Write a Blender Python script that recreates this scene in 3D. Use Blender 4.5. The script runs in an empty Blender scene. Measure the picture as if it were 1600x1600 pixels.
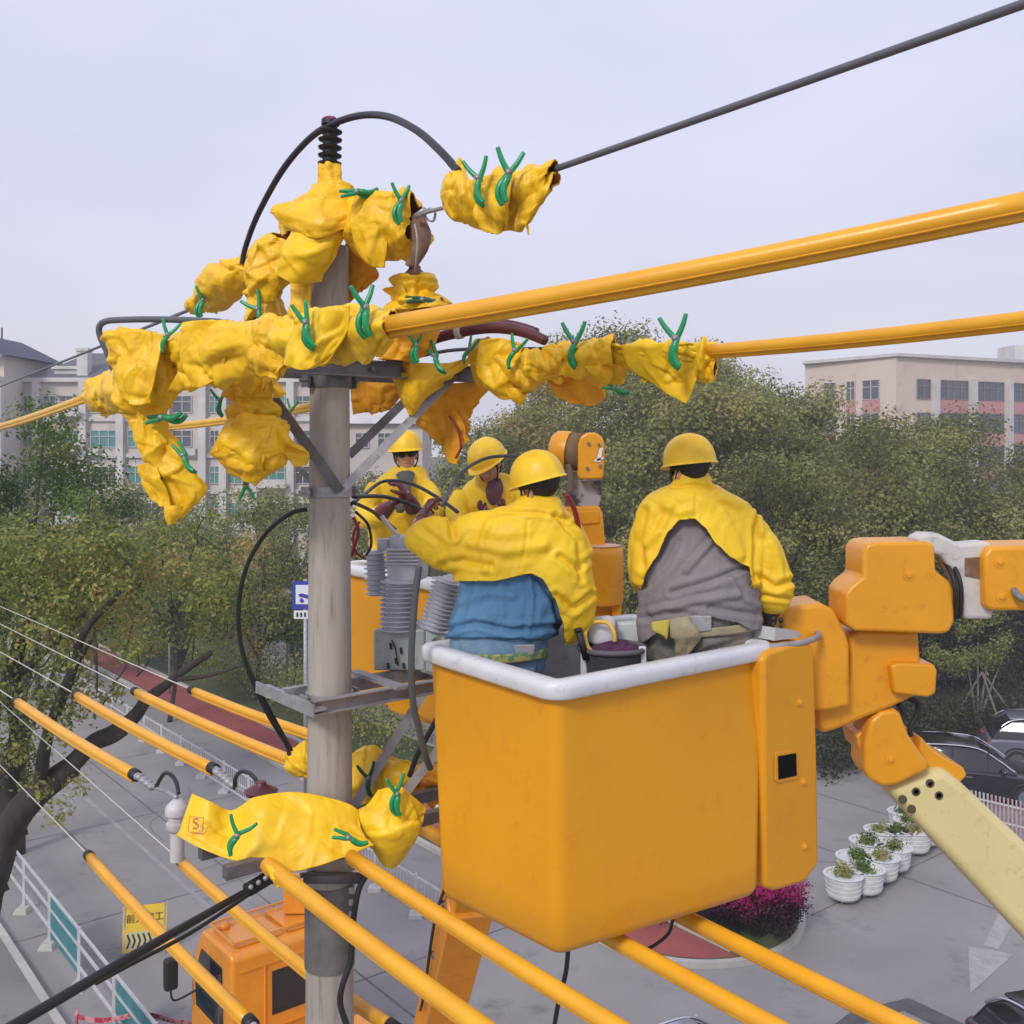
import bpy, bmesh, math, random
import numpy as np
from mathutils import Vector, Matrix, noise, Euler
R = math.radians
scn = bpy.context.scene
COL = scn.collection
# ---------------------------------------------------------------- camera
H = 10.7          # height of the lens above the road
F = 1600.0        # focal length in photo pixels
cam_d = bpy.data.cameras.new('camera'); cam = bpy.data.objects.new('camera', cam_d); COL.objects.link(cam)
cam.location = (0, 0, H); cam.rotation_euler = (R(90), 0, 0)
cam_d.sensor_width = 36; cam_d.lens = 36.0; cam_d.shift_y = -100/1600; cam_d.clip_start = .05; cam_d.clip_end = 1500
scn.camera = cam
# ---------------------------------------------------------------- world and sun
SUN_EL, SUN_AZ = R(37), R(205)    # high sun behind the camera, veiled by cloud
w = bpy.data.worlds.new('World'); scn.world = w; w.use_nodes = True
nt = w.node_tree; nt.nodes.clear()
wo = nt.nodes.new('ShaderNodeOutputWorld'); add = nt.nodes.new('ShaderNodeAddShader')
b1 = nt.nodes.new('ShaderNodeBackground'); b2 = nt.nodes.new('ShaderNodeBackground')
sky = nt.nodes.new('ShaderNodeTexSky'); sky.sky_type = 'NISHITA'; sky.sun_disc = False
sky.sun_elevation = SUN_EL; sky.sun_rotation = SUN_AZ; sky.air_density = 1.0; sky.dust_density = 3.0
b1.inputs[1].default_value = .012
nt.links.new(sky.outputs[0], b1.inputs[0])
tc = nt.nodes.new('ShaderNodeTexCoord'); sx = nt.nodes.new('ShaderNodeSeparateXYZ')
nt.links.new(tc.outputs['Generated'], sx.inputs[0])
rp = nt.nodes.new('ShaderNodeValToRGB'); nt.links.new(sx.outputs[2], rp.inputs[0])
e = rp.color_ramp.elements
e[0].position = 0.0; e[0].color = (.64, .63, .70, 1); e[1].position = .55; e[1].color = (.62, .635, .81, 1)
m1 = e.new(.10); m1.color = (.63, .63, .735, 1)
m2 = e.new(.28); m2.color = (.64, .65, .81, 1)
nz = nt.nodes.new('ShaderNodeTexNoise'); nz.inputs['Scale'].default_value = 2.2; nz.inputs['Detail'].default_value = 3; nz.inputs['Roughness'].default_value = .45
mp = nt.nodes.new('ShaderNodeMapping'); mp.inputs['Scale'].default_value = (1, 1, 3)
nt.links.new(tc.outputs['Generated'], mp.inputs[0]); nt.links.new(mp.outputs[0], nz.inputs[0])
r2 = nt.nodes.new('ShaderNodeValToRGB'); nt.links.new(nz.outputs[0], r2.inputs[0])
r2.color_ramp.elements[0].position = .3; r2.color_ramp.elements[0].color = (.90, .905, .93, 1)
r2.color_ramp.elements[1].position = .7; r2.color_ramp.elements[1].color = (1.06, 1.05, 1.03, 1)
mx = nt.nodes.new('ShaderNodeMix'); mx.data_type = 'RGBA'; mx.blend_type = 'MULTIPLY'; mx.inputs[0].default_value = 1
nt.links.new(rp.outputs[0], mx.inputs[6]); nt.links.new(r2.outputs[0], mx.inputs[7])
nt.links.new(mx.outputs[2], b2.inputs[0]); b2.inputs[1].default_value = 1.13
nt.links.new(b1.outputs[0], add.inputs[0]); nt.links.new(b2.outputs[0], add.inputs[1]); nt.links.new(add.outputs[0], wo.inputs[0])
sd = bpy.data.lights.new('sun', 'SUN'); so = bpy.data.objects.new('sun', sd); COL.objects.link(so)
sd.energy = 2.0; sd.angle = R(14); sd.color = (1, .96, .9)
# direction towards the sun: azimuth measured so that it stands behind the camera, a little to the left
sv = Vector((math.sin(R(-28))*math.cos(SUN_EL), -math.cos(R(-28))*math.cos(SUN_EL), math.sin(SUN_EL)))
so.rotation_euler = sv.to_track_quat('Z', 'Y').to_euler(); so.location = (0, 0, 60)
scn.view_settings.view_transform = 'Standard'; scn.view_settings.look = 'None'
scn.view_settings.exposure = 0.0; scn.view_settings.gamma = 1.0; scn.view_settings.use_curve_mapping = False

# ---------------------------------------------------------------- helpers
DZ = [0.0]
def P(px, py, d): d += DZ[0]; return Vector(((px-800)/F*d, d, H-(py-700)/F*d))
U = Vector((-.625, .78, 0)).normalized()       # along the street and the lines, going away
V = Vector((.78, .625, 0)).normalized()        # across the street
def SV(s, v, z=0): return U*s + V*v + Vector((0, 0, z))
def G(px, py, z=0):
    d = (H-z)*F/(py-700); return Vector(((px-800)/F*d, d, z))
ORG = {}
def tag(o, label=None, cat=None, group=None, kind=None):
    if label: o['label'] = label
    if cat: o['category'] = cat
    if group: o['group'] = group
    if kind: o['kind'] = kind
    return o
def thing(name, label, cat, loc, group=None):
    o = bpy.data.objects.new(name, None); COL.objects.link(o); o.location = loc; o.empty_display_size = .1
    ORG[o.name] = Vector(loc); return tag(o, label, cat, group)
def catmull(pts, m):
    out = []; n = len(pts)
    if n == 2:
        return [[a+(b-a)*i/m for a, b in zip(pts[0], pts[1])] for i in range(m+1)]
    for i in range(n-1):
        p0 = pts[max(i-1, 0)]; p1 = pts[i]; p2 = pts[i+1]; p3 = pts[min(i+2, n-1)]
        for k in range(m):
            t = k/m
            out.append([.5*((2*b)+(-a+c)*t+(2*a-5*b+4*c-d)*t*t+(-a+3*b-3*c+d)*t*t*t) for a, b, c, d in zip(p0, p1, p2, p3)])
    out.append(list(pts[-1])); return out
def pleats(X, Y, seed, lx, ly, n, amp, per=0, along=.5):
    """sharp straight ridges and grooves scattered over a sheet of lx by ly metres; returns heights"""
    rg = np.random.default_rng(seed*7+1); out = np.zeros_like(X)
    for i in range(n):
        x0, y0 = rg.uniform(0, lx), rg.uniform(0, ly); L = rg.uniform(.08, .26); an = rg.normal()*along
        if i % 4 == 3: an += 1.3
        dx, dy = math.cos(an)*L, math.sin(an)*L; w_ = rg.uniform(.007, .022); am = amp*rg.uniform(.4, 1.1)*(1 if i % 2 else -1)
        for o_ in ((0, per, -per) if per else (0,)):
            ex, ey = X-x0, Y-y0-o_; t_ = np.clip((ex*dx+ey*dy)/(L*L), 0, 1); ds = np.hypot(ex-dx*t_, ey-dy*t_); sg = np.sign(ex*dy-ey*dx)
            w2 = w_*np.where(sg > 0, 1, 3.2); out += am*np.maximum(0, 1-ds/w2)*np.sin(np.pi*np.clip(t_*.8+.1, 0, 1))
    return out
class MB:
    def __init__(s): s.v = []; s.f = []; s.mi = []; s.cur = 0
    def add(s, vs, fs):
        o = len(s.v); s.v += [Vector(v) for v in vs]
        for f in fs: s.f.append([i+o for i in f]); s.mi.append(s.cur)
        return s
    def box(s, c, size, M=None, taper=1.0):
        x, y, z = [q/2 for q in size]; M = M or Matrix(); c = Vector(c)
        vs = [c + (M.to_3x3() @ Vector((a*x*(taper if e > 0 else 1), b*y*(taper if e > 0 else 1), e*z))) for e in (-1, 1) for a, b in ((-1, -1), (1, -1), (1, 1), (-1, 1))]
        return s.add(vs, [(3, 2, 1, 0), (4, 5, 6, 7), (0, 1, 5, 4), (1, 2, 6, 5), (2, 3, 7, 6), (3, 0, 4, 7)])
    def bar(s, a, b, wd, hg, up=(0, 0, 1)):
        a = Vector(a); b = Vector(b); t = (b-a).normalized(); sd_ = t.cross(Vector(up))
        if sd_.length < 1e-4: sd_ = t.cross(Vector((1, 0, 0)))
        sd_.normalize(); u = sd_.cross(t)
        vs = [q + sd_*(i*wd/2) + u*(j*hg/2) for q in (a, b) for i, j in ((-1, -1), (1, -1), (1, 1), (-1, 1))]
        return s.add(vs, [(3, 2, 1, 0), (4, 5, 6, 7), (0, 1, 5, 4), (1, 2, 6, 5), (2, 3, 7, 6), (3, 0, 4, 7)])
    def cyl(s, a, b, r0, r1=None, n=20): return s.tube([a, b], [r0, r1 if r1 is not None else r0], n)
    def tube(s, pts, r, n=12, cap=True, flat=1.0):
        pts = [Vector(p) for p in pts]; rs = r if isinstance(r, (list, tuple)) else [r]*len(pts)
        N = len(pts); vs = []; prev = None
        for i, p in enumerate(pts):
            t = (pts[min(i+1, N-1)]-pts[max(i-1, 0)])
            t = t.normalized() if t.length > 1e-9 else Vector((0, 0, 1))
            if prev is None:
                a = t.cross(Vector((0, 0, 1)));
                if a.length < .05: a = t.cross(Vector((1, 0, 0)))
            else: a = prev - t*prev.dot(t)
            a.normalize(); prev = a; b = t.cross(a)
            for k in range(n):
                th = 2*math.pi*k/n; vs.append(p + a*(math.cos(th)*rs[i]) + b*(math.sin(th)*rs[i]*flat))
        fs = []
        for i in range(N-1):
            for k in range(n):
                k2 = (k+1) % n; fs.append((i*n+k, i*n+k2, (i+1)*n+k2, (i+1)*n+k))
        if cap: fs.append(tuple(range(n-1, -1, -1))); fs.append(tuple((N-1)*n+k for k in range(n)))
        return s.add(vs, fs)
    def ptube(s, pts, r, n=10, m=8, cap=True):      # smooth tube through points of (vec) or (px,py,d) tuples
        pp = [list(p) if isinstance(p, Vector) else list(P(*p)) for p in pts]
        q = catmull(pp, m)
        rr = r if not isinstance(r, (list, tuple)) else [a[0] for a in catmull([[x] for x in r], m)]
        return s.tube([Vector(a) for a in q], rr, n, cap)
    def prism(s, outline, ext):
        n = len(outline); o = [Vector(p) for p in outline]; ext = Vector(ext)
        return s.add(o + [p+ext for p in o], [tuple(range(n-1, -1, -1)), tuple(range(n, 2*n))] + [(i, (i+1) % n, n+(i+1) % n, n+i) for i in range(n)])
    def lathe(s, base, axis, prof, n=24):            # prof: (height, radius)
        axis = Vector(axis).normalized(); base = Vector(base)
        a = axis.cross(Vector((1, 0, 0)));
        if a.length < .1: a = axis.cross(Vector((0, 1, 0)))
        a.normalize(); b = axis.cross(a); vs = []; fs = []
        for h, r in prof:
            for k in range(n):
                th = 2*math.pi*k/n; vs.append(base+axis*h+(a*math.cos(th)+b*math.sin(th))*r)
        for i in range(len(prof)-1):
            for k in range(n):
                k2 = (k+1) % n; fs.append((i*n+k, i*n+k2, (i+1)*n+k2, (i+1)*n+k))
        fs.append(tuple(range(n-1, -1, -1))); fs.append(tuple((len(prof)-1)*n+k for k in range(n)))
        return s.add(vs, fs)
    def ell(s, c, r, M=None, nu=16, nv=10):
        M = M.to_3x3() if M else Matrix.Identity(3); c = Vector(c); vs = []; fs = []
        for i in range(1, nv):
            ph = math.pi*i/nv
            for k in range(nu):
                th = 2*math.pi*k/nu
                vs.append(c + M @ Vector((r[0]*math.sin(ph)*math.cos(th), r[1]*math.sin(ph)*math.sin(th), r[2]*math.cos(ph))))
        vs += [c + M @ Vector((0, 0, r[2])), c - M @ Vector((0, 0, r[2]))]; T = len(vs)-2
        for i in range(nv-2):
            for k in range(nu):
                k2 = (k+1) % nu; fs.append((i*nu+k, (i+1)*nu+k, (i+1)*nu+k2, i*nu+k2))
        for k in range(nu):
            k2 = (k+1) % nu; fs.append((T, k, k2)); fs.append((T+1, (nv-2)*nu+k2, (nv-2)*nu+k))
        return s.add(vs, fs)
    def loft(s, secs, n=28, m=6, cap=True, wr=0, seed=0, gather=0, hem=None, fs_=7.0, rnd=True, pinch=0, flare=0, plt=0, npl=26):
        """secs: (x1,y1,x2,y2,d,k): silhouette ends in photo pixels at depth d; k = depth half-axis / half-width"""
        q = catmull([list(a) for a in secs], m); N = len(q)
        if rnd and cap:      # rounded ends
            def shr(a, b, f, g):
                cx, cy = (a[0]+a[2])/2, (a[1]+a[3])/2; bx, by = (b[0]+b[2])/2, (b[1]+b[3])/2
                ox, oy = cx-bx, cy-by; L = math.hypot(ox, oy) or 1; hw = math.hypot(a[2]-a[0], a[3]-a[1])/2*.35*g
                ox, oy = ox/L*hw, oy/L*hw
                return [cx+(a[0]-cx)*f+ox, cy+(a[1]-cy)*f+oy, cx+(a[2]-cx)*f+ox, cy+(a[3]-cy)*f+oy, a[4], a[5]]
            q = [shr(q[0], q[1], .45, 1), shr(q[0], q[1], .82, .6)] + q + [shr(q[-1], q[-2], .82, .6), shr(q[-1], q[-2], .45, 1)]
            N = len(q)
        wid = [math.hypot(a[2]-a[0], a[3]-a[1])*a[4]/F for a in q]; wmax = max(wid)
        cen = [(P(a[0], a[1], a[4])+P(a[2], a[3], a[4]))/2 for a in q]
        acc = [0.0]
        for i in range(1, N): acc.append(acc[-1]+(cen[i]-cen[i-1]).length)
        vs = []
        def pt(t, th):
            i = min(int(t), N-2); f = t-i; a = [x+(y-x)*f for x, y in zip(q[i], q[i+1])]
            A = P(a[0], a[1], a[4]); B = P(a[2], a[3], a[4]); c = (A+B)/2; h = (B-A)/2
            tan = (cen[min(i+1, N-1)]-cen[i]).normalized() if (cen[min(i+1, N-1)]-cen[i]).length > 1e-6 else Vector((0, 0, 1))
            dp = h.cross(tan)
            dp = Vector((0, 1, 0)) if dp.length < 1e-6 else dp.normalized()
            if dp.y < 0: dp = -dp
            dp = (dp + Vector((0, 1.2, 0))).normalized()
            r = 1.0
            if gather:
                w_ = wid[i]/wmax; r += gather*(1-w_*.75)*(math.cos(th*9+2*noise.noise(Vector((t*.2, seed, 0))))*.6 + noise.noise(Vector((math.cos(th)*3, math.sin(th)*3, t*.08+seed)))*.9)
            if flare:
                L0 = min(acc[i], acc[-1]-acc[i]); r += flare*max(0, 1-L0/.11)*(kuhn(Vector((math.cos(th)*2.1+seed, math.sin(th)*2.1, seed*.7)))*1.0+.25)
            pz_ = 1-pinch*max(0, math.cos(th))**1.3
            p = c + h*math.cos(th)*r + dp*(h.length*a[5]*math.sin(th)*pz_)*r
            if wr:
                nrm = (h.normalized()*math.cos(th)+dp*math.sin(th)); p = p + nrm*(wr*crease(p*fs_, seed))
            return p
        for i in range(N):
            for k in range(n):
                th = 2*math.pi*k/n
                t = i*(1 if not hem else hem(th)); vs.append(pt(t, th))
        if plt:
            per = math.pi*sum(wid)/N; T = np.repeat(np.array(acc), n).reshape(N, n); A = np.tile(np.arange(n)/n*per, (N, 1))
            hh = pleats(T, A, seed, acc[-1], per, npl, plt, per).ravel()
            for i in range(N):
                for k in range(n):
                    v = vs[i*n+k]; vs[i*n+k] = v+(v-cen[i]).normalized()*hh[i*n+k]
        fs = []
        for i in range(N-1):
            for k in range(n):
                k2 = (k+1) % n; fs.append((i*n+k, i*n+k2, (i+1)*n+k2, (i+1)*n+k))
        j = (N//2-1)*n; c_ = sum((vs[j+k] for k in range(n)), Vector())/n; nn_ = (vs[j+1]-vs[j]).cross(vs[j+n]-vs[j])
        if nn_.dot(vs[j]-c_) < 0: fs = [f[::-1] for f in fs]
        if cap: fs.append(tuple(range(n-1, -1, -1))); fs.append(tuple((N-1)*n+k for k in range(n)))
        return s.add(vs, fs)
    def sheet(s, rows, m=8, wr=0, seed=0, fs_=7.0, plt=0, npl=10):
        """rows of (px,py,d): smooth surface through the control grid, creased"""
        R_ = [catmull([list(P(*p)) for p in r], m) for r in rows]
        cols = [catmull([R_[j][i] for j in range(len(R_))], m) for i in range(len(R_[0]))]
        nr = len(cols[0]); nc = len(cols)
        pts = [[Vector(cols[i][j]) for i in range(nc)] for j in range(nr)]
        lx = (pts[0][-1]-pts[0][0]).length+.02; ly = (pts[-1][0]-pts[0][0]).length+.02; hh = None
        if plt: hh = pleats(np.tile(np.linspace(0, lx, nc), (nr, 1)), np.repeat(np.linspace(0, ly, nr), nc).reshape(nr, nc), seed, lx, ly, npl, plt, 0, 1.2)
        out = []
        for j in range(nr):
            for i in range(nc):
                p = pts[j][i]
                du = pts[j][min(i+1, nc-1)]-pts[j][max(i-1, 0)]; dv = pts[min(j+1, nr-1)][i]-pts[max(j-1, 0)][i]
                nm = du.cross(dv); nm = nm.normalized() if nm.length > 1e-9 else Vector((0, -1, 0))
                if nm.y > 0: nm = -nm
                out.append(p + nm*(wr*crease(p*fs_, seed)+(hh[j, i] if plt else 0)))
        a = (pts[0][-1]-pts[0][0]).cross(pts[-1][0]-pts[0][0])
        fl = a.y > 0
        fs = []
        for j in range(nr-1):
            for i in range(nc-1):
                f = (j*nc+i, j*nc+i+1, (j+1)*nc+i+1, (j+1)*nc+i); fs.append(f[::-1] if fl else f)
        return s.add(out, fs)
    def build(s, name, mat, parent=None, smooth=True, bevel=0, seg=2, solid=0, inner=None, sub=0, remesh=0, post=None, sm=0, loc=None, angle=None, keep=False):
        me = bpy.data.meshes.new(name)
        if loc is None:
            if parent is not None: loc = ORG[parent.name]
            else:
                xs = [v.x for v in s.v]; ys = [v.y for v in s.v]; zs = [v.z for v in s.v]
                loc = Vector(((min(xs)+max(xs))/2, (min(ys)+max(ys))/2, min(zs)))
        loc = Vector(loc)
        me.from_pydata([tuple(v-loc) for v in s.v], [], s.f)
        mats = mat if isinstance(mat, (list, tuple)) else [mat]
        for m_ in mats: me.materials.append(m_)
        if len(mats) > 1: me.polygons.foreach_set('material_index', s.mi)
        me.validate(); me.update()
        bm = bmesh.new(); bm.from_mesh(me)
        if not keep: bmesh.ops.recalc_face_normals(bm, faces=bm.faces)
        bm.to_mesh(me); bm.free()
        if smooth:
            me.polygons.foreach_set('use_smooth', [True]*len(me.polygons))
        o = bpy.data.objects.new(name, me); COL.objects.link(o); ORG[o.name] = loc
        if parent is not None: o.parent = parent; o.location = loc-ORG[parent.name]
        else: o.location = loc
        if remesh:
            md = o.modifiers.new('r', 'REMESH'); md.mode = 'VOXEL'; md.voxel_size = remesh
            if sm: m2_ = o.modifiers.new('s', 'SMOOTH'); m2_.iterations = sm; m2_.factor = .6
            bake(o, mats, post)
        if solid:
            md = o.modifiers.new('t', 'SOLIDIFY'); md.thickness = solid; md.offset = 0
            if inner: me.materials.append(inner); md.material_offset = 1
        if bevel:
            md = o.modifiers.new('b', 'BEVEL'); md.width = bevel; md.segments = seg; md.limit_method = 'ANGLE'; md.angle_limit = R(35); md.harden_normals = False
        if sub: md = o.modifiers.new('u', 'SUBSURF'); md.levels = sub; md.render_levels = sub
        if smooth and (bevel or angle):
            try: me.set_sharp_from_angle(angle=R(angle or 40))
            except Exception: pass
        return o
def hemcut(o, hem):
    """trim a baked garment along a curve given in photo pixels, pulling the cut edge onto the curve"""
    me = o.data; org = ORG[o.name]; bm = bmesh.new(); bm.from_mesh(me); below = {}
    for v in bm.verts:
        w_ = v.co+org; px = 800+w_.x/w_.y*F; py = 700-(w_.z-H)/w_.y*F; h = interp(hem, px)
        if py > h: below[v] = Vector((v.co.x, v.co.y, H-(h-700)/F*w_.y-org.z))
    kill = [f for f in bm.faces if all(v in below for v in f.verts)]; keep = set(v for f in bm.faces if not all(x in below for x in f.verts) for v in f.verts)
    for v in keep:
        if v in below and (below[v]-v.co).length < .05: v.co = below[v]
    bmesh.ops.delete(bm, geom=kill, context='FACES')
    bmesh.ops.delete(bm, geom=[v for v in bm.verts if not v.link_faces], context='VERTS')
    bm.to_mesh(me); bm.free(); me.update()
def interp(c, x):
    if x <= c[0][0]: return c[0][1]
    for (a, b), (c_, d) in zip(c, c[1:]):
        if x <= c_: t_ = (x-a)/(c_-a); t_ = t_*t_*(3-2*t_)*.5+t_*.5; return b+(d-b)*t_
    return c[-1][1]
def bake(o, mats, post=None):
    dg = bpy.context.evaluated_depsgraph_get(); dg.update()
    ev = o.evaluated_get(dg); me = bpy.data.meshes.new_from_object(ev, depsgraph=dg)
    o.modifiers.clear(); old = o.data; o.data = me; me.name = old.name
    me.materials.clear()
    for m_ in mats: me.materials.append(m_)
    me.polygons.foreach_set('material_index', [0]*len(me.polygons))
    me.polygons.foreach_set('use_smooth', [True]*len(me.polygons))
    if post:
        org = ORG[o.name]; ns = [v.normal.copy() for v in me.vertices]
        for v, n_ in zip(me.vertices, ns): v.co = post(v.co+org, n_)-org
    me.update()
_rc = random.Random(99); LAT = [_rc.uniform(-1, 1) for _ in range(4096)]
ROT = [Euler((_rc.uniform(0, 6), _rc.uniform(0, 6), _rc.uniform(0, 6))).to_matrix() for _ in range(6)]
def kuhn(p):
    """piecewise linear lattice noise: flat facets meeting in straight folds"""
    x, y, z = p; i, j, k = math.floor(x), math.floor(y), math.floor(z); c = [(x-i, 0), (y-j, 1), (z-k, 2)]; c.sort(reverse=True)
    q = [i, j, k]; h = lambda q: LAT[(q[0]*73856093 ^ q[1]*19349663 ^ q[2]*83492791) & 4095]
    v = h(q); s = v
    for f, ax in c: q[ax] += 1; w_ = h(q); s += (w_-v)*f; v = w_
    return s
def crease(p, seed=0):
    """a stiff sheet that has been bunched up: big flat facets, smaller folds, a little softness"""
    p = p + Vector((seed*3.17, seed*1.3, -seed*2.1)); q = p + noise.noise_vector(p*.35)*.7
    def k(m, f, sq):
        v = ROT[m] @ q; return kuhn(Vector((v.x*f, v.y*f, v.z*f*sq)))
    A = k(seed % 3, .75, .35); B = k((seed+1) % 3+3, 1.35, .3); C = k((seed+2) % 6, 2.3, .35)
    return .85*A+.62*(abs(B)*1.6-.5)+.22*C
def folds(base, lines):
    """seams and pulled folds: lines of (photo pixel polyline, half width px, depth m; negative = groove)"""
    def f(p, n):
        q = base(p, n) if base else p
        if n.y > .25: return q
        px = 800+p.x/p.y*F; py = 700-(p.z-H)/p.y*F; s = 0
        for pl, w_, am in lines:
            best = 1e9
            for (x0, y0), (x1, y1) in zip(pl, pl[1:]):
                dx, dy = x1-x0, y1-y0; t_ = max(0, min(1, ((px-x0)*dx+(py-y0)*dy)/(dx*dx+dy*dy))); best = min(best, math.hypot(px-x0-dx*t_, py-y0-dy*t_))
            if best < w_*3: s += am*math.exp(-(best/w_)**2)-am*.45*math.exp(-((best-w_*1.7)/w_)**2)
        return q+n*s
    return f
def wrinkle(amp, sc=8, seed=0, stretch=(1, 1, .5)):
    def f(p, n): q = Vector((p.x*stretch[0], p.y*stretch[1], p.z*stretch[2]))*sc; return p + n*(amp*(crease(q, seed)-.1))
    return f

# ---------------------------------------------------------------- materials
MATS = {}
def mat(name, c, rough=.6, metal=0, c2=None, ns=3.0, nd=5, bump=0, bs=40, lo=.35, hi=.65, coat=0, c3=None, ns3=20, spec=.5, stretch=(1, 1, 1), trans=0, crump=0, cs=7):
    if name in MATS: return MATS[name]
    m = bpy.data.materials.new(name); m.use_nodes = True; t = m.node_tree; bs_ = t.nodes['Principled BSDF']
    bs_.inputs['Base Color'].default_value = (*c, 1); bs_.inputs['Roughness'].default_value = rough; bs_.inputs['Metallic'].default_value = metal
    bs_.inputs['Specular IOR Level'].default_value = spec
    if coat: bs_.inputs['Coat Weight'].default_value = coat; bs_.inputs['Coat Roughness'].default_value = .15
    if trans: bs_.inputs['Transmission Weight'].default_value = trans
    tcn = t.nodes.new('ShaderNodeTexCoord'); mpn = t.nodes.new('ShaderNodeMapping'); mpn.inputs['Scale'].default_value = stretch
    t.links.new(tcn.outputs['Object'], mpn.inputs[0]); co = mpn.outputs[0]
    col = None
    if c2:
        n1 = t.nodes.new('ShaderNodeTexNoise'); n1.inputs['Scale'].default_value = ns; n1.inputs['Detail'].default_value = nd; n1.inputs['Roughness'].default_value = .6
        t.links.new(co, n1.inputs[0]); r = t.nodes.new('ShaderNodeValToRGB'); t.links.new(n1.outputs[0], r.inputs[0])
        r.color_ramp.elements[0].position = lo; r.color_ramp.elements[0].color = (*c, 1); r.color_ramp.elements[1].position = hi; r.color_ramp.elements[1].color = (*c2, 1)
        col = r.outputs[0]
    if c3:
        n3 = t.nodes.new('ShaderNodeTexNoise'); n3.inputs['Scale'].default_value = ns3; n3.inputs['Detail'].default_value = 8; n3.inputs['Roughness'].default_value = .7
        t.links.new(co, n3.inputs[0]); r3 = t.nodes.new('ShaderNodeValToRGB'); t.links.new(n3.outputs[0], r3.inputs[0])
        r3.color_ramp.elements[0].position = .56; r3.color_ramp.elements[0].color = (0, 0, 0, 1); r3.color_ramp.elements[1].position = .72; r3.color_ramp.elements[1].color = (1, 1, 1, 1)
        mxn = t.nodes.new('ShaderNodeMix'); mxn.data_type = 'RGBA'; t.links.new(r3.outputs[0], mxn.inputs[0])
        if col: t.links.new(col, mxn.inputs[6])
        else: mxn.inputs[6].default_value = (*c, 1)
        mxn.inputs[7].default_value = (*c3, 1); col = mxn.outputs[2]
    if col: t.links.new(col, bs_.inputs['Base Color'])
    if bump:
        n2 = t.nodes.new('ShaderNodeTexNoise'); n2.inputs['Scale'].default_value = bs; n2.inputs['Detail'].default_value = 6; t.links.new(co, n2.inputs[0])
        bp = t.nodes.new('ShaderNodeBump'); bp.inputs['Strength'].default_value = bump; bp.inputs['Distance'].default_value = .01
        t.links.new(n2.outputs[0], bp.inputs['Height']); t.links.new(bp.outputs[0], bs_.inputs['Normal'])
    if crump:
        nd_ = t.nodes.new('ShaderNodeTexNoise'); nd_.inputs['Scale'].default_value = cs*.6; nd_.inputs['Detail'].default_value = 2; t.links.new(co, nd_.inputs[0])
        vm = t.nodes.new('ShaderNodeVectorMath'); vm.operation = 'SCALE'; vm.inputs['Scale'].default_value = .25; t.links.new(nd_.outputs['Color'], vm.inputs[0])
        va = t.nodes.new('ShaderNodeVectorMath'); t.links.new(co, va.inputs[0]); t.links.new(vm.outputs[0], va.inputs[1]); prev = None
        for k, (sc_, st_) in enumerate(((cs, 1.0), (cs*2.3, .45), (cs*5, .16))):
            vo = t.nodes.new('ShaderNodeTexVoronoi'); vo.inputs['Scale'].default_value = sc_; t.links.new(va.outputs[0], vo.inputs['Vector'])
            b3 = t.nodes.new('ShaderNodeBump'); b3.inputs['Strength'].default_value = crump; b3.inputs['Distance'].default_value = .055*st_*7/cs
            t.links.new(vo.outputs['Distance'], b3.inputs['Height'])
            if prev: t.links.new(prev.outputs[0], b3.inputs['Normal'])
            prev = b3
        t.links.new(prev.outputs[0], bs_.inputs['Normal'])
    MATS[name] = m; return m
def leafmat(name, cols, rough=.65):
    m = bpy.data.materials.new(name); m.use_nodes = True; t = m.node_tree; b = t.nodes['Principled BSDF']
    a = t.nodes.new('ShaderNodeAttribute'); a.attribute_name = 'tint'; r = t.nodes.new('ShaderNodeValToRGB'); t.links.new(a.outputs['Fac'], r.inputs[0])
    r.color_ramp.elements[0].color = (*cols[0], 1); r.color_ramp.elements[1].color = (*cols[-1], 1)
    for i, c in enumerate(cols[1:-1]): e_ = r.color_ramp.elements.new((i+1)/(len(cols)-1)); e_.color = (*c, 1)
    t.links.new(r.outputs[0], b.inputs['Base Color']); b.inputs['Roughness'].default_value = rough; b.inputs['Specular IOR Level'].default_value = .3
    tr = t.nodes.new('ShaderNodeBsdfTranslucent'); t.links.new(r.outputs[0], tr.inputs[0]); ms = t.nodes.new('ShaderNodeMixShader'); ms.inputs[0].default_value = .35
    out = t.nodes['Material Output']; t.links.new(b.outputs[0], ms.inputs[1]); t.links.new(tr.outputs[0], ms.inputs[2]); t.links.new(ms.outputs[0], out.inputs[0])
    MATS[name] = m; return m
BLK = mat('blanket_yellow', (.92, .565, .012), .42, c2=(.85, .475, .012), ns=7, bump=.35, bs=28, c3=(.70, .33, .012), ns3=9, spec=.4, crump=.26, cs=5)
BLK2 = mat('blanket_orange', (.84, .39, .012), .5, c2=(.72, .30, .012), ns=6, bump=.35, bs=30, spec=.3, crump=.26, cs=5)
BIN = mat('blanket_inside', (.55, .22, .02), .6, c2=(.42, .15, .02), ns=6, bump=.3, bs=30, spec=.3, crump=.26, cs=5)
BLKL = mat('blanket_lemon', (.93, .60, .012), .44, c2=(.84, .50, .012), ns=6, bump=.3, bs=26, spec=.4, crump=.17, cs=4)
TUBE = mat('line_cover_plastic', (.86, .43, .02), .32, c2=(.78, .36, .02), ns=4, spec=.5, bump=.05, bs=60)
TUBE2 = mat('aged_line_cover_plastic', (.80, .45, .04), .35, c2=(.70, .37, .04), ns=5, spec=.5, bump=.08, bs=60)
BKT = mat('bucket_fibreglass', (.76, .335, .008), .38, c2=(.72, .305, .008), ns=1.3, bump=.06, bs=9, c3=(.70, .265, .012), ns3=7, spec=.45)
ORG_ = mat('orange_cover', (.78, .34, .010), .34, c2=(.73, .31, .010), ns=3, bump=.06, bs=14, c3=(.62, .22, .012), ns3=12, spec=.5)
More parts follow.
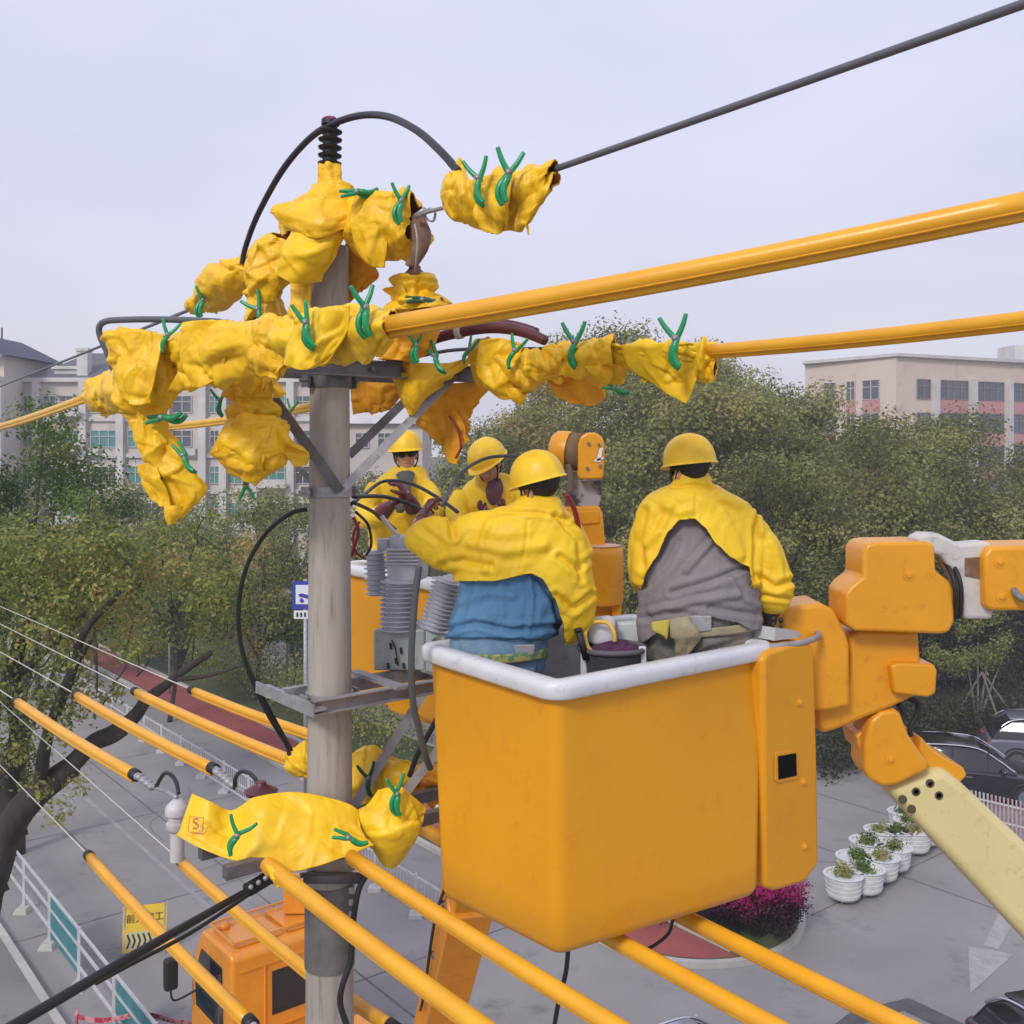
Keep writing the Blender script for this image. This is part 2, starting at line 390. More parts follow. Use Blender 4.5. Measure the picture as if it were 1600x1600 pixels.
ORG2 = mat('truck_orange_paint', (.80, .30, .015), .35, c2=(.72, .26, .015), ns=2, c3=(.5, .2, .03), ns3=6, coat=.3)
CRM = mat('cream_boom_paint', (.72, .62, .30), .4, c2=(.68, .57, .26), ns=2.5, bump=.05, bs=20, c3=(.50, .38, .17), ns3=9)
WHT = mat('white_liner', (.72, .73, .75), .4, c2=(.64, .65, .68), ns=6, bump=.1, bs=20, c3=(.46, .47, .48), ns3=14)
LINER = mat('grey_liner', (.50, .50, .51), .5, c2=(.42, .42, .43), ns=5, c3=(.28, .28, .28), ns3=10)
CONC = mat('pole_concrete', (.42, .38, .33), .85, c2=(.36, .32, .275), ns=5, bump=.35, bs=60, stretch=(5, 5, .5), c3=(.22, .19, .17), ns3=5)
STEEL = mat('galvanised_steel', (.42, .41, .43), .5, metal=.35, c2=(.30, .29, .30), ns=9, bump=.1, bs=50, c3=(.20, .16, .13), ns3=14)
DSTEEL = mat('dark_steel', (.13, .125, .13), .5, metal=.4, c2=(.20, .19, .20), ns=9, bump=.1, c3=(.16, .09, .06), ns3=16)
RUST = mat('rusty_steel', (.24, .13, .07), .75, c2=(.12, .06, .04), ns=14, bump=.4, bs=60, c3=(.30, .28, .26), ns3=10)
BLACK = mat('black_cable', (.018, .018, .022), .45, spec=.5)
GCAB = mat('grey_cable', (.10, .105, .12), .5)
ALU = mat('bare_wire', (.55, .53, .48), .5, metal=.3)
RUB = mat('black_rubber', (.016, .015, .016), .55)
BROWN = mat('brown_porcelain', (.06, .028, .022), .3)
MAROON = mat('maroon_rubber', (.13, .028, .035), .45, c2=(.09, .02, .025), ns=9, bump=.1)
GREEN = mat('green_plastic', (.008, .33, .12), .3, c2=(.008, .24, .08), ns=20, spec=.6)
DGREEN = mat('dark_green_plastic', (.012, .10, .06), .4)
SILI = mat('grey_insulator', (.54, .56, .62), .42, c2=(.46, .48, .54), ns=10)
GBOX = mat('grey_enamel', (.40, .46, .46), .45, c2=(.32, .37, .37), ns=6, bump=.1, c3=(.2, .2, .2), ns3=12)
HELM = mat('helmet_yellow', (.92, .62, .03), .42, c2=(.80, .47, .02), ns=6, bump=.05, spec=.4)
JKT = mat('jacket_yellow', (.90, .60, .02), .5, c2=(.84, .52, .02), ns=5, bump=.35, bs=22, spec=.35, crump=.14, cs=6)
SKIN = mat('skin', (.60, .34, .235), .5, c2=(.52, .27, .18), ns=20)
HAIR = mat('black_hair', (.015, .013, .012), .6, bump=.5, bs=120)
DENIM = mat('blue_denim', (.075, .20, .36), .85, c2=(.11, .26, .42), ns=5, bump=.5, bs=60, c3=(.05, .13, .26), ns3=5)
JEANS = mat('faded_jeans', (.12, .23, .36), .85, c2=(.20, .31, .42), ns=9, bump=.4, bs=60)
GREY = mat('grey_shirt', (.25, .225, .235), .85, c2=(.20, .18, .19), ns=5, bump=.4, bs=50, c3=(.17, .155, .16), ns3=6)
KHAKI = mat('khaki_trousers', (.20, .19, .165), .85, c2=(.15, .145, .13), ns=7, bump=.4, bs=60)
TAN = mat('tan_canvas', (.38, .33, .20), .8, c2=(.28, .24, .15), ns=9, bump=.4, bs=70)
SHADE = mat('dark_glasses', (.01, .008, .01), .12)
STRAP = mat('black_strap', (.02, .02, .02), .7)
WEBB = mat('web_belt', (.36, .33, .10), .8, c2=(.10, .22, .12), ns=30, lo=.48, hi=.52)
ROAD = mat('road_concrete', (.32, .30, .29), .85, c2=(.23, .215, .21), ns=.25, nd=8, bump=.3, bs=8, lo=.3, hi=.7, c3=(.155, .145, .142), ns3=.8)
PAVE = mat('pavement_slabs', (.24, .235, .225), .9, c2=(.19, .185, .175), ns=.4, bump=.3, bs=6, c3=(.15, .145, .135), ns3=1.1)
EARTH = mat('far_ground', (.10, .105, .06), .95, c2=(.15, .13, .09), ns=.15, bump=.3, bs=4)
REDP = mat('red_track', (.34, .085, .075), .85, c2=(.29, .07, .065), ns=.8, bump=.2, bs=12, c3=(.22, .065, .06), ns3=2.5)
KERB = mat('kerb_stone', (.50, .48, .44), .85, c2=(.40, .38, .35), ns=1.5, bump=.2, bs=20)
GRASS = mat('grass_base', (.06, .085, .03), .95, c2=(.09, .11, .04), ns=3, bump=.6, bs=30)
PAINT = mat('road_paint', (.40, .395, .39), .7, c2=(.31, .305, .30), ns=4, c3=(.27, .26, .26), ns3=5)
SEAM = mat('road_seam', (.10, .095, .10), .9, c2=(.18, .17, .17), ns=2)
WMET = mat('white_rail', (.56, .56, .57), .5, c2=(.46, .46, .47), ns=4)
TEAL = mat('teal_panel', (.03, .17, .20), .5, c2=(.05, .23, .24), ns=3)
BARK = mat('bark', (.06, .047, .04), .9, c2=(.028, .022, .02), ns=6, bump=.9, bs=22, stretch=(1, 1, .35))
BARK2 = mat('pale_bark', (.20, .175, .15), .9, c2=(.13, .11, .095), ns=6, bump=.6, bs=22)
GLASS = mat('window_glass', (.045, .055, .07), .12, c2=(.10, .115, .13), ns=.35, spec=.8)
GLASSG = mat('green_window_glass', (.04, .21, .19), .15, c2=(.08, .27, .25), ns=.6, spec=.8)
CREAM = mat('cream_render', (.60, .535, .47), .85, c2=(.50, .445, .42), ns=.25, c3=(.43, .38, .36), ns3=1.0)
PINKW = mat('peach_render', (.66, .545, .455), .85, c2=(.61, .50, .42), ns=.12, c3=(.5, .39, .34), ns3=.6)
ROSE = mat('rose_render', (.52, .25, .24), .85)
WHITEW = mat('white_trim', (.62, .59, .555), .75, c2=(.51, .485, .48), ns=.7)
ROOF = mat('grey_roof_tiles', (.13, .13, .145), .75, c2=(.10, .10, .11), ns=.6, bump=.4, bs=3, c3=(.17, .17, .18), ns3=2)
NAVY = mat('navy_roof', (.03, .035, .07), .6, c2=(.04, .045, .085), ns=.6)
CARB = mat('black_car_paint', (.012, .013, .017), .18, coat=.8)
CARG = mat('grey_car_paint', (.14, .15, .19), .25, coat=.6)
CARW = mat('pale_car_paint', (.45, .46, .50), .25, coat=.6)
CARGL = mat('car_glass', (.012, .014, .018), .06, spec=.8)
CHROME = mat('chrome', (.75, .75, .78), .15, metal=1)
TYRE = mat('tyre', (.02, .02, .02), .8)
LAMP = mat('headlamp_glass', (.45, .47, .5), .1)
TAIL = mat('tail_lamp', (.30, .02, .02), .15)
SIGNY = mat('sign_yellow', (.80, .55, .03), .5, c2=(.72, .48, .03), ns=4)
SIGNW = mat('sign_white', (.72, .74, .80), .5)
SIGNB = mat('sign_blue', (.03, .045, .36), .45)
INK = mat('black_ink', (.02, .02, .02), .6)
PINKF = mat('pink_paint', (.55, .22, .27), .5)
PURP = mat('purple_rag', (.07, .02, .08), .8, c2=(.10, .03, .07), ns=20, bump=.6)
RED = mat('red_tape', (.45, .03, .06), .5, c2=(.60, .30, .33), ns=6, lo=.48, hi=.55)
RCAB = mat('red_cable', (.25, .015, .02), .4)

# ================================================================ ground, roads, island
def flat(name, pts, z, m, kind='structure'):
    b = MB(); b.add([Vector((p[0], p[1], z)) for p in pts], [tuple(range(len(pts)))])
    o = b.build(name, m, smooth=False, loc=(0, 0, 0)); tag(o, kind=kind); return o
def sv(s, v): q = SV(s, v); return (q.x, q.y)
flat('ground', [(-700, -60), (700, -60), (700, 1200), (-700, 1200)], 0, EARTH)
flat('road', [sv(-60, 5.2), sv(-60, 33), sv(160, 33), sv(160, 5.2)], .004, ROAD)
flat('service_road', [sv(-60, 33), sv(-60, 46), sv(-6, 46), sv(-6, 33)], .005, ROAD)
b = MB(); b.prism([SV(-60, -12, 0), SV(-60, 5.2, 0), SV(160, 5.2, 0), SV(160, -12, 0)], (0, 0, .13)); tag(b.build('pavement', PAVE, smooth=False, loc=(0, 0, 0)), kind='structure')
b = MB(); b.prism([SV(-60, 5.203, 0), SV(-60, 5.36, 0), SV(160, 5.36, 0), SV(160, 5.203, 0)], (0, 0, .15)); tag(b.build('kerb', KERB, smooth=False, loc=(0, 0, 0)), kind='structure')
b = MB(); b.prism([SV(-60, 2.5, 0), SV(-60, 2.65, 0), SV(160, 2.65, 0), SV(160, 2.5, 0)], (0, 0, .22)); tag(b.build('planting_kerb', KERB, smooth=False, loc=(0, 0, 0)), kind='structure')
# joints between the concrete slabs
b = MB()
def strip(b, p, q, wd, z):
    p = Vector((p[0], p[1], z)); q = Vector((q[0], q[1], z)); n = (q-p).cross(Vector((0, 0, 1))).normalized()*wd/2; b.add([p-n, q-n, q+n, p+n], [(0, 1, 2, 3)])
rr = random.Random(3)
for v in (8.2, 10.6): strip(b, sv(-40, v), sv(120, v), .045, .009)
for v in (23.6, 27.2): strip(b, sv(-40, v), sv(60, v), .04, .009)
for s in range(-18, 90, 6):
    strip(b, sv(s, 5.4), sv(s+rr.uniform(-.1, .1), 15), .035, .0095); strip(b, sv(s+2, 20), sv(s+2, 33), .035, .0095)
tag(b.build('road_joints', SEAM, smooth=False, loc=(0, 0, 0)), kind='structure')
# hairline cracks wandering over the slabs
b = MB()
for i in range(9):
    s, v = rr.uniform(12, 30), rr.uniform(8, 14.4) if i % 2 else rr.uniform(21, 29); a = rr.uniform(0, 6.28)
    for k in range(22):
        a += rr.uniform(-.5, .5); s2, v2 = s+math.cos(a)*.22, v+math.sin(a)*.22; strip(b, sv(s, v), sv(s2, v2), .02, .0085); s, v = s2, v2
tag(b.build('road_cracks', SEAM, smooth=False, loc=(0, 0, 0)), kind='structure')
b = MB()
strip(b, sv(-40, 9.4), sv(120, 9.4), .12, .010)
tag(b.build('lane_line', mat('worn_lane_paint', (.36, .35, .33), .8, c2=(.28, .27, .265), ns=1.5, c3=(.25, .24, .235), ns3=3), smooth=False, loc=(0, 0, 0)), kind='structure')
# painted arrow at the lower right
b = MB(); z = .012
A = [G(1516, 1553), G(1584, 1492), G(1513, 1479)]; b.add([Vector((p.x, p.y, z)) for p in A], [(0, 1, 2)])
A = [G(1536, 1478), G(1560, 1484), G(1588, 1436), G(1562, 1425)]; b.add([Vector((p.x, p.y, z)) for p in A], [(0, 1, 2, 3)])
tag(b.build('road_arrow', PAINT, smooth=False, loc=(0, 0, 0)), kind='structure')
b = MB(); A = [G(1290, 1612), G(1330, 1582), G(1420, 1560), G(1530, 1612), G(1480, 1612), G(1412, 1580), G(1350, 1600)]
b.add([Vector((p.x, p.y, .013)) for p in A], [(0, 1, 5, 6), (1, 2, 5), (2, 3, 4, 5)])
tag(b.build('road_patch', mat('dark_asphalt', (.09, .085, .09), .9, c2=(.13, .125, .125), ns=3), smooth=False, loc=(0, 0, 0)), kind='structure')
b = MB(); A = [G(40, 1268), G(92, 1280), G(118, 1245), G(70, 1236)]
for i in range(4): p, q = A[i], A[(i+1) % 4]; strip(b, (p.x, p.y), (q.x, q.y), .12, .011)
tag(b.build('painted_box', PAINT, smooth=False, loc=(0, 0, 0)), kind='structure')
# island with rounded end, red running strip and grass
def island(v0, v1, s0, inset):
    r = (v1-v0)/2-inset; c = (v0+v1)/2; pts = []
    for i in range(25):
        th = math.pi*i/24; pts.append(SV(s0-math.sin(th)*(r), c-math.cos(th)*r))
    return [SV(150, v0+inset)] + pts + [SV(150, v1-inset)]
b = MB(); b.prism(island(15.3, 20.6, 15.95, 0), (0, 0, .13)); tag(b.build('island_kerb', KERB, smooth=False, loc=(0, 0, 0)), kind='structure')
b = MB(); b.add([p+Vector((0, 0, .134)) for p in island(15.3, 20.6, 15.95, .14)], [tuple(range(27))]); tag(b.build('island_soil', GRASS, smooth=False, loc=(0, 0, 0)), kind='structure')
pts = []
for i in range(9):
    v = 15.5+1.45*i/8; c = 17.95; r = 2.47; dv = abs(v-c); pts.append(SV(15.95-math.sqrt(max(r*r-dv*dv, 0)), v, .139))
b = MB(); pp = [SV(120, 15.5, .139)]+pts+[SV(120, 16.95, .139)]; b.add(pp, [tuple(range(len(pp)))]); tag(b.build('red_track', REDP, smooth=False, loc=(0, 0, 0)), kind='structure')
b = MB(); b.prism([SV(13.9, 16.98, .135), SV(13.9, 17.14, .135), SV(120, 17.14, .135), SV(120, 16.98, .135)], (0, 0, .07)); tag(b.build('track_kerb', KERB, smooth=False, loc=(0, 0, 0)), kind='structure')

# ================================================================ foliage helpers
def leaves(name, mt, clumps, n, size, seed, parent=None, loc=(0, 0, 0), flatten=1.0, tint=None, kind=None):
    """clumps: (centre, radius, tint) ; n leaf quads spread mostly near the clump surfaces"""
    rg = np.random.default_rng(seed); loc = np.array(loc)
    C = np.array([list(c[0]) for c in clumps]); Rr = np.array([c[1] for c in clumps]); T = np.array([c[2] for c in clumps])
    pr = Rr**2; pr = pr/pr.sum(); idx = rg.choice(len(clumps), n, p=pr)
    d = rg.normal(size=(n, 3)); d /= np.linalg.norm(d, axis=1)[:, None]
    rad = Rr[idx]*(rg.random(n)**.35)*(1+.16*rg.normal(size=n)); d2 = d.copy(); d2[:, 2] *= flatten
    p = C[idx]+d2*rad[:, None]
    # leaf orientation: mostly facing out and up
    nr = d*.95+rg.normal(size=(n, 3))*.5+np.array([0, 0, .3]); nr /= np.linalg.norm(nr, axis=1)[:, None]
    a = np.cross(nr, rg.normal(size=(n, 3))); a /= np.linalg.norm(a, axis=1)[:, None]; bb = np.cross(nr, a)
    sz = size*(.6+.8*rg.random(n))[:, None]
    v = np.stack([p-a*sz*.5, p-bb*sz*.28+a*sz*.05, p+a*sz*.5, p+bb*sz*.28], 1).reshape(-1, 3)-loc
    me = bpy.data.meshes.new(name); me.vertices.add(4*n); me.vertices.foreach_set('co', v.astype(np.float32).ravel())
    me.loops.add(4*n); me.loops.foreach_set('vertex_index', np.arange(4*n, dtype=np.int32)); me.polygons.add(n)
    me.polygons.foreach_set('loop_start', np.arange(0, 4*n, 4, dtype=np.int32)); me.polygons.foreach_set('loop_total', np.full(n, 4, dtype=np.int32))
    me.update(calc_edges=True)
    tv = np.clip(T[idx]+rg.normal(size=n)*.17, 0, 1) if tint is None else tint(p, rg)
    at = me.attributes.new('tint', 'FLOAT', 'POINT'); at.data.foreach_set('value', np.repeat(tv, 4).astype(np.float32))
    me.materials.append(mt); o = bpy.data.objects.new(name, me); COL.objects.link(o)
    if parent is not None: o.parent = parent; o.location = Vector(loc)-ORG[parent.name]
    else: o.location = loc
    ORG[o.name] = Vector(loc); return o
GRN = leafmat('camphor_leaves', [(.12, .13, .04), (.20, .21, .065), (.29, .30, .09), (.39, .37, .12), (.38, .29, .13)])
GRN2 = leafmat('bright_leaves', [(.035, .07, .014), (.07, .14, .02), (.13, .21, .03), (.22, .27, .05)])
AUT = leafmat('autumn_leaves', [(.08, .105, .03), (.17, .215, .05), (.30, .33, .08), (.38, .32, .10), (.33, .21, .08)])
DRK = leafmat('dark_leaves', [(.018, .026, .012), (.04, .055, .02), (.075, .085, .03), (.12, .115, .045)])
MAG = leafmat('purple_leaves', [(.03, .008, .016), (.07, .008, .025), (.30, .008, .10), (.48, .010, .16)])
def tree(name, label, loc, h, r, mt, seed, n=20000, size=.17, nclump=40, cr=1.15, base=.42, trunk=.2, bark=None, group=None, limbs=9, tmean=.45, flat_=.8, wide=1.0):
    rg = random.Random(seed); loc = Vector(loc); t = thing(name, label, 'tree', loc, group)
    cl = []; cz = h*(base+1)/2; rz = h*(1-base)/2
    for i in range(nclump):
        th = rg.uniform(0, 6.283); u = rg.uniform(-.85, 1); q = math.sqrt(max(0, 1-u*u)); k = rg.uniform(.55, .95) if i > nclump*.2 else rg.uniform(.1, .5)
        c = loc+Vector((math.cos(th)*q*k*(r-cr*.5)*wide, math.sin(th)*q*k*(r-cr*.5), cz+u*k*(rz-cr*.3)))
        cl.append((c, cr*rg.uniform(.65, 1.25), min(.95, max(.05, rg.gauss(tmean, .26)))))
    m = MB(); top = loc+Vector((rg.uniform(-.4, .4), rg.uniform(-.4, .4), cz*.95)); mid = loc+Vector((rg.uniform(-.3, .3), rg.uniform(-.3, .3), cz*.5))
    q = catmull([list(loc), list(mid), list(top)], 6); m.tube([Vector(a) for a in q], [trunk*(1-.6*i/(len(q)-1)) for i in range(len(q))], 10)
    for i in range(limbs):
        c = cl[rg.randrange(len(cl))][0]; k = rg.uniform(.35, .8); st = Vector(q[int(k*(len(q)-1))])
        md = (st+c)/2+Vector((rg.uniform(-.3, .3), rg.uniform(-.3, .3), -.2)); qq = catmull([list(st), list(md), list(c)], 4)
        m.tube([Vector(a) for a in qq], [trunk*.45*(1-.8*j/(len(qq)-1)) for j in range(len(qq))], 6)
    m.build('trunk', bark or BARK, t); leaves('crown', mt, cl, n, size, seed, t, loc, flat_)
    return t
def copy_tree(src, loc, rot, sc, label, group=None):
    r_ = src.copy(); COL.objects.link(r_); r_.location = loc; r_.rotation_euler = (0, 0, rot); r_.scale = (sc[0], sc[0], sc[1]); r_['label'] = label
    if group: r_['group'] = group
    for ch in list(src.children):
        c = ch.copy(); COL.objects.link(c); c.parent = r_
    return r_
def gz(px, d): return Vector(((px-800)/F*d, d, 0))
# ---- the tall evergreens right of the pole
TG = 'evergreen trees across the street'
protos = [tree('evergreen_tree', 'broad dark green tree directly behind the man in the grey shirt', gz(1090, 44), 15.3, 5.4, GRN, 11, 52000, .18, 62, 1.3, .04, group=TG, tmean=.42),
          tree('evergreen_tree', 'olive green tree rising behind the winch of the far bucket', gz(900, 50), 16.6, 5.6, GRN, 12, 52000, .18, 62, 1.35, .04, group=TG, tmean=.52),
          tree('evergreen_tree', 'dark bushy tree behind the big orange arm joint', gz(1330, 42), 13.0, 5.2, GRN, 13, 50000, .17, 62, 1.25, .04, group=TG, tmean=.36)]
cp = [(0, 1030, 54, 1.9, 1.05, 1.20, 'tallest tree, its crown top showing above the blanket on the right line'),
      (1, 775, 47, 4.2, .9, .82, 'yellowish green tree behind the stooping helmeted man'),
      (2, 1195, 50, 2.9, 1.1, 1.17, 'tree crown just left of the peach school building'),
      (0, 1430, 50, 5.0, 1.05, .88, 'tree hiding the foot of the peach school building'),
      (2, 1530, 46, .6, 1.0, .92, 'dark tree above the parked black car at the right edge'),
      (1, 1650, 52, 3.6, 1.1, .70, 'pale tree cut by the right edge under the peach building'),
      (2, 650, 52, 5.4, .85, .80, 'low dark tree between the pole and the stooping man'),
      (0, 1240, 40, 2.4, .8, .74, 'small round tree low behind the bucket of the two nearest men'),
      (1, 1130, 58, 1.2, 1.1, 1.06, 'olive tree in the back row, left of the school building'),
      (0, 860, 43, .4, .8, .68, 'low tree directly behind the orange winch post'),
      (2, 985, 41, 3.3, .8, .76, 'dark low tree between the two nearest men'),
      (1, 915, 60, 2.2, 1.0, 1.12, 'far tree rising left of the tallest crown')]
for k, px, d, ro, sx_, sz_, lb in cp: copy_tree(protos[k], gz(px, d), ro, (sx_, sz_), lb, TG)
# ---- trees left of the pole, on the island and over the second road
TL = 'half bare trees left of the pole'
pl = [tree('autumn_tree', 'yellowing tree straight left of the pole behind the black cable loop', gz(400, 43), 9.6, 3.5, AUT, 21, 10500, .15, 44, .95, .14, .10, group=TL, tmean=.45, limbs=22),
      tree('autumn_tree', 'thin olive tree between the pole and the blue square sign', gz(265, 40), 8.8, 3.4, AUT, 22, 9500, .15, 42, .95, .2, .10, group=TL, tmean=.35, limbs=24)]
cl_ = [(0, 150, 50, 1.0, 1.1, 1.0, 'tall olive tree in front of the apartment block, left part'), (1, 320, 56, 2.1, 1.1, .98, 'pale tree in front of the apartment block, right part'),
       (0, 455, 52, 3.3, .9, .95, 'dark slim tree seen just left of the pole'), (1, 60, 45, 4.4, 1.2, 1.02, 'yellow brown tree at the left edge below the apartment windows'),
       (1, 575, 46, 5.2, 1.0, 1.08, 'bushy tree right of the pole behind the man in dark glasses'), (0, 210, 62, 5.9, 1.1, .95, 'farthest tree at the foot of the apartment block')]
for k, px, d, ro, sx_, sz_, lb in cl_: copy_tree(pl[k], gz(px, d), ro, (sx_, sz_), lb, TL)
# bright green tree at the left edge, behind the near one
tree('bright_tree', 'bright green tree at the left edge below the yellow line cover', gz(30, 27), 12.0, 3.3, GRN2, 31, 26000, .12, 46, .85, .35, .16, tmean=.5)
# ---- the near tree with forked trunk at the left edge
nt_loc = Vector((-8.9, 15.0, 0)); t = thing('street_tree', 'near street tree at the left edge with forked dark trunk and thin yellowing leaves', 'tree', nt_loc)
m = MB()
def limb(pts, r0, r1, nn=12):
    q = catmull([list(P(*p)) for p in pts], 6); n = len(q); q = [Vector(a)+Vector(noise.noise_vector(Vector(a)*1.7))*.05 for a in q]
    m.tube(q, [r0+(r1-r0)*i/(n-1) for i in range(n)], nn); return q
limb([(-110, 1900, 14.6), (-62, 1600, 14.6), (-22, 1400, 14.6), (10, 1300, 14.6), (56, 1240, 14.6), (112, 1200, 14.5)], .31, .16)
limb([(20, 1310, 14.6), (8, 1240, 14.8), (30, 1150, 15), (22, 1050, 15.2), (50, 930, 15.4), (40, 820, 15.5)], .20, .06)
L1 = limb([(95, 1212, 14.5), (150, 1160, 14.4), (205, 1125, 14.3), (232, 1090, 14.3), (268, 1062, 14.2), (330, 1020, 14.1)], .14, .04)
limb([(150, 1165, 14.4), (180, 1150, 14.3), (195, 1142, 14.3)], .08, .055)
limb([(268, 1062, 14.2), (320, 1058, 14.0), (380, 1040, 13.9)], .04, .012, 8)
limb([(60, 1240, 14.6), (75, 1150, 14.0), (110, 1060, 13.6), (135, 985, 13.4), (190, 925, 13.2)], .10, .03)
limb([(110, 1060, 13.6), (150, 1000, 13.2), (150, 1080, 13.0)], .035, .01, 8)
limb([(20, 1060, 15.2), (90, 1000, 15), (150, 930, 14.8), (130, 860, 14.6)], .07, .02)
limb([(-5, 1400, 14.6), (-60, 1250, 14.9), (-90, 1100, 15.2)], .2, .1)
rg = random.Random(5)
twigs = []
for i in range(60):
    a = (rg.uniform(-20, 350), rg.uniform(850, 1130)); 
    if a[0] > 180 and a[1] > 1060: continue
    d = rg.uniform(13, 15.5); L = rg.uniform(25, 60); an = rg.uniform(-2.6, -.5)
    limb([(a[0], a[1], d), (a[0]+math.cos(an)*L*.5+rg.uniform(-8, 8), a[1]+math.sin(an)*L*.5, d), (a[0]+math.cos(an)*L, a[1]+math.sin(an)*L, d)], .014, .004, 5); twigs.append((a[0]+math.cos(an)*L, a[1]+math.sin(an)*L, d))
m.build('trunk', BARK, t)
cl = []
for i in range(46):
    px, py = rg.uniform(-60, 215), rg.uniform(850, 1110)
    cl.append((P(px, py, rg.uniform(13, 16.5)), rg.uniform(.3, .6), rg.gauss(.36, .18)))
for i in range(26):
    px, py = rg.uniform(-80, 60), rg.uniform(1080, 1250); cl.append((P(px, py, rg.uniform(14, 16)), rg.uniform(.2, .42), rg.gauss(.4, .2)))
for i in range(22):
    px, py = rg.uniform(150, 400), rg.uniform(830, 960); cl.append((P(px, py, rg.uniform(13.5, 15.5)), rg.uniform(.2, .45), rg.gauss(.55, .2)))
for p in twigs: cl.append((P(*p), .16, .4))
for px, py in ((110, 1110), (130, 1050), (95, 1150), (70, 1100), (60, 1230), (120, 1225), (90, 1270)): cl.append((P(px, py, 13.8), .22, .55))
leaves('crown', AUT, cl, 27000, .07, 9, t, nt_loc)
# ---- undergrowth
GS = 'clipped hedge'
def hedge(label, p, q, wd, h, mt, n, seed, name='hedge', cat='hedge', size=.12):
    p = Vector(p); q = Vector(q); L = (q-p).length; k = max(2, int(L/.6)); cl = []; rg = random.Random(seed)
    for i in range(k):
        c = p+(q-p)*((i+.5)/k)
        for j in range(3): cl.append((c+Vector((rg.uniform(-.2, .2), (j-1)*wd*.35, h*rg.uniform(.4, .62))), h*.45, rg.uniform(.2, .7)))
    c0 = (p+q)/2; o = leaves(name, mt, cl, n, size, seed, None, c0, 1.1); tag(o, label, cat); return o
hedge('dark clipped hedge behind the parked black cars', gz(1290, 38), gz(1720, 38), 2.0, 1.6, DRK, 16000, 41)
hedge('low dark hedge behind the boom joint and left of the cars', gz(1270, 33.5), gz(1460, 37), 1.8, 1.7, DRK, 9000, 42)
hedge('dark shrubs growing under the evergreens behind the two buckets', gz(620, 46), gz(1300, 43), 3.0, 3.2, DRK, 26000, 43, size=.16)
hedge('tall dark shrubs filling the gap behind the parked cars at the right edge', gz(1360, 46), gz(1800, 44), 3.2, 5.6, DRK, 30000, 46, size=.17)
hedge('bushes lining the island left of the pole', SV(29, 18.9), SV(75, 18.9), 1.5, 2.6, AUT, 26000, 44, size=.12)
hedge('dark bushes beyond the second road on the left', gz(-40, 66), gz(600, 56), 3.0, 3.4, DRK, 20000, 45, size=.2)
tree('leafy_young_tree', 'leafy young tree in front of the blue edged sign post', gz(452, 42), 5.0, 1.3, GRN2, 51, 9000, .11, 20, .5, .25, .06, tmean=.45)
# small young tree with stakes at the right
tr = thing('young_tree', 'thin young tree propped with pale stakes behind the black cars', 'tree', gz(1528, 37.5))
m = MB(); B0 = gz(1528, 37.5)
for dx, dz in ((0, 3.6), (-.5, 3.4), (.45, 3.5), (.9, 3.0)): m.ptube([B0, B0+Vector((dx*.25, 0, 1.2)), B0+Vector((dx, 0, dz))], [.07, .05, .015], 8)
m.build('trunk', BARK2, tr)
for dx, dy in ((2.0, .2), (.5, -1.3), (-1.0, .6)):
    m = MB(); m.cyl(B0+Vector((dx*1.0, dy, 0)), B0+Vector((.15, 0, 2.5)), .035); m.build('stake', BARK2, tr)
rg = random.Random(77); leaves('crown', GRN, [(B0+Vector((rg.uniform(-1.4, 1), rg.uniform(-1, 1), rg.uniform(2.7, 5.0))), .45, .35) for _ in range(16)], 3800, .11, 78, tr, B0)
# flowering shrub on the island end
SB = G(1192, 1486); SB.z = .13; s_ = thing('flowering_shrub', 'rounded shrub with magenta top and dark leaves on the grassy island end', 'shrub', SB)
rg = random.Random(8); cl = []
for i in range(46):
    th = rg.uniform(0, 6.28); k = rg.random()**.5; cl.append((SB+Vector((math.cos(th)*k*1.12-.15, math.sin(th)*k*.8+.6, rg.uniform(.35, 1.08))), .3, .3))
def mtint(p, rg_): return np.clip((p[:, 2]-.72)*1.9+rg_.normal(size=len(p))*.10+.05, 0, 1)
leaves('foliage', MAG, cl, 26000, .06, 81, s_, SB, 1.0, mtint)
m = MB()
for i in range(9): a = i*.7; m.ptube([SB+Vector((math.cos(a)*.1, .45+math.sin(a)*.1, 0)), SB+Vector((math.cos(a)*.6, .45+math.sin(a)*.5, .8))], .02, 6)
m.build('stem', BARK, s_)
cl = [(G(1010+i*14, 1440+rg.uniform(-6, 8))+Vector((0, 0, .45)), .45, rg.uniform(.2, .5)) for i in range(9)]
o = leaves('shrub', DRK, cl, 9000, .07, 82, None, G(1070, 1440)); tag(o, 'dark green shrub half hidden under the near bucket beside the magenta one', 'shrub')
# grass on the island end: ground cover
rgn = np.random.default_rng(4); cl = []
for i in range(230):
    s = rg.uniform(13.5, 24); v = rg.uniform(17.3, 20.3)
    if s < 15.95 and (s-15.95)**2+(v-17.95)**2 > 5.0: continue
    cl.append((SV(s, v, .15), .22, rg.uniform(.2, .8)))
o = leaves('grass', GRN2, cl, 26000, .05, 83, None, SV(18, 18.4), .25); tag(o, kind='stuff')

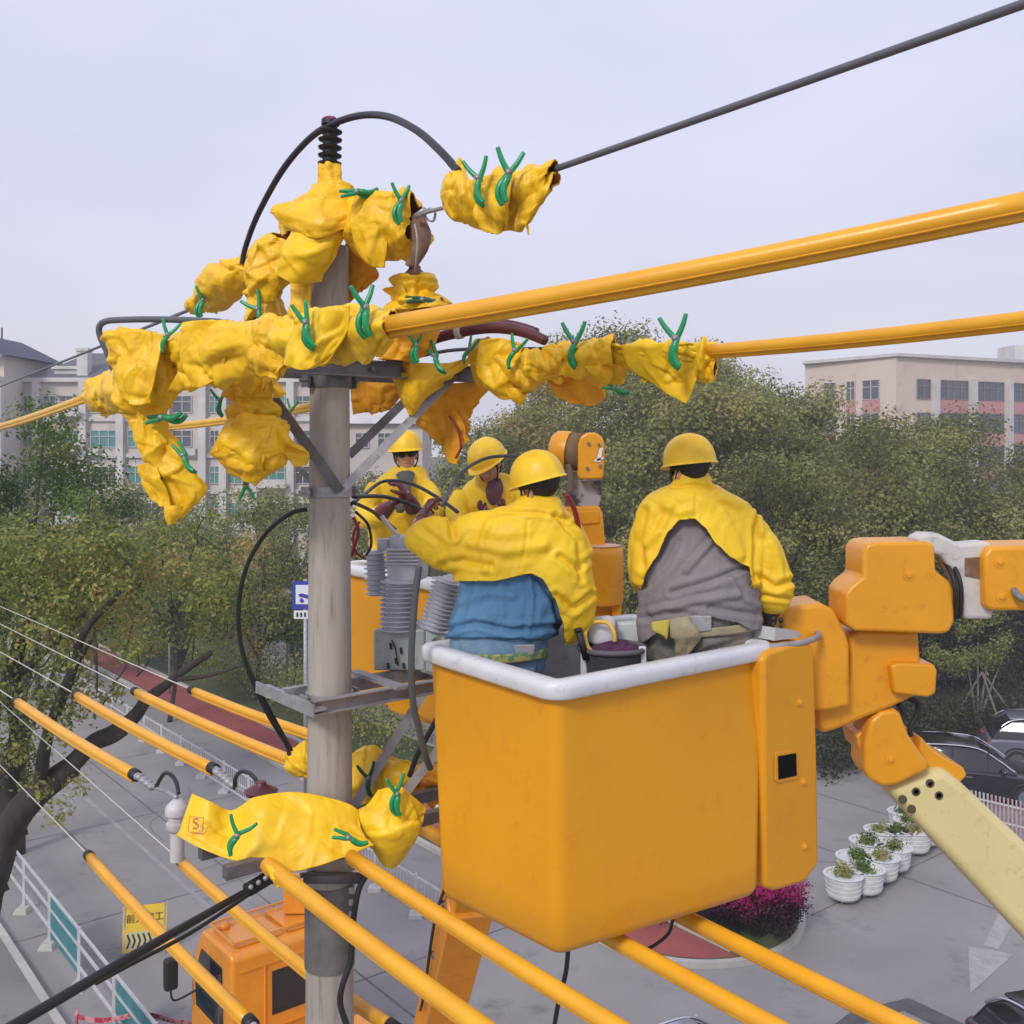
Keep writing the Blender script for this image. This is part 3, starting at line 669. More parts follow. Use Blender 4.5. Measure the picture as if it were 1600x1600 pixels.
# ================================================================ rails and street furniture
def fence_run(name, label, v, s0, s1, h, step, panels=(), foot=True, rails=(.35, .72, 1.0), m_=None):
    t = thing(name, label, 'fence', SV((s0+s1)/2, v)); m_ = m_ or WMET; n = int(abs(s1-s0)/step)
    r_ = MB()
    for z in rails: r_.bar(SV(s0, v, z*h), SV(s1, v, z*h), .04, .05)
    r_.build('rail', m_, t, smooth=False)
    for i in range(n+1):
        s = s0+(s1-s0)*i/n; p_ = MB(); p_.box(SV(s, v, h*.52), (.06, .06, h*1.04)); p_.build('post', m_, t, smooth=False)
        if foot: q = MB(); q.box(SV(s, v, .06), (.34, .5, .12), taper=.7); q.build('base', KERB, t, smooth=False, bevel=.02)
    for (a, b_) in panels:
        q = MB(); q.prism([SV(a, v, .22), SV(b_, v, .22), SV(b_, v, h*.98), SV(a, v, h*.98)], V*.02); q.build('panel', TEAL, t, smooth=False)
    return t
fence_run('road_fence', 'white tube barrier with teal panels along the left kerb', 6.0, 16.9, 60, 1.15, 2.15, ((16.95, 18.95), (21.25, 23.3), (36.3, 38.4)))
t = thing('lane_barrier', 'white picket barrier running beside the red track', 'fence', SV(17.8, 12.9))
for i in range(46):
    s = 17.8+i*1.8; q = MB(); q.box(SV(s, 12.9, .5), (.06, .06, 1.0)); q.box(SV(s, 12.9, .05), (.3, .3, .1)); q.build('post', WMET, t, smooth=False)
q = MB()
for z in (.22, .55, .92): q.bar(SV(17.8, 12.9, z), SV(99, 12.9, z), .035, .045)
q.build('rail', WMET, t, smooth=False)
q = MB()
for i in range(560): s = 17.8+i*.145; q.bar(SV(s, 12.9, .2), SV(s, 12.9, .92), .014, .014, up=(1, 0, 0))
q.build('pickets', WMET, t, smooth=False)
# picket fence at the right edge
t = thing('picket_fence', 'pale and pink picket fence in front of the black car', 'fence', gz(1560, 28.5)); a0, a1 = gz(1500, 29.4), gz(1690, 27.2)
q = MB()
for z in (.25, .75): q.bar(a0+Vector((0, 0, z)), a1+Vector((0, 0, z)), .03, .05)
q.build('rail', WMET, t, smooth=False)
for i in range(30):
    p_ = a0+(a1-a0)*i/29; q = MB(); q.bar(p_, p_+Vector((0, 0, .95)), .05, .03, up=(1, 0, 0)); q.build('picket', WMET if i < 8 else mat('faded_pink_picket', (.45, .28, .30), .7, c2=(.55, .45, .47), ns=9), t, smooth=False)
# work sign on the road
t = thing('work_sign', 'yellow roadworks board with black arrows standing on the road', 'sign', G(225, 1495)); B0 = G(225, 1495); rt = Vector((.97, .24, 0)); bk = Vector((-.24, .97, 0))
q = MB(); q.prism([B0-rt*.44+Vector((0, 0, .12)), B0+rt*.44+Vector((0, 0, .12)), B0+rt*.44+bk*.25+Vector((0, 0, .98)), B0-rt*.44+bk*.25+Vector((0, 0, .98))], bk*.02); q.build('board', SIGNY, t, smooth=False)
def on(a, z, o=.004): k = (z-.12)/.86; return B0+rt*a+bk*(.25*k)+Vector((0, 0, z))-bk*o
q = MB(); q.prism([on(-.40, .16), on(.40, .16), on(.40, .5), on(-.40, .5)], -bk*.003); q.build('arrow_panel', mat('pale_yellow_panel', (.55, .50, .28), .6), t, smooth=False)
q = MB()
for i in range(7):
    a = -.36+i*.105; q.prism([on(a, .2, .01), on(a+.05, .33, .01), on(a, .46, .01), on(a+.04, .46, .01), on(a+.09, .33, .01), on(a+.04, .2, .01)], -bk*.003)
q.build('arrow', INK, t, smooth=False)
q = MB()
for sg in (-1, 1): q.bar(B0+rt*.4*sg, B0+rt*.4*sg+bk*.25+Vector((0, 0, .98)), .03, .03); q.bar(B0+rt*.4*sg+bk*.6, B0+rt*.4*sg+bk*.25+Vector((0, 0, .98)), .03, .03)
q.build('stand', STEEL, t, smooth=False)
def text_mesh(txt, size, M, m_, parent, name='lettering', ext=.004):
    c = bpy.data.curves.new('t', 'FONT'); c.body = txt; c.size = size; c.extrude = ext; c.align_x = 'CENTER'; c.align_y = 'CENTER'
    o = bpy.data.objects.new(name, c); COL.objects.link(o); dg = bpy.context.evaluated_depsgraph_get(); dg.update()
    me = bpy.data.meshes.new_from_object(o.evaluated_get(dg), depsgraph=dg); bpy.data.objects.remove(o)
    me.name = name; me.materials.clear(); me.materials.append(m_); me.transform(M)
    org = ORG[parent.name] if parent is not None else Vector(); me.transform(Matrix.Translation(-org))
    o = bpy.data.objects.new(name, me); COL.objects.link(o); o.parent = parent; return o
nrm = -bk*.86+Vector((0, 0, .25)); nrm.normalize(); up = nrm.cross(rt)
M = Matrix.Translation(on(0, .74, .008)) @ Matrix((rt, up, nrm)).transposed().to_4x4()
text_mesh('前方施工', .19, M, INK, t)
# barrier tape
t = thing('barrier_tape', 'red and white tape strung between two red stakes by the truck', 'tape', P(220, 1650, 17.8))
q = MB(); ta = [P(120+i*20, 1584+6*math.sin(i*.9)+i*.6, 18.1-.03*i) for i in range(11)]
for a, b_ in zip(ta, ta[1:]): q.prism([a, b_, b_-Vector((0, 0, .09)), a-Vector((0, 0, .09))], (0, .004, 0))
q.build('tape', RED, t, smooth=False)
for p in (ta[0], ta[-1]): q = MB(); q.cyl(Vector((p.x, p.y, 0)), p+Vector((0, 0, .1)), .025); q.cyl(Vector((p.x, p.y, 0)), Vector((p.x, p.y, .05)), .15); q.build('stake', RED, t)
# street signs behind the pole
t = thing('street_sign', 'blue edged white square sign with dark emblem just left of the pole', 'sign', gz(476, 30)); D = 30.0
q = MB(); q.prism([P(457, 908, D), P(500, 908, D), P(500, 952, D), P(457, 952, D)], (0, .03, 0)); q.build('frame', SIGNB, t, smooth=False)
q = MB(); q.prism([P(462, 914, D-.01), P(495, 914, D-.01), P(495, 944, D-.01), P(462, 944, D-.01)], (0, .008, 0)); q.build('face', SIGNW, t, smooth=False)
q = MB(); q.prism([P(466, 929, D-.02), P(471, 927, D-.02), P(489, 932, D-.02), P(490, 936, D-.02), P(478, 935, D-.02), P(467, 932, D-.02)], (0, .006, 0)); q.cyl(P(472, 938, D-.02), P(472, 938, D-.012), .07); q.cyl(P(485, 939, D-.02), P(485, 939, D-.012), .07); q.build('emblem', SIGNB, t, smooth=False)
q = MB(); q.prism([P(459, 954, D), P(498, 954, D), P(498, 967, D), P(459, 967, D)], (0, .02, 0)); q.build('plate', SIGNW, t, smooth=False)
q = MB()
for a in (463, 469, 475, 481, 488): q.prism([P(a, 957, D-.01), P(a+3, 957, D-.01), P(a+3, 964, D-.01), P(a, 964, D-.01)], (0, .006, 0))
q.build('marks', INK, t, smooth=False)
q = MB(); q.cyl(Vector((P(477, 0, D).x, D+.06, 0)), P(477, 905, D+.06), .06); q.build('post', STEEL, t)
t = thing('street_sign', 'small blue square sign among the half bare trees', 'sign', gz(265, 44))
q = MB(); q.prism([P(254, 930, 44), P(276, 930, 44), P(276, 947, 44), P(254, 947, 44)], (0, .04, 0)); q.build('panel', mat('pale_blue_sign', (.06, .14, .36), .5), t, smooth=False)
q = MB(); q.prism([P(261, 934, 43.97), P(270, 934, 43.97), P(270, 941, 43.97), P(261, 941, 43.97)], (0, .02, 0)); q.build('symbol', SIGNW, t, smooth=False)
q = MB(); q.cyl(gz(265, 44.05), P(265, 932, 44.05), .05); q.build('post', STEEL, t)
# street camera arm seen left of the sign
t = thing('street_camera', 'white hooded camera on a pole beside the blue edged sign', 'camera', gz(446, 43.3))
q = MB(); q.loft([(437, 926, 437, 936, 43.3, .8), (448, 920, 447, 932, 43.3, .8), (455, 923, 452, 931, 43.3, .8)], 12, 3); q.build('housing', SIGNW, t)
q = MB(); q.cyl(P(453, 929, 43.2), P(457, 929, 43.2), .05); q.build('lens', INK, t)
q = MB(); q.cyl(gz(449, 43.4), P(449, 930, 43.4), .05); q.build('post', STEEL, t)
# white planters, zigzag rows
PG = 'white planters across the junction'
pos = [(1318, 1408, 'leftmost and nearest white planter, filled with shaggy green leaves'), (1352, 1398, 'white planter beside the leafiest one in the front row'), (1336, 1378, 'white planter with bushy leaves in the back row near the left end'),
       (1376, 1378, 'third white planter of the front row with low green plants'), (1356, 1352, 'white planter mid back row with yellow green plants'), (1396, 1362, 'fourth white planter of the front row'),
       (1378, 1334, 'white planter in the back row before the gap'), (1404, 1334, 'white planter in the middle of the zigzag with sparse twigs'), (1424, 1318, 'white planter of the back row close to the cream boom'),
       (1428, 1334, 'white planter of the front row close to the cream boom'), (1446, 1322, 'white planter touching the cream boom in the picture'), (1414, 1304, 'farthest white planter with a low brown plant')]
def planter(p, label, seed):
    t = thing('planter', label, 'planter', p, PG); q = MB()
    pr = [(0, .34), (.04, .37)]
    for i in range(4): z = .06+i*.13; z *= .85; pr += [(z, .385+.012*i), (z+.085, .405+.012*i), (z+.10, .375+.012*i)]
    pr += [(.52, .47), (.52, .40), (.47, .39), (.47, .0)]
    q.lathe(p+Vector((0, 0, .12)), (0, 0, 1), pr, 20); q.build('pot', mat('white_planter_plastic', (.68, .68, .68), .5, c2=(.58, .58, .57), ns=5), t, angle=30)
    q = MB()
    for a in range(3): q.cyl(p+Vector((math.cos(a*2.1)*.2, math.sin(a*2.1)*.2, 0)), p+Vector((math.cos(a*2.1)*.2, math.sin(a*2.1)*.2, .14)), .025)
    q.build('foot', STEEL, t); rg = random.Random(seed); big = .22 if seed in (0, 2, 3, 4) else .12
    leaves('plant', GRN2 if seed % 3 else GRN, [(p+Vector((rg.uniform(-.12, .12), rg.uniform(-.12, .12), .60+rg.uniform(0, big*.5))), .18+big*.15, rg.uniform(.3, .9)) for _ in range(5)], 520, .07, seed+900, t, p)
for i, (a, b_, lb) in enumerate(pos): planter(G(a, b_), lb, i)

# ================================================================ buildings
def window(par, B, ux, x0, x1, z0, z1, glass, nx, off, frame=None, nrm=None):
    """window on a wall plane: B wall origin, ux unit vector along wall, nrm outward"""
    fr = frame or WHITEW; q = MB()
    p = lambda x, z, o: B+ux*x+Vector((0, 0, z))+nrm*o
    q.prism([p(x0, z0, .02), p(x1, z0, .02), p(x1, z1, .02), p(x0, z1, .02)], nrm*.02)
    f = MB(); t = .06
    def br(a0, a1, b0, b1): f.prism([p(a0, b0, .045), p(a1, b0, .045), p(a1, b1, .045), p(a0, b1, .045)], nrm*.07)
    br(x0, x1, z0, z0+t); br(x0, x1, z1-t, z1); br(x0, x0+t, z0+t, z1-t); br(x1-t, x1, z0+t, z1-t)
    for i in range(1, nx): a = x0+(x1-x0)*i/nx; br(a-t/2, a+t/2, z0+t, z1-t)
    zz = z0+(z1-z0)*.62; br(x0+t, x1-t, zz+.001, zz+t)
    w_ = f.build('window', fr, par, smooth=False); q.build('pane', glass, w_, smooth=False); return w_
def block(name, label, O, ux, nrm, W, Dp, Hh, m_, st, group=None):
    """box building with front wall origin O (left end), storey lines"""
    t = thing(name, label, 'building', O, group); q = MB(); q.prism([O, O+ux*W, O+ux*W-nrm*Dp, O-nrm*Dp], (0, 0, Hh)); q.build('wall', m_, t, smooth=False); return t
X = Vector((1, 0, 0)); Y = Vector((0, 1, 0)); NY = -Y
D = 86.0
def wx(px, d=D): return (px-800)/F*d
def wz(py, d=D): return H-(py-700)/F*d
# apartments on the left: front wall
x0 = wx(20); x1 = wx(492); O = Vector((x0, D, 0)); HB = wz(597)
t = block('apartment_block', 'cream apartment block with grey tiled roof and green glazed balconies', O, X, NY, x1-x0, 12, HB, CREAM, 3)
q = MB(); q.prism([Vector((x0-.3, D-.45, HB)), Vector((x1+.3, D-.45, HB)), Vector((x1+.3, D+12, HB)), Vector((x0-.3, D+12, HB))], (0, 0, .35))
for py in (655, 712, 768, 824): q.box(Vector(((x0+x1)/2, D-.12, wz(py))), (x1-x0, .24, .35))
q.build('cornice', WHITEW, t, smooth=False)
q = MB()
# hipped roof between the towers
zr = HB+.35; rx0, rx1 = wx(45), wx(250)
q.add([Vector((rx0, D-.3, zr)), Vector((rx1, D-.3, zr)), Vector((rx1, D+11, zr)), Vector((rx0, D+11, zr)), Vector((rx0+3.0, D+5, wz(552, D+5))), Vector((rx1-2, D+5, wz(552, D+5)))], [(0, 1, 5, 4), (1, 2, 5), (2, 3, 4, 5), (3, 0, 4), (3, 2, 1, 0)])
rx0, rx1 = wx(250)+.1, wx(480)
q.add([Vector((rx0, D-.3, zr)), Vector((rx1, D-.3, zr)), Vector((rx1, D+11, zr)), Vector((rx0, D+11, zr)), Vector((rx0+1.0, D+5, wz(566, D+5))), Vector((rx1-3, D+5, wz(566, D+5)))], [(0, 1, 5, 4), (1, 2, 5), (2, 3, 4, 5), (3, 0, 4), (3, 2, 1, 0)])
rf = q.build('roof', ROOF, t, smooth=False)
for px in (90, 215, 330): q = MB(); q.box(Vector((wx(px)+.6, D+1.4, zr+.9)), (2.6, 2.2, .25)); q.box(Vector((wx(px)+.6, D+1.5, zr+.5)), (2.2, 2.0, 1.0)); q.build('dormer', WHITEW, rf, smooth=False)
for px in (127, 300): q = MB(); q.box(Vector((wx(px), D+.6, zr+1.1)), (.9, .9, 2.4)); q.box(Vector((wx(px), D+.6, zr+2.4)), (1.1, 1.1, .25)); q.build('chimney', WHITEW, rf, smooth=False)
for px in (60, 132, 190, 262, 318, 350, 398, 455):
    q = MB(); q.box(Vector((wx(px), D-.28, HB/2)), (.62, .55, HB-.02)); q.build('pilaster', WHITEW, t, smooth=False)
rows = [(618, 645), (672, 699), (728, 756), (785, 812)]; cols = [(32, 56, 'b'), (68, 88, 'd'), (93, 126, 'd'), (142, 184, 'g'), (200, 250, 'd'), (270, 300, 'd'), (328, 344, 'g'), (356, 390, 'd'), (408, 446, 'g'), (462, 485, 'd')]
rg = random.Random(12)
for (ya, yb) in rows:
    for (xa, xb, k) in cols:
        window(t, O, X, wx(xa)-x0, wx(xb)-x0, wz(yb), wz(ya), GLASSG if (k == 'g') != (rg.random() < .2) else GLASS, max(2, int((xb-xa)/11)), 0, nrm=NY)
for i, (px, py) in enumerate(((150, 706), (300, 706), (402, 762), (212, 762))): q = MB(); q.box(Vector((wx(px), D-.35, wz(py))), (.85, .38, .6)); q.build('air_conditioner', WHITEW, t, smooth=False)
for (xa, xb) in ((93, 126), (408, 446)):
    for (ya, yb) in rows:
        q = MB(); q.box(Vector((wx((xa+xb)/2), D-.7, wz(yb+4))), (wx(xb)-wx(xa)+.5, .9, .18)); q.box(Vector((wx((xa+xb)/2), D-1.12, wz(yb-1))), (wx(xb)-wx(xa)+.5, .06, .7)); q.build('balcony', WHITEW, t, smooth=False)
# corner tower with navy roof
t = thing('corner_tower', 'cream tower with a navy hipped roof at the left edge', 'building', Vector((wx(-25), D-2, 0)))
q = MB(); q.box(Vector((wx(-28), D+1, wz(562)/2)), (wx(38)-wx(-95), 9, wz(562))); q.build('wall', CREAM, t, smooth=False)
q = MB(); zt = wz(562); xa, xb = wx(-102), wx(56)
q.add([Vector((xa, D-4, zt)), Vector((xb, D-4, zt)), Vector((xb, D+6, zt)), Vector((xa, D+6, zt)), Vector((xa+2.6, D-1, wz(530))), Vector((xb-2.6, D-1, wz(530))), Vector((xb-2.6, D+3, wz(530))), Vector((xa+2.6, D+3, wz(530)))], [(0, 1, 5, 4), (1, 2, 6, 5), (2, 3, 7, 6), (3, 0, 4, 7), (4, 5, 6, 7), (3, 2, 1, 0)])
q.cyl(Vector((wx(3), D, wz(532))), Vector((wx(3), D, wz(512))), .07); q.build('roof', NAVY, t, smooth=False)
O2 = Vector((wx(-95), D-3.5, 0))
for (ya, yb) in [(568, 592)]+rows: window(t, O2, X, wx(-12)-O2.x, wx(7)-O2.x, wz(yb), wz(ya), GLASSG, 2, 0, nrm=NY); window(t, O2, X, wx(17)-O2.x, wx(28)-O2.x, wz(yb), wz(ya), GLASS, 1, 0, nrm=NY)
for px in (12, 33): q = MB(); q.box(Vector((wx(px), D-3.75, wz(597)/2)), (.55, .5, wz(597))); q.build('pilaster', WHITEW, t, smooth=False)
q = MB(); q.box(Vector((wx(-28), D-3.9, wz(597))), (wx(40)-wx(-95), .8, .4)); q.box(Vector((wx(-28), D-3.9, wz(563))), (wx(40)-wx(-95), .8, .3)); q.build('cornice', WHITEW, t, smooth=False)
# low white building right of the pole
d2 = 78; O3 = Vector((wx(500, d2), d2, 0)); t = block('low_building', 'low white building with grey roof behind the man in dark glasses', O3, X, NY, wx(660, d2)-O3.x, 9, wz(662, d2), CREAM, 3)
q = MB(); za = wz(662, d2); xa, xb = wx(496, d2), wx(664, d2); q.add([Vector((xa, d2-.5, za)), Vector((xb, d2-.5, za)), Vector((xb, d2+9, za)), Vector((xa, d2+9, za)), Vector((xa+1, d2+4, za+1.5)), Vector((xb-1, d2+4, za+1.5))], [(0, 1, 5, 4), (1, 2, 5), (2, 3, 4, 5), (3, 0, 4), (3, 2, 1, 0)])
q.build('roof', WHITEW, t, smooth=False)
for xa in (520, 555, 590, 625): window(t, O3, X, wx(xa, d2)-O3.x, wx(xa+22, d2)-O3.x, wz(700, d2), wz(676, d2), GLASS, 2, 0, nrm=NY)
# the school on the right, two wings meeting at a corner
dc = 95.0; Cn = Vector((wx(1400, dc), dc, 0)); L_ = Vector((wx(1258, 104), 104, 0)); Rt = Vector((wx(1720, 108), 108, 0)); HS = wz(557, dc)
t = thing('school_building', 'peach building with rose panels and a flat roof above the trees', 'building', Cn)
bk_ = Vector((0, 14, 0)); q = MB(); q.prism([L_, Cn, Rt, Rt+bk_, Cn+bk_*2, L_+bk_+Vector((5.6, 0, 0))], (0, 0, HS)); q.build('wall', PINKW, t, smooth=False)
q = MB(); o_ = Vector((0, -.4, 0)); q.prism([L_+o_+Vector((-.4, 0, HS)), Cn+o_+Vector((0, 0, HS)), Rt+o_+Vector((.4, 0, HS)), Rt+bk_+Vector((0, 0, HS)), Cn+bk_*2+Vector((0, 0, HS)), L_+bk_+Vector((5.6, 0, HS))], (0, 0, .3)); q.build('parapet', WHITEW, t, smooth=False)
def on_wing(A, B_, px):   # distance along the wall where pixel column px meets it
    k = (px-800)/F; dx, dy = B_.x-A.x, B_.y-A.y; tt = (k*A.y-A.x)/(dx-k*dy); return tt*math.hypot(dx, dy)
uR = (Rt-Cn).normalized(); nR = Vector((uR.y, -uR.x, 0)); uL = (Cn-L_).normalized(); nL = Vector((uL.y, -uL.x, 0))
for fl in range(4):
    zt_ = HS-2.0-fl*3.15
    for (xa, xb, n_) in ((1432, 1453, 2), (1468, 1512, 4), (1526, 1568, 4), (1582, 1625, 4), (1640, 1680, 4)):
        a, b_ = on_wing(Cn, Rt, xa), on_wing(Cn, Rt, xb); window(t, Cn, uR, a, b_, zt_-1.85, zt_, GLASS, n_, 0, nrm=nR, frame=mat('brown_window_frame', (.24, .19, .20), .5))
        if n_ == 4:
            q = MB(); q.prism([Cn+uR*a+nR*.02+Vector((0, 0, zt_-3.1)), Cn+uR*b_+nR*.02+Vector((0, 0, zt_-3.1)), Cn+uR*b_+nR*.02+Vector((0, 0, zt_-1.9)), Cn+uR*a+nR*.02+Vector((0, 0, zt_-1.9))], nR*.05); q.build('spandrel', ROSE, t, smooth=False)
    for xa in (1460, 1519, 1575, 1632):
        if fl == 0:
            a = on_wing(Cn, Rt, xa); q = MB(); q.prism([Cn+uR*(a-.35)+nR*.01, Cn+uR*(a+.35)+nR*.01, Cn+uR*(a+.35)+nR*.4, Cn+uR*(a-.35)+nR*.4], (0, 0, HS-1.8)); q.build('pier', WHITEW, t, smooth=False)
    for (xa, xb) in ((1323, 1337), (1348, 1375), (1288, 1306)):
        a, b_ = on_wing(L_, Cn, xa), on_wing(L_, Cn, xb); window(t, L_, uL, a, b_, zt_-1.9, zt_, GLASS, 2, 0, nrm=nL)
        q = MB(); q.prism([L_+uL*a+nL*.02+Vector((0, 0, zt_-3.1)), L_+uL*b_+nL*.02+Vector((0, 0, zt_-3.1)), L_+uL*b_+nL*.02+Vector((0, 0, zt_-1.95)), L_+uL*a+nL*.02+Vector((0, 0, zt_-1.95))], nL*.05); q.build('spandrel', ROSE, t, smooth=False)
q = MB(); q.box(Rt+Vector((-4.6, 6, HS+1.4)), (5, 4, 2.8)); q.build('roof_hut', WHITEW, t, smooth=False)
# pale low building glimpsed behind the hedge at the right
d2 = 62; O4 = Vector((wx(1380, d2), d2, 0)); t = block('white_building', 'low white building glimpsed through the trees right of the boom joint', O4, X, NY, 14, 6, 4.2, WHITEW, 3)
for i in range(5): window(t, O4, X, .8+i*2.6, 2.4+i*2.6, 1.0, 3.0, GLASS, 2, 0, nrm=NY)

# ================================================================ thin overcast haze over the whole place
q = MB(); q.box((0, 60, 11.5), (420, 320, 25.2)); hz = q.build('haze', mat('haze_air', (1, 1, 1)), smooth=False); tag(hz, kind='stuff')
hm = MATS['haze_air'].node_tree; hm.nodes.remove(hm.nodes['Principled BSDF']); pv = hm.nodes.new('ShaderNodeVolumePrincipled')
pv.inputs['Color'].default_value = (.86, .88, .95, 1); pv.inputs['Density'].default_value = .0015; hm.links.new(pv.outputs[0], hm.nodes['Material Output'].inputs['Volume'])
# ================================================================ cars
def car(label, loc, yaw, paint, sc=1.0, name='parked_car'):
    t = thing(name, label, 'car', (0, 0, 0), 'parked cars'); ORG[t.name] = Vector()
    L, W = 4.7, 1.86; n = 20
    # side profile (x along car, z) lower body and cabin
    body = [(-2.35, .42), (-2.33, .75), (-2.25, .98), (-1.9, 1.02), (-1.3, 1.03), (.9, 1.0), (1.7, .92), (2.15, .80), (2.33, .62), (2.35, .36), (1.9, .24), (-2.1, .26)]
    def shell_(prof, ws, m_, nm, bv):
        q = MB(); N = len(prof)
        for s_, (wd, ) in zip((-1, 1), ((ws,), (ws,))): pass
        cols_ = [(-1, .90), (-.93, 1.0), (.93, 1.0), (1, .90)]
        vs = []
        for yk, k in cols_:
            for x, z in prof:
                zc = .6; vs.append(Vector((x*(1 if abs(yk) < .95 else .975), yk*W/2*ws(z), zc+(z-zc)*(1 if abs(yk) < .95 else .96))))
        fs = []
        for c in range(3):
            for i in range(N): i2 = (i+1) % N; fs.append((c*N+i, (c+1)*N+i, (c+1)*N+i2, c*N+i2))
        fs.append(tuple(range(N))); fs.append(tuple(3*N+i for i in range(N-1, -1, -1)))
        q.add(vs, fs); return q.build(nm, m_, t, bevel=bv, seg=3, smooth=True, angle=50)
    shell_(body, lambda z: 1.0, paint, 'body', .05)
    cab = [(-2.2, 1.0), (-1.95, 1.35), (-1.55, 1.62), (-.6, 1.68), (.25, 1.62), (.75, 1.35), (1.25, 1.0)]
    shell_(cab, lambda z: .92-.16*max(0, z-1.0)/.68, CARGL, 'glasshouse', .04)
    q = MB(); q.add([Vector((x, y, z)) for x, z in ((-1.62, 1.66), (-.6, 1.715), (.22, 1.655)) for y in (-.66, .66)], [(0, 1, 3, 2), (2, 3, 5, 4)]); q.build('roof', paint, t, solid=.05, bevel=.02)
    for sg in (-1, 1):
        q = MB(); q.ptube([Vector((-1.9, sg*.78, 1.40)), Vector((-1.5, sg*.71, 1.64)), Vector((-.6, sg*.69, 1.71)), Vector((.2, sg*.71, 1.65)), Vector((.7, sg*.78, 1.38)), Vector((1.15, sg*.84, 1.07))], .022, 8); q.build('roof_rail', CHROME, t)
        for x in (-.55, .45): q = MB(); q.bar(Vector((x-.05, sg*.83, 1.05)), Vector((x, sg*.74, 1.6)), .05, .04); q.build('pillar', paint, t, smooth=False)
        q = MB(); q.loft([(0, 0, 0, 0, 1, 1)]*0 or [(800, 700, 801, 700, 1, 1), (800, 701, 801, 701, 1, 1)], 6, 1) if 0 else q.ell(Vector((.85, sg*1.02, 1.1)), (.10, .12, .09)); q.build('mirror', paint, t)
        for x in (-1.42, 1.45):
            wl = MB(); wl.lathe(Vector((x, sg*.72, .35)), (0, sg, 0), [(0, .27), (.0, .35), (.18, .355), (.23, .33), (.232, .25), (.20, .24)], 24)
            wo_ = wl.build('wheel', TYRE, t, angle=35); rm = MB()
            rm.lathe(Vector((x, sg*.72, .35)), (0, sg, 0), [(.19, .24), (.222, .235), (.215, .20)], 24)
            for k in range(5): a = k*1.2566; rm.bar(Vector((x, sg*.94, .35)), Vector((x+math.cos(a)*.22, sg*.935, .35+math.sin(a)*.22)), .05, .02, up=(0, 1, 0))
            rm.build('rim', CHROME if paint is not CARB else CARG, wo_, smooth=False)
            ar = MB(); ar.tube([Vector((x+math.cos(a)*.42, sg*.925, .35+math.sin(a)*.42)) for a in [math.pi*k/12 for k in range(13)]], .035, 8); ar.build('arch', RUB, t)
        q = MB(); q.ell(Vector((2.12, sg*.68, .76)), (.18, .2, .08)); q.build('headlight', LAMP, t)
        q = MB(); q.ell(Vector((-2.28, sg*.68, .86)), (.08, .2, .09)); q.build('tail_light', TAIL, t)
        q = MB(); q.bar(Vector((-.2, sg*.935, .86)), Vector((-.02, sg*.935, .86)), .03, .025); q.build('door_handle', CHROME, t, smooth=False)
    q = MB(); q.box(Vector((2.34, 0, .55)), (.04, .9, .18)); q.build('grille', RUB, t, smooth=False, bevel=.01)
    t.location = loc; t.rotation_euler = (0, 0, yaw); t.scale = (sc, sc, sc); return t
c1 = car('black estate car with silver roof rail parked behind the picket fence', gz(1560, 31.5)+Vector((-.9, 0, 0)), R(-17), CARB)
car('dark blue grey car parked behind the black estate car at the right edge', gz(1655, 34.3), R(-17), CARG)
car('black car with a red tail lamp cut by the lower right corner', G(1715, 1800)+Vector((.3, 0, 0)), R(-75), CARB)
car('pale car with a white striped roof half under the bottom edge', G(1105, 1800), R(32), CARW)
car('pale grey car parked behind the hedge near the orange arm', gz(1470, 47), R(0), CARW)
car('white car on the far road left of the pole', gz(330, 61), R(140), CARW)

# ================================================================ bucket truck on the road (only its cab is in view)
t = thing('bucket_truck', 'orange bucket truck with mirror on its left, parked on the road', 'truck', SV(13, 7.7)); T0 = ORG[t.name]
fU, rV = U, V      # the truck points away along the street
def tp(s, v, z): return SV(s, v, z)
cs0, cs1 = 15.15, 16.7; v0, v1 = 6.55, 8.75; zt = 2.8
# front is towards +U
q = MB()
prof = [(cs0, .75), (cs0, zt-.08), (cs0+.10, zt), (cs1-.35, zt-.03), (cs1-.05, zt-.45), (cs1+.10, 1.75), (cs1+.12, .75)]
q.prism([tp(s, v0, z) for s, z in prof], V*(v1-v0)); q.build('cab', ORG2, t, bevel=.06, seg=3, angle=40)
q = MB(); q.prism([tp(cs0+.30, v0-.005, 1.48), tp(cs1-.18, v0-.005, 1.48), tp(cs1-.14, v0-.005, 2.0), tp(cs1-.40, v0-.005, 2.48), tp(cs0+.34, v0-.005, 2.48)], -V*.02)
d_ = MB(); d_.prism([tp(cs0+.22, v0-.001, .85), tp(cs1-.1, v0-.001, .85), tp(cs1-.1, v0-.001, 1.95), tp(cs1-.38, v0-.001, 2.52), tp(cs0+.28, v0-.001, 2.52)], -V*.003)
dd = d_.build('door', ORG2, t, smooth=False); q.build('window', CARGL, dd, smooth=False); h_ = MB(); h_.bar(tp(cs0+.42, v0-.03, 1.45), tp(cs0+.6, v0-.03, 1.45), .03, .03); h_.build('handle', RUB, dd, smooth=False)
q = MB(); q.prism([tp(cs0-.004, v0+.75, 1.72), tp(cs0-.004, v1-.75, 1.72), tp(cs0-.004, v1-.75, 2.28), tp(cs0-.004, v0+.75, 2.28)], -U*.02); q.build('rear_window', INK, t, smooth=False, bevel=.04)
q = MB(); q.prism([tp(cs1+.13, v0+.12, 1.78), tp(cs1+.13, v1-.12, 1.78), tp(cs1-.08, v1-.2, 2.42), tp(cs1-.08, v0+.2, 2.42)], U*.02); q.build('windscreen', CARGL, t, smooth=False)
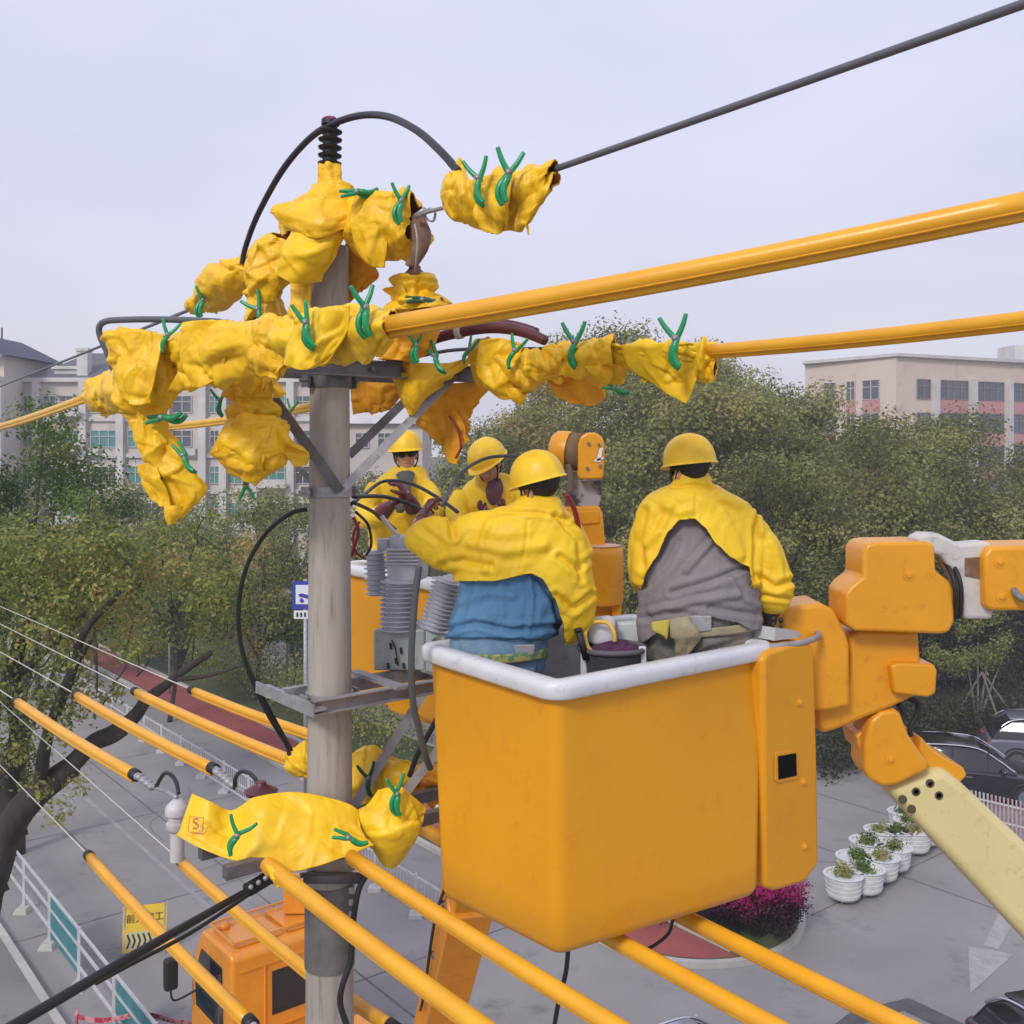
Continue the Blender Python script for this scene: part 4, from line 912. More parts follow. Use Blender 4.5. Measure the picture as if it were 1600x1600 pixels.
for k, (a, b_) in enumerate(((v0+.15, v0+.95), (v0+1.05, v1-.12))):
    q = MB(); q.prism([tp(cs0+.15, a, zt+.002), tp(cs0+.15, b_, zt+.002), tp(cs1-.45, b_, zt-.01), tp(cs1-.45, a, zt-.01)], (0, 0, .05)); q.build('roof_plate', ORG2, t, smooth=False, bevel=.015)
q = MB()
for a in (v0+.08, v1-.08): q.bar(tp(cs0+.1, a, zt+.1), tp(cs1-.5, a, zt+.1), .03, .03)
for s in (cs0+.15, cs1-.5): q.bar(tp(s, v0+.08, zt+.1), tp(s, v1-.08, zt+.1), .03, .03)
q.build('roof_rack', ORG2, t, smooth=False)
q = MB(); q.box(tp(cs0+.75, v1-.55, zt+.28), (.6, .7, .42)); q.build('roof_box', ORG2, t, smooth=False, bevel=.03)
q = MB()
for z_ in (1.05, 1.45, 2.5): q.bar(tp(cs0-.012, v0+.12, z_), tp(cs0-.012, v1-.12, z_), .02, .03)
for v_ in (v0+.55, v1-.55): q.bar(tp(cs0-.012, v_, 1.05), tp(cs0-.012, v_, 2.5), .02, .03, up=(1, 0, 0))
q.build('rear_ribs', ORG2, t, smooth=False)
q = MB(); q.prism([tp(cs0-.003, v0+.68, 1.65), tp(cs0-.003, v1-.68, 1.65), tp(cs0-.003, v1-.68, 2.35), tp(cs0-.003, v0+.68, 2.35)], -U*.012); q.build('window_seal', RUB, t, smooth=False, bevel=.005)
for v_ in (v0+.25, v1-.25): q = MB(); q.ell(tp(cs1-.7, v_, zt+.09), (.09, .09, .07)); q.build('marker_lamp', mat('amber_lamp', (.7, .22, .01), .3), t)
for sg, v in ((-1, v0), (1, v1)):
    q = MB(); q.ptube([tp(cs1-.15, v, 1.7), tp(cs1-.1, v+sg*.35, 1.62), tp(cs1-.1, v+sg*.42, 1.8)], .018, 8); mm = q.build('mirror_arm', RUB, t)
    q = MB(); q.box(tp(cs1-.1, v+sg*.42, 2.08), (.22, .16, .52), Matrix.Rotation(R(39), 4, 'Z')); q.build('mirror', RUB, mm, smooth=False, bevel=.05, seg=3)
q = MB()
q.prism([tp(5.5, v0+.35, .62), tp(5.5, v1-.35, .62), tp(cs1, v1-.35, .62), tp(cs1, v0+.35, .62)], (0, 0, .24)); q.build('chassis', DSTEEL, t, smooth=False)
q = MB(); q.prism([tp(5.5, v0, .95), tp(5.5, v1, .95), tp(cs0-.25, v1, .95), tp(cs0-.25, v0, .95)], (0, 0, .35)); q.build('deck', ORG2, t, smooth=False, bevel=.03)
q = MB(); c_ = tp(11.1, 7.3, 1.3); q.cyl(c_, c_+Vector((0, 0, .7)), .5, .42, 24); q.build('turret', ORG2, t)
for s in (cs1-.5, 11.6, 8.4):
    for v, sg in ((v0+.1, -1), (v1-.1, 1)):
        q = MB(); q.lathe(tp(s, v-sg*.05, .48), V*sg, [(0, .3), (0, .48), (.25, .48), (.28, .44), (.28, .26), (.22, .24)], 24); wl = q.build('wheel', TYRE, t, angle=35)
        q = MB(); q.lathe(tp(s, v-sg*.05, .48), V*sg, [(.2, .24), (.25, .22), (.2, .1), (.26, .08)], 20); q.build('hub', STEEL, wl)

# ================================================================ the concrete pole and its steelwork
POLE = Vector((-.926, 5.2, 0))
def prad(z): return .095+(H+1.02-z)/150.0
t = thing('utility_pole', 'weathered grey concrete pole with steel crossarms left of the near bucket', 'pole', POLE)
q = MB(); zs = [0, 2, 4, 6, 7, 8, 9, 9.5, 10, 10.5, 11, 11.4, H+1.02]
q.lathe(POLE, (0, 0, 1), [(z, prad(z)) for z in zs], 40); q.build('shaft', CONC, t, angle=40)
def pband(z, h, m_, ears=True, name='band'):
    q = MB(); r = prad(z)+.004; q.lathe(POLE+Vector((0, 0, z-h/2)), (0, 0, 1), [(0, r-.004), (0, r+.006), (h, r+.006), (h, r-.004)], 32)
    if ears:
        for sg in (-1, 1): q.box(POLE+Vector((0, 0, z))+V*sg*(r+.03), (.012, .07, h), Matrix.Rotation(R(39), 4, 'Z')); q.cyl(POLE+Vector((0, 0, z))+V*sg*(r+.035)-U*.05, POLE+Vector((0, 0, z))+V*sg*(r+.035)+U*.05, .009, n=8)
    return q.build(name, m_, t, smooth=False)
zA = H+.40
pband(H-.22, .05, STEEL); pband(H+.34, .07, DSTEEL); pband(H-2.02, .06, DSTEEL); pband(H-1.26, .05, STEEL)
# upper crossarm: two channels either side of the shaft
for sg, nm in ((-1, 'crossarm'), (1, 'crossarm')):
    q = MB(); c0 = POLE+Vector((0, 0, zA))-U*(-sg*-1)*0+(-U if sg < 0 else U)*(prad(zA)+.035)
    a, b_ = c0-V*.86, c0+V*.86
    q.bar(a, b_, .008, .085); q.bar(a+Vector((0, 0, .039))+(-U if sg < 0 else U)*.022, b_+Vector((0, 0, .039))+(-U if sg < 0 else U)*.022, .044, .007); q.bar(a-Vector((0, 0, .039))+(-U if sg < 0 else U)*.022, b_-Vector((0, 0, .039))+(-U if sg < 0 else U)*.022, .044, .007)
    for k in (-.7, -.35, .16, .35, .7): q.cyl(c0+V*k-U*.03, c0+V*k+U*.03, .011, n=8)
    q.build(nm, DSTEEL, t, smooth=False)
def brace(p, q_, w_, h_, m_=STEEL, nm='brace'):
    q = MB(); q.bar(p, q_, w_, .007, up=(0, 1, 0)); q.bar(p+Vector((0, .018, 0)), q_+Vector((0, .018, 0)), .007, h_, up=(0, 1, 0)); q.build(nm, m_, t, smooth=False)
brace(P(427, 622, 4.95), P(532, 768, 5.08), .05, .04, DSTEEL); brace(P(722, 575, 5.55), P(530, 770, 5.12), .045, .04)
brace(P(648, 612, 5.6), P(545, 712, 5.3), .045, .04, DSTEEL); brace(P(470, 735, 5.35), P(540, 800, 5.3), .03, .03, DSTEEL)
# switch platform
zB = H-1.26
pz = POLE+Vector((0, 0, zB))
for sg in (-1, 1):
    q = MB(); o_ = (-U if sg < 0 else U)*(prad(zB)+.03); a, b_ = pz+o_-V*.18+(Vector()), pz+o_+V*1.05
    q.bar(a, b_, .007, .07); q.bar(a+Vector((0, 0, .032))+o_.normalized()*.02, b_+Vector((0, 0, .032))+o_.normalized()*.02, .04, .007); q.bar(a-Vector((0, 0, .032))+o_.normalized()*.02, b_-Vector((0, 0, .032))+o_.normalized()*.02, .04, .007); q.build('platform_beam', STEEL, t, smooth=False)
q = MB(); q.bar(pz-V*.17-U*.22, pz-V*.17+U*.42, .07, .012); q.bar(pz-V*.205-U*.22, pz-V*.205+U*.42, .008, .06); q.build('step_channel', STEEL, t, smooth=False)
q = MB()
for k in (.28, .62, .95): q.bar(pz+V*k-U*.24+Vector((0, 0, .045)), pz+V*k+U*.24+Vector((0, 0, .045)), .06, .02)
q.build('cross_channel', STEEL, t, smooth=False)
brace(pz+V*.72+U*.1, POLE+Vector((0, 0, H-1.95))+V*.15+U*.1, .05, .04); brace(pz+V*1.0-U*.12, POLE+Vector((0, 0, H-2.0))+V*.14-U*.12, .05, .04)
# lower service crossarm (under the big blanket)
zC = H-1.95
for sg in (-1, 1):
    q = MB(); o_ = (-U if sg < 0 else U)*(prad(zC)+.03); q.bar(POLE+Vector((0, 0, zC))+o_-V*.62, POLE+Vector((0, 0, zC))+o_+V*.80, .05, .06); q.build('crossarm', DSTEEL, t, smooth=False)
# dark wrap and hinge plate below
q = MB(); z0_ = H-2.62; q.lathe(POLE, (0, 0, 1), [(z0_, prad(z0_)+.002), (z0_, prad(z0_)+.007), (z0_+.42, prad(z0_)+.006), (z0_+.42, prad(z0_))], 40); q.build('wrap', mat('dark_wrap', (.19, .17, .16), .8, c2=(.12, .11, .10), ns=9, bump=.3), t, angle=40)
q = MB()
for i in range(7): q.box(POLE+Vector((.12, -.055, H-2.52+i*.06)), (.03, .02, .03))
q.build('strap_bolts', STEEL, t, smooth=False)
q = MB(); q.cyl(P(470, 1368, 5.06), P(575, 1352, 5.3), .014, n=8); q.bar(P(474, 1372, 5.04), P(566, 1372, 5.10), .02, .05); q.build('stay_band', DSTEEL, t)

# top pin insulator
t = thing('pin_insulator', 'black ribbed pin insulator on top of the pole', 'insulator', P(515, 262, 5.15))
q = MB(); b0 = P(515, 262, 5.15); pr = [(-.06, .03), (0, .03)]
for i in range(5): z = .008+i*.04; pr += [(z, .038), (z+.008, .058), (z+.016, .060), (z+.024, .040), (z+.032, .036)]
pr += [(.21, .034), (.215, .046), (.24, .045), (.245, .02)]
q.lathe(b0, (.02, 0, 1), pr, 28); q.build('sheds', RUB, t, angle=60)
q = MB(); q.lathe(b0+Vector((0, 0, .236)), (0, 0, 1), [(0, .030), (.012, .034), (.02, .02)], 16); q.ell(b0+Vector((.02, -.03, .235)), (.022, .02, .014)); q.build('cap', mat('magenta_tie', (.20, .02, .09), .5), t)

# ================================================================ conductors and jumpers
def cable(label, pts, r, m_=BLACK, name='cable', cat='cable', n=12, parts=None, group=None, m=10):
    q = MB(); q.ptube(pts, r, n, m); o = q.build(name, m_); tag(o, label, cat, group); return o
cable('black jumper arching over the pole top insulator', [(378, 412, 5.75), (384, 385, 5.72), (403, 335, 5.6), (440, 268, 5.4), (480, 220, 5.25), (515, 196, 5.12), (560, 181, 4.95), (605, 182, 4.75), (650, 203, 4.5), (688, 236, 4.3), (716, 268, 4.18)], [.014, .015, .016, .017, .017, .0175, .0175, .0175, .0175, .0175, .0175], mat('jumper_black', (.022, .023, .028), .4))
cable('thick dark jumper bent square over the leftmost blankets', [(365, 506, 4.7), (330, 502, 4.75), (250, 499, 4.9), (185, 500, 5.0), (163, 503, 5.02), (155, 512, 5.03), (157, 527, 5.04), (168, 552, 5.05), (178, 580, 5.06), (182, 606, 5.07)], .0155, GCAB)
cable('grey wire running up to the top right corner', [(862, 266, 3.86), (1080, 190, 3.32), (1330, 102, 2.85), (1600, 6, 2.44), (1800, -68, 2.2)], .0125, mat('wire_grey', (.11, .115, .13), .45), 'wire', 'wire')
cable('thin grey wire slanting down to the left from the topmost blankets', [(296, 484, 6.55), (220, 515, 7.6), (140, 548, 9.2), (0, 604, 14), (-60, 628, 20)], .0115, mat('wire_grey'.replace('grey', 'slate'), (.13, .14, .16), .5), 'wire', 'wire')
cable('long black loop hanging left of the pole', [(480, 796, 5.2), (452, 803, 5.2), (415, 834, 5.25), (386, 884, 5.3), (373, 945, 5.35), (377, 1010, 5.4), (396, 1068, 5.45), (420, 1118, 5.5), (446, 1160, 5.6), (452, 1178, 5.7)], .0125, mat('loop_black', (.018, .02, .022), .4))
cable('second black strand hanging beside the long loop', [(374, 990, 5.42), (384, 1030, 5.46), (405, 1078, 5.5), (432, 1128, 5.55), (456, 1172, 5.7)], .008, BLACK)
cable('grey green cable hanging in front of the grey switch', [(655, 885, 4.75), (648, 940, 4.75), (643, 1020, 4.76), (645, 1095, 4.8), (655, 1140, 4.85), (664, 1178, 4.9), (672, 1200, 5.0)], .016, mat('cable_greygreen', (.07, .085, .09), .5))
cable('black cable coming up behind the left edge of the near bucket', [(640, 1212, 5.2), (652, 1180, 5.15), (668, 1150, 5.1), (684, 1118, 5.05), (692, 1080, 5.1)], .014)
cable('thick black cable running down to the lower left corner', [(398, 1385, 4.75), (330, 1424, 4.5), (200, 1498, 4.05), (80, 1568, 3.75), (-30, 1632, 3.5)], [.014, .017, .0195, .020, .020], mat('supply_cable', (.012, .012, .014), .45))
cable('second black strand under the thick black cable', [(400, 1390, 4.8), (350, 1424, 4.65), (290, 1462, 4.45), (200, 1509, 4.15), (150, 1536, 4.0)], .009)
cable('black cable hanging below the middle of the near bucket', [(888, 1480, 5.0), (884, 1520, 5.05), (872, 1570, 5.1), (862, 1630, 5.2)], .012)
cable('short black cable curling under the right part of the near bucket', [(1052, 1432, 4.9), (1046, 1456, 4.9), (1030, 1472, 4.9), (1012, 1482, 4.9), (1000, 1480, 4.95)], .008)
cable('black hose hanging down the right side of the pole', [(572, 1368, 5.05), (560, 1392, 5.04), (552, 1440, 5.03), (548, 1500, 5.02), (535, 1540, 5.0), (532, 1570, 5.0), (545, 1610, 5.0)], .015, RUB, 'hose', 'hose')
cable('maroon rubber sleeve cable lying over the right line blankets', [(640, 556, 5.5), (668, 536, 5.45), (700, 523, 5.4), (760, 512, 5.3), (810, 516, 5.2), (852, 532, 5.1)], [.022, .024, .030, .031, .030, .026], MAROON, 'rubber_sleeve', 'sleeve')
cable('second maroon sleeve pressed on top of the first one', [(752, 513, 5.36), (785, 507, 5.3), (815, 512, 5.25), (838, 520, 5.2)], .026, MAROON, 'rubber_sleeve', 'sleeve')
cable('dark bare lead between the maroon sleeve and the crossarm', [(640, 560, 5.6), (700, 548, 5.6), (760, 545, 5.6), (850, 545, 5.2)], .010, GCAB, 'lead', 'cable')
o = MB(); o.lathe(P(713, 520, 5.38), P(735, 516, 5.34)-P(713, 520, 5.38), [(0, .031), (.002, .036), (.035, .036), (.037, .031)], 16); tag(o.build('tape_band', mat('pale_tape', (.62, .50, .48), .6)), 'pale tape band round the maroon sleeve', 'tape')
# thin loose leads held by the men at the switch
LG = 'loose leads at the switch'
for k, (pts, r, m_, lb) in enumerate([
    ([(548, 788, 5.5), (572, 770, 6.2), (600, 752, 6.5), (640, 755, 6.4), (680, 775, 6.2), (715, 800, 6.0)], .011, BLACK, 'uppermost black lead arching in front of the man wearing sunglasses'),
    ([(552, 776, 5.5), (600, 776, 5.9), (640, 788, 6.0), (668, 800, 5.9)], .012, BLACK, 'black lead running level from the pole to the maroon glove'),
    ([(552, 785, 5.5), (580, 798, 5.8), (600, 812, 6), (618, 828, 6)], .011, BLACK, 'black lead sagging from the pole towards the switch top'),
    ([(690, 790, 5.6), (720, 740, 5.8), (760, 716, 5.9), (805, 712, 5.8)], .010, GCAB, 'grey lead looping in front of the stooping man'),
    ([(596, 806, 5.6), (612, 826, 5.6), (625, 838, 5.6)], .012, mat('white_lead', (.6, .55, .55), .5), 'short white lead at the maroon gloves'),
    ([(552, 808, 5.6), (560, 830, 5.6), (553, 855, 5.6), (549, 870, 5.6)], .010, RCAB, 'thin red lead close to the right side of the pole'),
    ([(556, 800, 5.6), (575, 820, 5.7), (580, 850, 5.7), (572, 868, 5.7)], .008, BLACK, 'thin black loop close to the right side of the pole'),
    ([(562, 815, 5.65), (552, 835, 5.65), (556, 862, 5.65), (572, 874, 5.65)], .007, RCAB, 'lowest red lead beside the pole'),
    ([(884, 772, 4.9), (897, 795, 4.95), (904, 825, 5.0), (908, 856, 5.05)], .013, RCAB, 'dark red lead hanging behind the blue shirted man')]):
    o = cable(lb, pts, r, m_, 'lead', 'cable', 8, group=LG, m=6)
# line clamp cable connector of the supply cable
t = thing('cable_clamp', 'black cable clamp holding the thick cable beside the pole', 'clamp', P(400, 1385, 4.8))
q = MB(); q.bar(P(385, 1392, 4.74), P(425, 1368, 4.88), .055, .05); q.bar(P(420, 1372, 4.86), P(470, 1380, 5.02), .03, .02); q.build('body', RUB, t, smooth=False, bevel=.008)
for a, b_ in ((392, 1386), (404, 1379), (415, 1372)): q = MB(); q.cyl(P(a, b_, 4.70), P(a, b_, 4.9), .012, n=8); q.build('bolt', STEEL, t)
q = MB(); q.ptube([(470, 1380, 5.02), (455, 1370, 4.98), (425, 1378, 4.9)], .012, 8); q.build('link', DSTEEL, t)

# ---- yellow line covers (split hoses with a lower lip)
def cover(label, p, q_, r, m_=TUBE, ends=(True, True), wire=None, group='yellow line covers', lip=True, k=1.0):
    a, b_ = P(*p), P(*q_); ax = (b_-a).normalized()
    t = thing('line_cover', label, 'line cover', a, group); N = 12; sag = .006*(b_-a).length
    pts = [a+(b_-a)*i/N-Vector((0, 0, sag*math.sin(math.pi*i/N))) for i in range(N+1)]
    q = MB(); q.tube(pts, r, 18); q.build('hose', m_, t)
    if lip:
        dn = Vector((0, 0, -1)); q = MB(); q.tube([x+dn*r*.95+ax.cross(dn).normalized()*r*.25 for x in pts], r*.52, 12); q.build('lip', m_, t)
        q = MB(); q.tube([x+dn*r*.72-ax.cross(dn).normalized()*r*.62 for x in pts], r*.16, 8); q.build('seam', BLK2, t)
    for e_, f in zip((pts[0]-ax*.01, pts[-1]+ax*.01), ends):
        if f:
            s_ = -1 if e_ is not pts[-1] and (e_-pts[0]).length < .05 else 1
            q = MB(); q.cyl(e_-ax*s_*.03, e_+ax*s_*.035, r*1.12, r*1.05); q.build('end_cap', RUB, t)
            q = MB(); q.cyl(e_+ax*s_*.035, e_+ax*s_*.045, r*.7, r*.5); q.build('cap_rim', SILI, t)
    return t
YG = 'yellow line covers'
cover('large yellow line cover crossing above the men to the right edge', (604, 508, 3.25), (1660, 306, 2.48), .030, ends=(False, False))
cover('yellow line cover on the right line just above the peach building', (1098, 548, 4.36), (1700, 486, 3.1), .0255, ends=(False, False))
cover('far yellow line cover leaving the left edge below the tower roof', (140, 619, 5.65), (-60, 680, 8.6), .022, TUBE2, (False, False))
cover('far yellow line cover seen between the two hanging blankets and the pole', (495, 633, 6.9), (262, 666, 8.6), .026, TUBE2, (False, False))
cover('leftmost short cover of the lower lines, ending above the grey insulator cap', (210, 1210, 6.1), (27, 1096, 7.95), .032)
cover('second short cover of the lower lines, ending at the maroon insulator', (332, 1200, 6.24), (120, 1086, 8.1), .032)
cover('third short cover of the lower lines, running behind the pole', (482, 1198, 6.3), (213, 1081, 8.15), .032, TUBE, (False, True))
cover('rightmost short cover left of the pole, over the pale ground', (500, 1152, 7.0), (302, 1079, 8.2), .031, TUBE, (False, True))
cover('free cover lying over the road sign, lowest at the left', (390, 1597, 5.17), (140, 1338, 7.27), .033)
cover('free cover that passes over the truck cab', (500, 1532, 5.68), (282, 1345, 7.32), .033, TUBE, (False, True))
cover('cover tip with a hook end showing right of the pole at the bottom edge', (540, 1556, 5.52), (612, 1604, 5.22), .034, TUBE, (False, True))
cover('long cover from under the big blanket down past the foot of the pole', (392, 1330, 4.95), (800, 1640, 3.35), .036, ends=(False, False))
cover('long cover passing just right of the pole under the near bucket corner', (548, 1338, 4.87), (1040, 1652, 3.28), .033, ends=(False, False))
cover('long cover emerging under the middle of the near bucket', (636, 1278, 6.02), (1290, 1648, 3.67), .036, ends=(False, False))
cover('rightmost long cover emerging under the near bucket by the magenta shrub', (700, 1236, 6.6), (1500, 1646, 3.74), .036, ends=(False, False))
# bare lower wires going off to the upper left
WG = 'thin bare wires at the left edge'
for k, (a, b_, lb) in enumerate((((27, 1096, 7.95), (-60, 1040, 9.6), 'short thin wire stub left of the leftmost cover'), ((120, 1086, 8.1), (-40, 996, 11), 'thin wire leading from the second cover to the left edge'),
        ((213, 1081, 8.15), (-40, 955, 11.5), 'thin wire leading from the third cover to the left edge'), ((302, 1079, 8.2), (-40, 930, 12), 'highest thin wire, leading from the rightmost short cover'),
        ((140, 1338, 7.27), (-30, 1165, 10), 'thin wire crossing the forked trunk towards the free cover'), ((282, 1345, 7.32), (-30, 1070, 12.8), 'long thin wire crossing the trunk and the road'))):
    cable(lb, [a, b_], .005, ALU, 'wire', 'wire', 6, group=WG, m=2)
# lower insulators left of the pole
t = thing('strain_insulator', 'grey capped insulator with a curved lead beside the big blanket', 'insulator', P(276, 1290, 5.5))
q = MB(); b0 = P(277, 1298, 5.5); q.lathe(b0, (0, 0, 1), [(-.16, .038), (0, .038), (.0, .045), (.015, .058), (.045, .058), (.05, .045), (.085, .045), (.09, .062), (.12, .064), (.14, .055), (.165, .028), (.17, .02)], 24); q.build('body', mat('pale_insulator', (.60, .58, .58), .5, c2=(.48, .44, .45), ns=12), t, angle=50)
q = MB(); q.ptube([(244, 1230, 5.75), (250, 1218, 5.7), (258, 1208, 5.65), (268, 1211, 5.6), (276, 1224, 5.55), (279, 1240, 5.5)], .011, 8); q.build('lead', BLACK, t)
q = MB(); q.ptube([(214, 1211, 6.05), (225, 1220, 5.95), (238, 1229, 5.8), (258, 1236, 5.65), (276, 1246, 5.5)], .011, 8)
for i in range(4): q.ell(P(218+i*6.5, 1214+i*5, 6.0-.06*i), (.028, .028, .022))
q.build('clevis', STEEL, t)
t = thing('strain_insulator', 'maroon insulator with a curved lead above the big blanket', 'insulator', P(405, 1240, 5.5))
q = MB(); b0 = P(408, 1244, 5.5); q.lathe(b0, (0, 0, 1), [(-.08, .05), (0, .05), (.01, .08), (.03, .09), (.045, .06), (.06, .03), (.08, .025)], 24); q.build('body', MAROON, t, angle=50)
q = MB(); q.ptube([(367, 1232, 5.85), (368, 1216, 5.8), (376, 1206, 5.72), (388, 1207, 5.65), (398, 1216, 5.58), (406, 1230, 5.5)], .012, 8); q.build('lead', BLACK, t)
q = MB(); q.ptube([(336, 1202, 6.2), (350, 1214, 6.05), (366, 1228, 5.9), (384, 1238, 5.7), (402, 1242, 5.55)], .014, 8)
for i in range(5): q.ell(P(340+i*6, 1206+i*5, 6.1-.05*i), (.03, .03, .024))
q.build('clevis', STEEL, t)

# ================================================================ blankets (each a folded, creased rubber sheet wrapped round the fittings)
BG = 'yellow insulating blankets'
def blanket(label, lofts=(), sheets=(), m_=BLK, wr=.018, seed=1, gather=.10, fs_=4.6, name='blanket', pinch=0, flare=.5, tips=(), flaps=(), plt=.016, cap=True, inner=BIN, solid=.006):
    q = MB(); q.cur = 0
    for l in lofts: q.loft(l, 84, 14, cap=False, wr=wr*1.05, seed=seed, gather=gather*.7, fs_=fs_, rnd=False, pinch=pinch, flare=flare, plt=plt*1.15, npl=60)
    for k, s_ in enumerate(flaps): q.sheet(s_, 16, wr=wr*.55, seed=seed+k+9, fs_=fs_, plt=plt*1.1, npl=18)
    for k, s_ in enumerate(sheets): q.sheet(s_, 14, wr=wr*1.2, seed=seed+k+3, fs_=fs_, plt=plt*.9, npl=14 if len(s_[0]) < 5 else 40)
    for k, (x0, y0, x1, y1, tx, ty, dd) in enumerate(tips):
        mx_, my_ = (x0+x1)/2*.45+tx*.55, (y0+y1)/2*.45+ty*.55; ux, uy = (x1-x0)*.3, (y1-y0)*.3
        q.sheet([[(x0, y0, dd), ((x0+x1)/2, (y0+y1)/2, dd-.03), (x1, y1, dd)], [(mx_-ux, my_-uy, dd-.01), (mx_, my_, dd-.03), (mx_+ux, my_+uy, dd-.01)], [(tx-ux*.1, ty-uy*.1, dd), (tx, ty, dd-.005), (tx+ux*.1, ty+uy*.1, dd)]], 8, wr=wr*.6, seed=seed+k, fs_=fs_, plt=plt*.5, npl=4)
    o = q.build(name, m_, keep=True, solid=solid, inner=inner); tag(o, label, 'blanket', BG)
    # fine creases
    me = o.data
    ns = [v.normal.copy() for v in me.vertices]
    for v, n_ in zip(me.vertices, ns):
        v.co = v.co+n_*(wr*.10*crease(v.co*fs_*2.6, seed+7))
    return o
blanket('blanket spread like wings over the pole top under the black insulator',
    [[(503, 256, 529, 259, 5.15, 1), (500, 275, 534, 276, 5.15, 1), (496, 292, 542, 290, 5.15, 1), (478, 306, 556, 302, 5.12, .9), (455, 322, 562, 325, 5.1, .8), (447, 345, 560, 352, 5.1, .8), (458, 366, 548, 366, 5.1, .8)]],
    [[[(470, 312, 5.0), (500, 306, 4.95), (540, 315, 4.97)], [(427, 326, 5.0), (490, 338, 4.85), (556, 335, 4.93)], [(446, 356, 4.98), (498, 372, 4.86), (545, 350, 4.93)]]], tips=[(436, 322, 468, 350, 423, 331, 5.0),], seed=2)
blanket('lower flap of blanket hanging left of the pole top',
    [], [[[(462, 345, 5.02), (505, 350, 4.92), (545, 340, 4.97)], [(450, 378, 4.98), (492, 385, 4.86), (542, 362, 4.95)], [(440, 410, 4.98), (478, 418, 4.9), (516, 405, 4.96)], [(430, 428, 5.0), (462, 443, 4.95), (503, 441, 5.0)]]], m_=BLKL, seed=3, wr=.016)
blanket('narrow strip of blanket hanging below the pole top, left of the shaft', [], [[[(452, 436, 5.1), (486, 440, 5.05)], [(455, 468, 5.1), (486, 470, 5.06)], [(452, 496, 5.12), (482, 498, 5.08)]]], seed=4, wr=.012)
blanket('blanket corner hanging right of the pole top shaft', [], [[[(540, 378, 5.25), (560, 392, 5.22), (572, 402, 5.2)], [(540, 420, 5.25), (565, 425, 5.2), (592, 430, 5.2)], [(541, 476, 5.28), (552, 466, 5.25), (566, 452, 5.22)]]], m_=BLK2, seed=5, wr=.012)
blanket('round barrel shaped blanket right of the pole top', [[(542, 330, 543, 376, 5.05, .9), (560, 312, 560, 402, 5.0, .9), (590, 302, 588, 408, 4.95, .9), (620, 302, 618, 412, 4.88, .9), (640, 308, 636, 408, 4.84, .9), (650, 322, 644, 385, 4.8, .9)]], tips=[(548, 318, 580, 300, 556, 296, 4.95), (640, 345, 648, 400, 676, 372, 4.8),], flaps=[[[(554,306,4.84),(586,298,4.78),(616,300,4.76)],[(546,350,4.84),(578,352,4.77),(608,352,4.76)],[(562,398,4.86),(582,416,4.82),(602,418,4.8)]]], seed=6, wr=.024, gather=.14, pinch=.35)
blanket('bundle with upright spike and fluttering end on the topmost line', [[(696, 292, 698, 326, 4.3, 1), (708, 276, 712, 336, 4.25, 1), (722, 283, 726, 338, 4.2, 1), (740, 286, 738, 348, 4.15, 1), (768, 276, 766, 356, 4.1, 1), (796, 272, 800, 356, 4.02, 1), (822, 262, 826, 346, 3.96, 1), (845, 260, 842, 322, 3.9, 1), (868, 262, 856, 300, 3.84, 1)]],
    [[[(716, 244, 4.2), (722, 247, 4.2)], [(708, 268, 4.17), (733, 275, 4.17)], [(704, 295, 4.16), (746, 298, 4.12)]],
     [[(826, 268, 3.9), (850, 262, 3.87), (869, 268, 3.84)], [(812, 300, 3.88), (838, 298, 3.82), (856, 300, 3.8)], [(808, 330, 3.9), (826, 338, 3.86), (830, 335, 3.85)], [(806, 362, 3.9), (822, 352, 3.88), (824, 368, 3.88)]]], flaps=[[[(734,282,3.98),(766,274,3.94),(800,270,3.88)],[(736,326,3.98),(766,328,3.93),(796,324,3.88)],[(752,358,4.0),(772,364,3.97),(792,360,3.94)]]], seed=8, wr=.020, gather=.12, pinch=.5)
blanket('small blanket tied round the post insulator above the big line cover', [[(628, 432, 667, 430, 5.0, 1), (622, 446, 672, 446, 5.0, 1), (634, 462, 668, 460, 5.0, 1), (620, 474, 690, 474, 5.0, 1), (612, 488, 694, 484, 5.0, 1)]],
    [[[(598, 452, 5.0), (630, 442, 4.95)], [(612, 470, 5.0), (640, 462, 4.92)], [(626, 492, 5.02), (648, 482, 4.95)]]], seed=9, wr=.02, gather=.2)
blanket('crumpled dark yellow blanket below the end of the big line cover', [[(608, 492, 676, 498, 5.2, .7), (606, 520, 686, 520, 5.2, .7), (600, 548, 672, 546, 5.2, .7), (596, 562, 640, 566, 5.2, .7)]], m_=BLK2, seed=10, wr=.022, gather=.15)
blanket('long smooth blanket in front of the pole where the big line cover ends', [[(612, 492, 608, 530, 3.25, 1), (600, 486, 592, 545, 3.32, 1), (578, 482, 574, 556, 3.4, .9), (548, 480, 546, 560, 3.48, .8), (520, 485, 520, 562, 3.55, .8), (490, 494, 488, 566, 3.65, .8), (464, 502, 455, 568, 3.72, .9), (440, 500, 436, 560, 3.8, .9)]], m_=BLKL, flaps=[[[(470,490,3.52),(505,483,3.42),(548,478,3.36)],[(454,528,3.54),(495,530,3.42),(536,528,3.36)],[(446,570,3.56),(474,578,3.48),(510,568,3.42)]]], seed=11, wr=.013, gather=.10, fs_=4, pinch=.5, flare=.3)
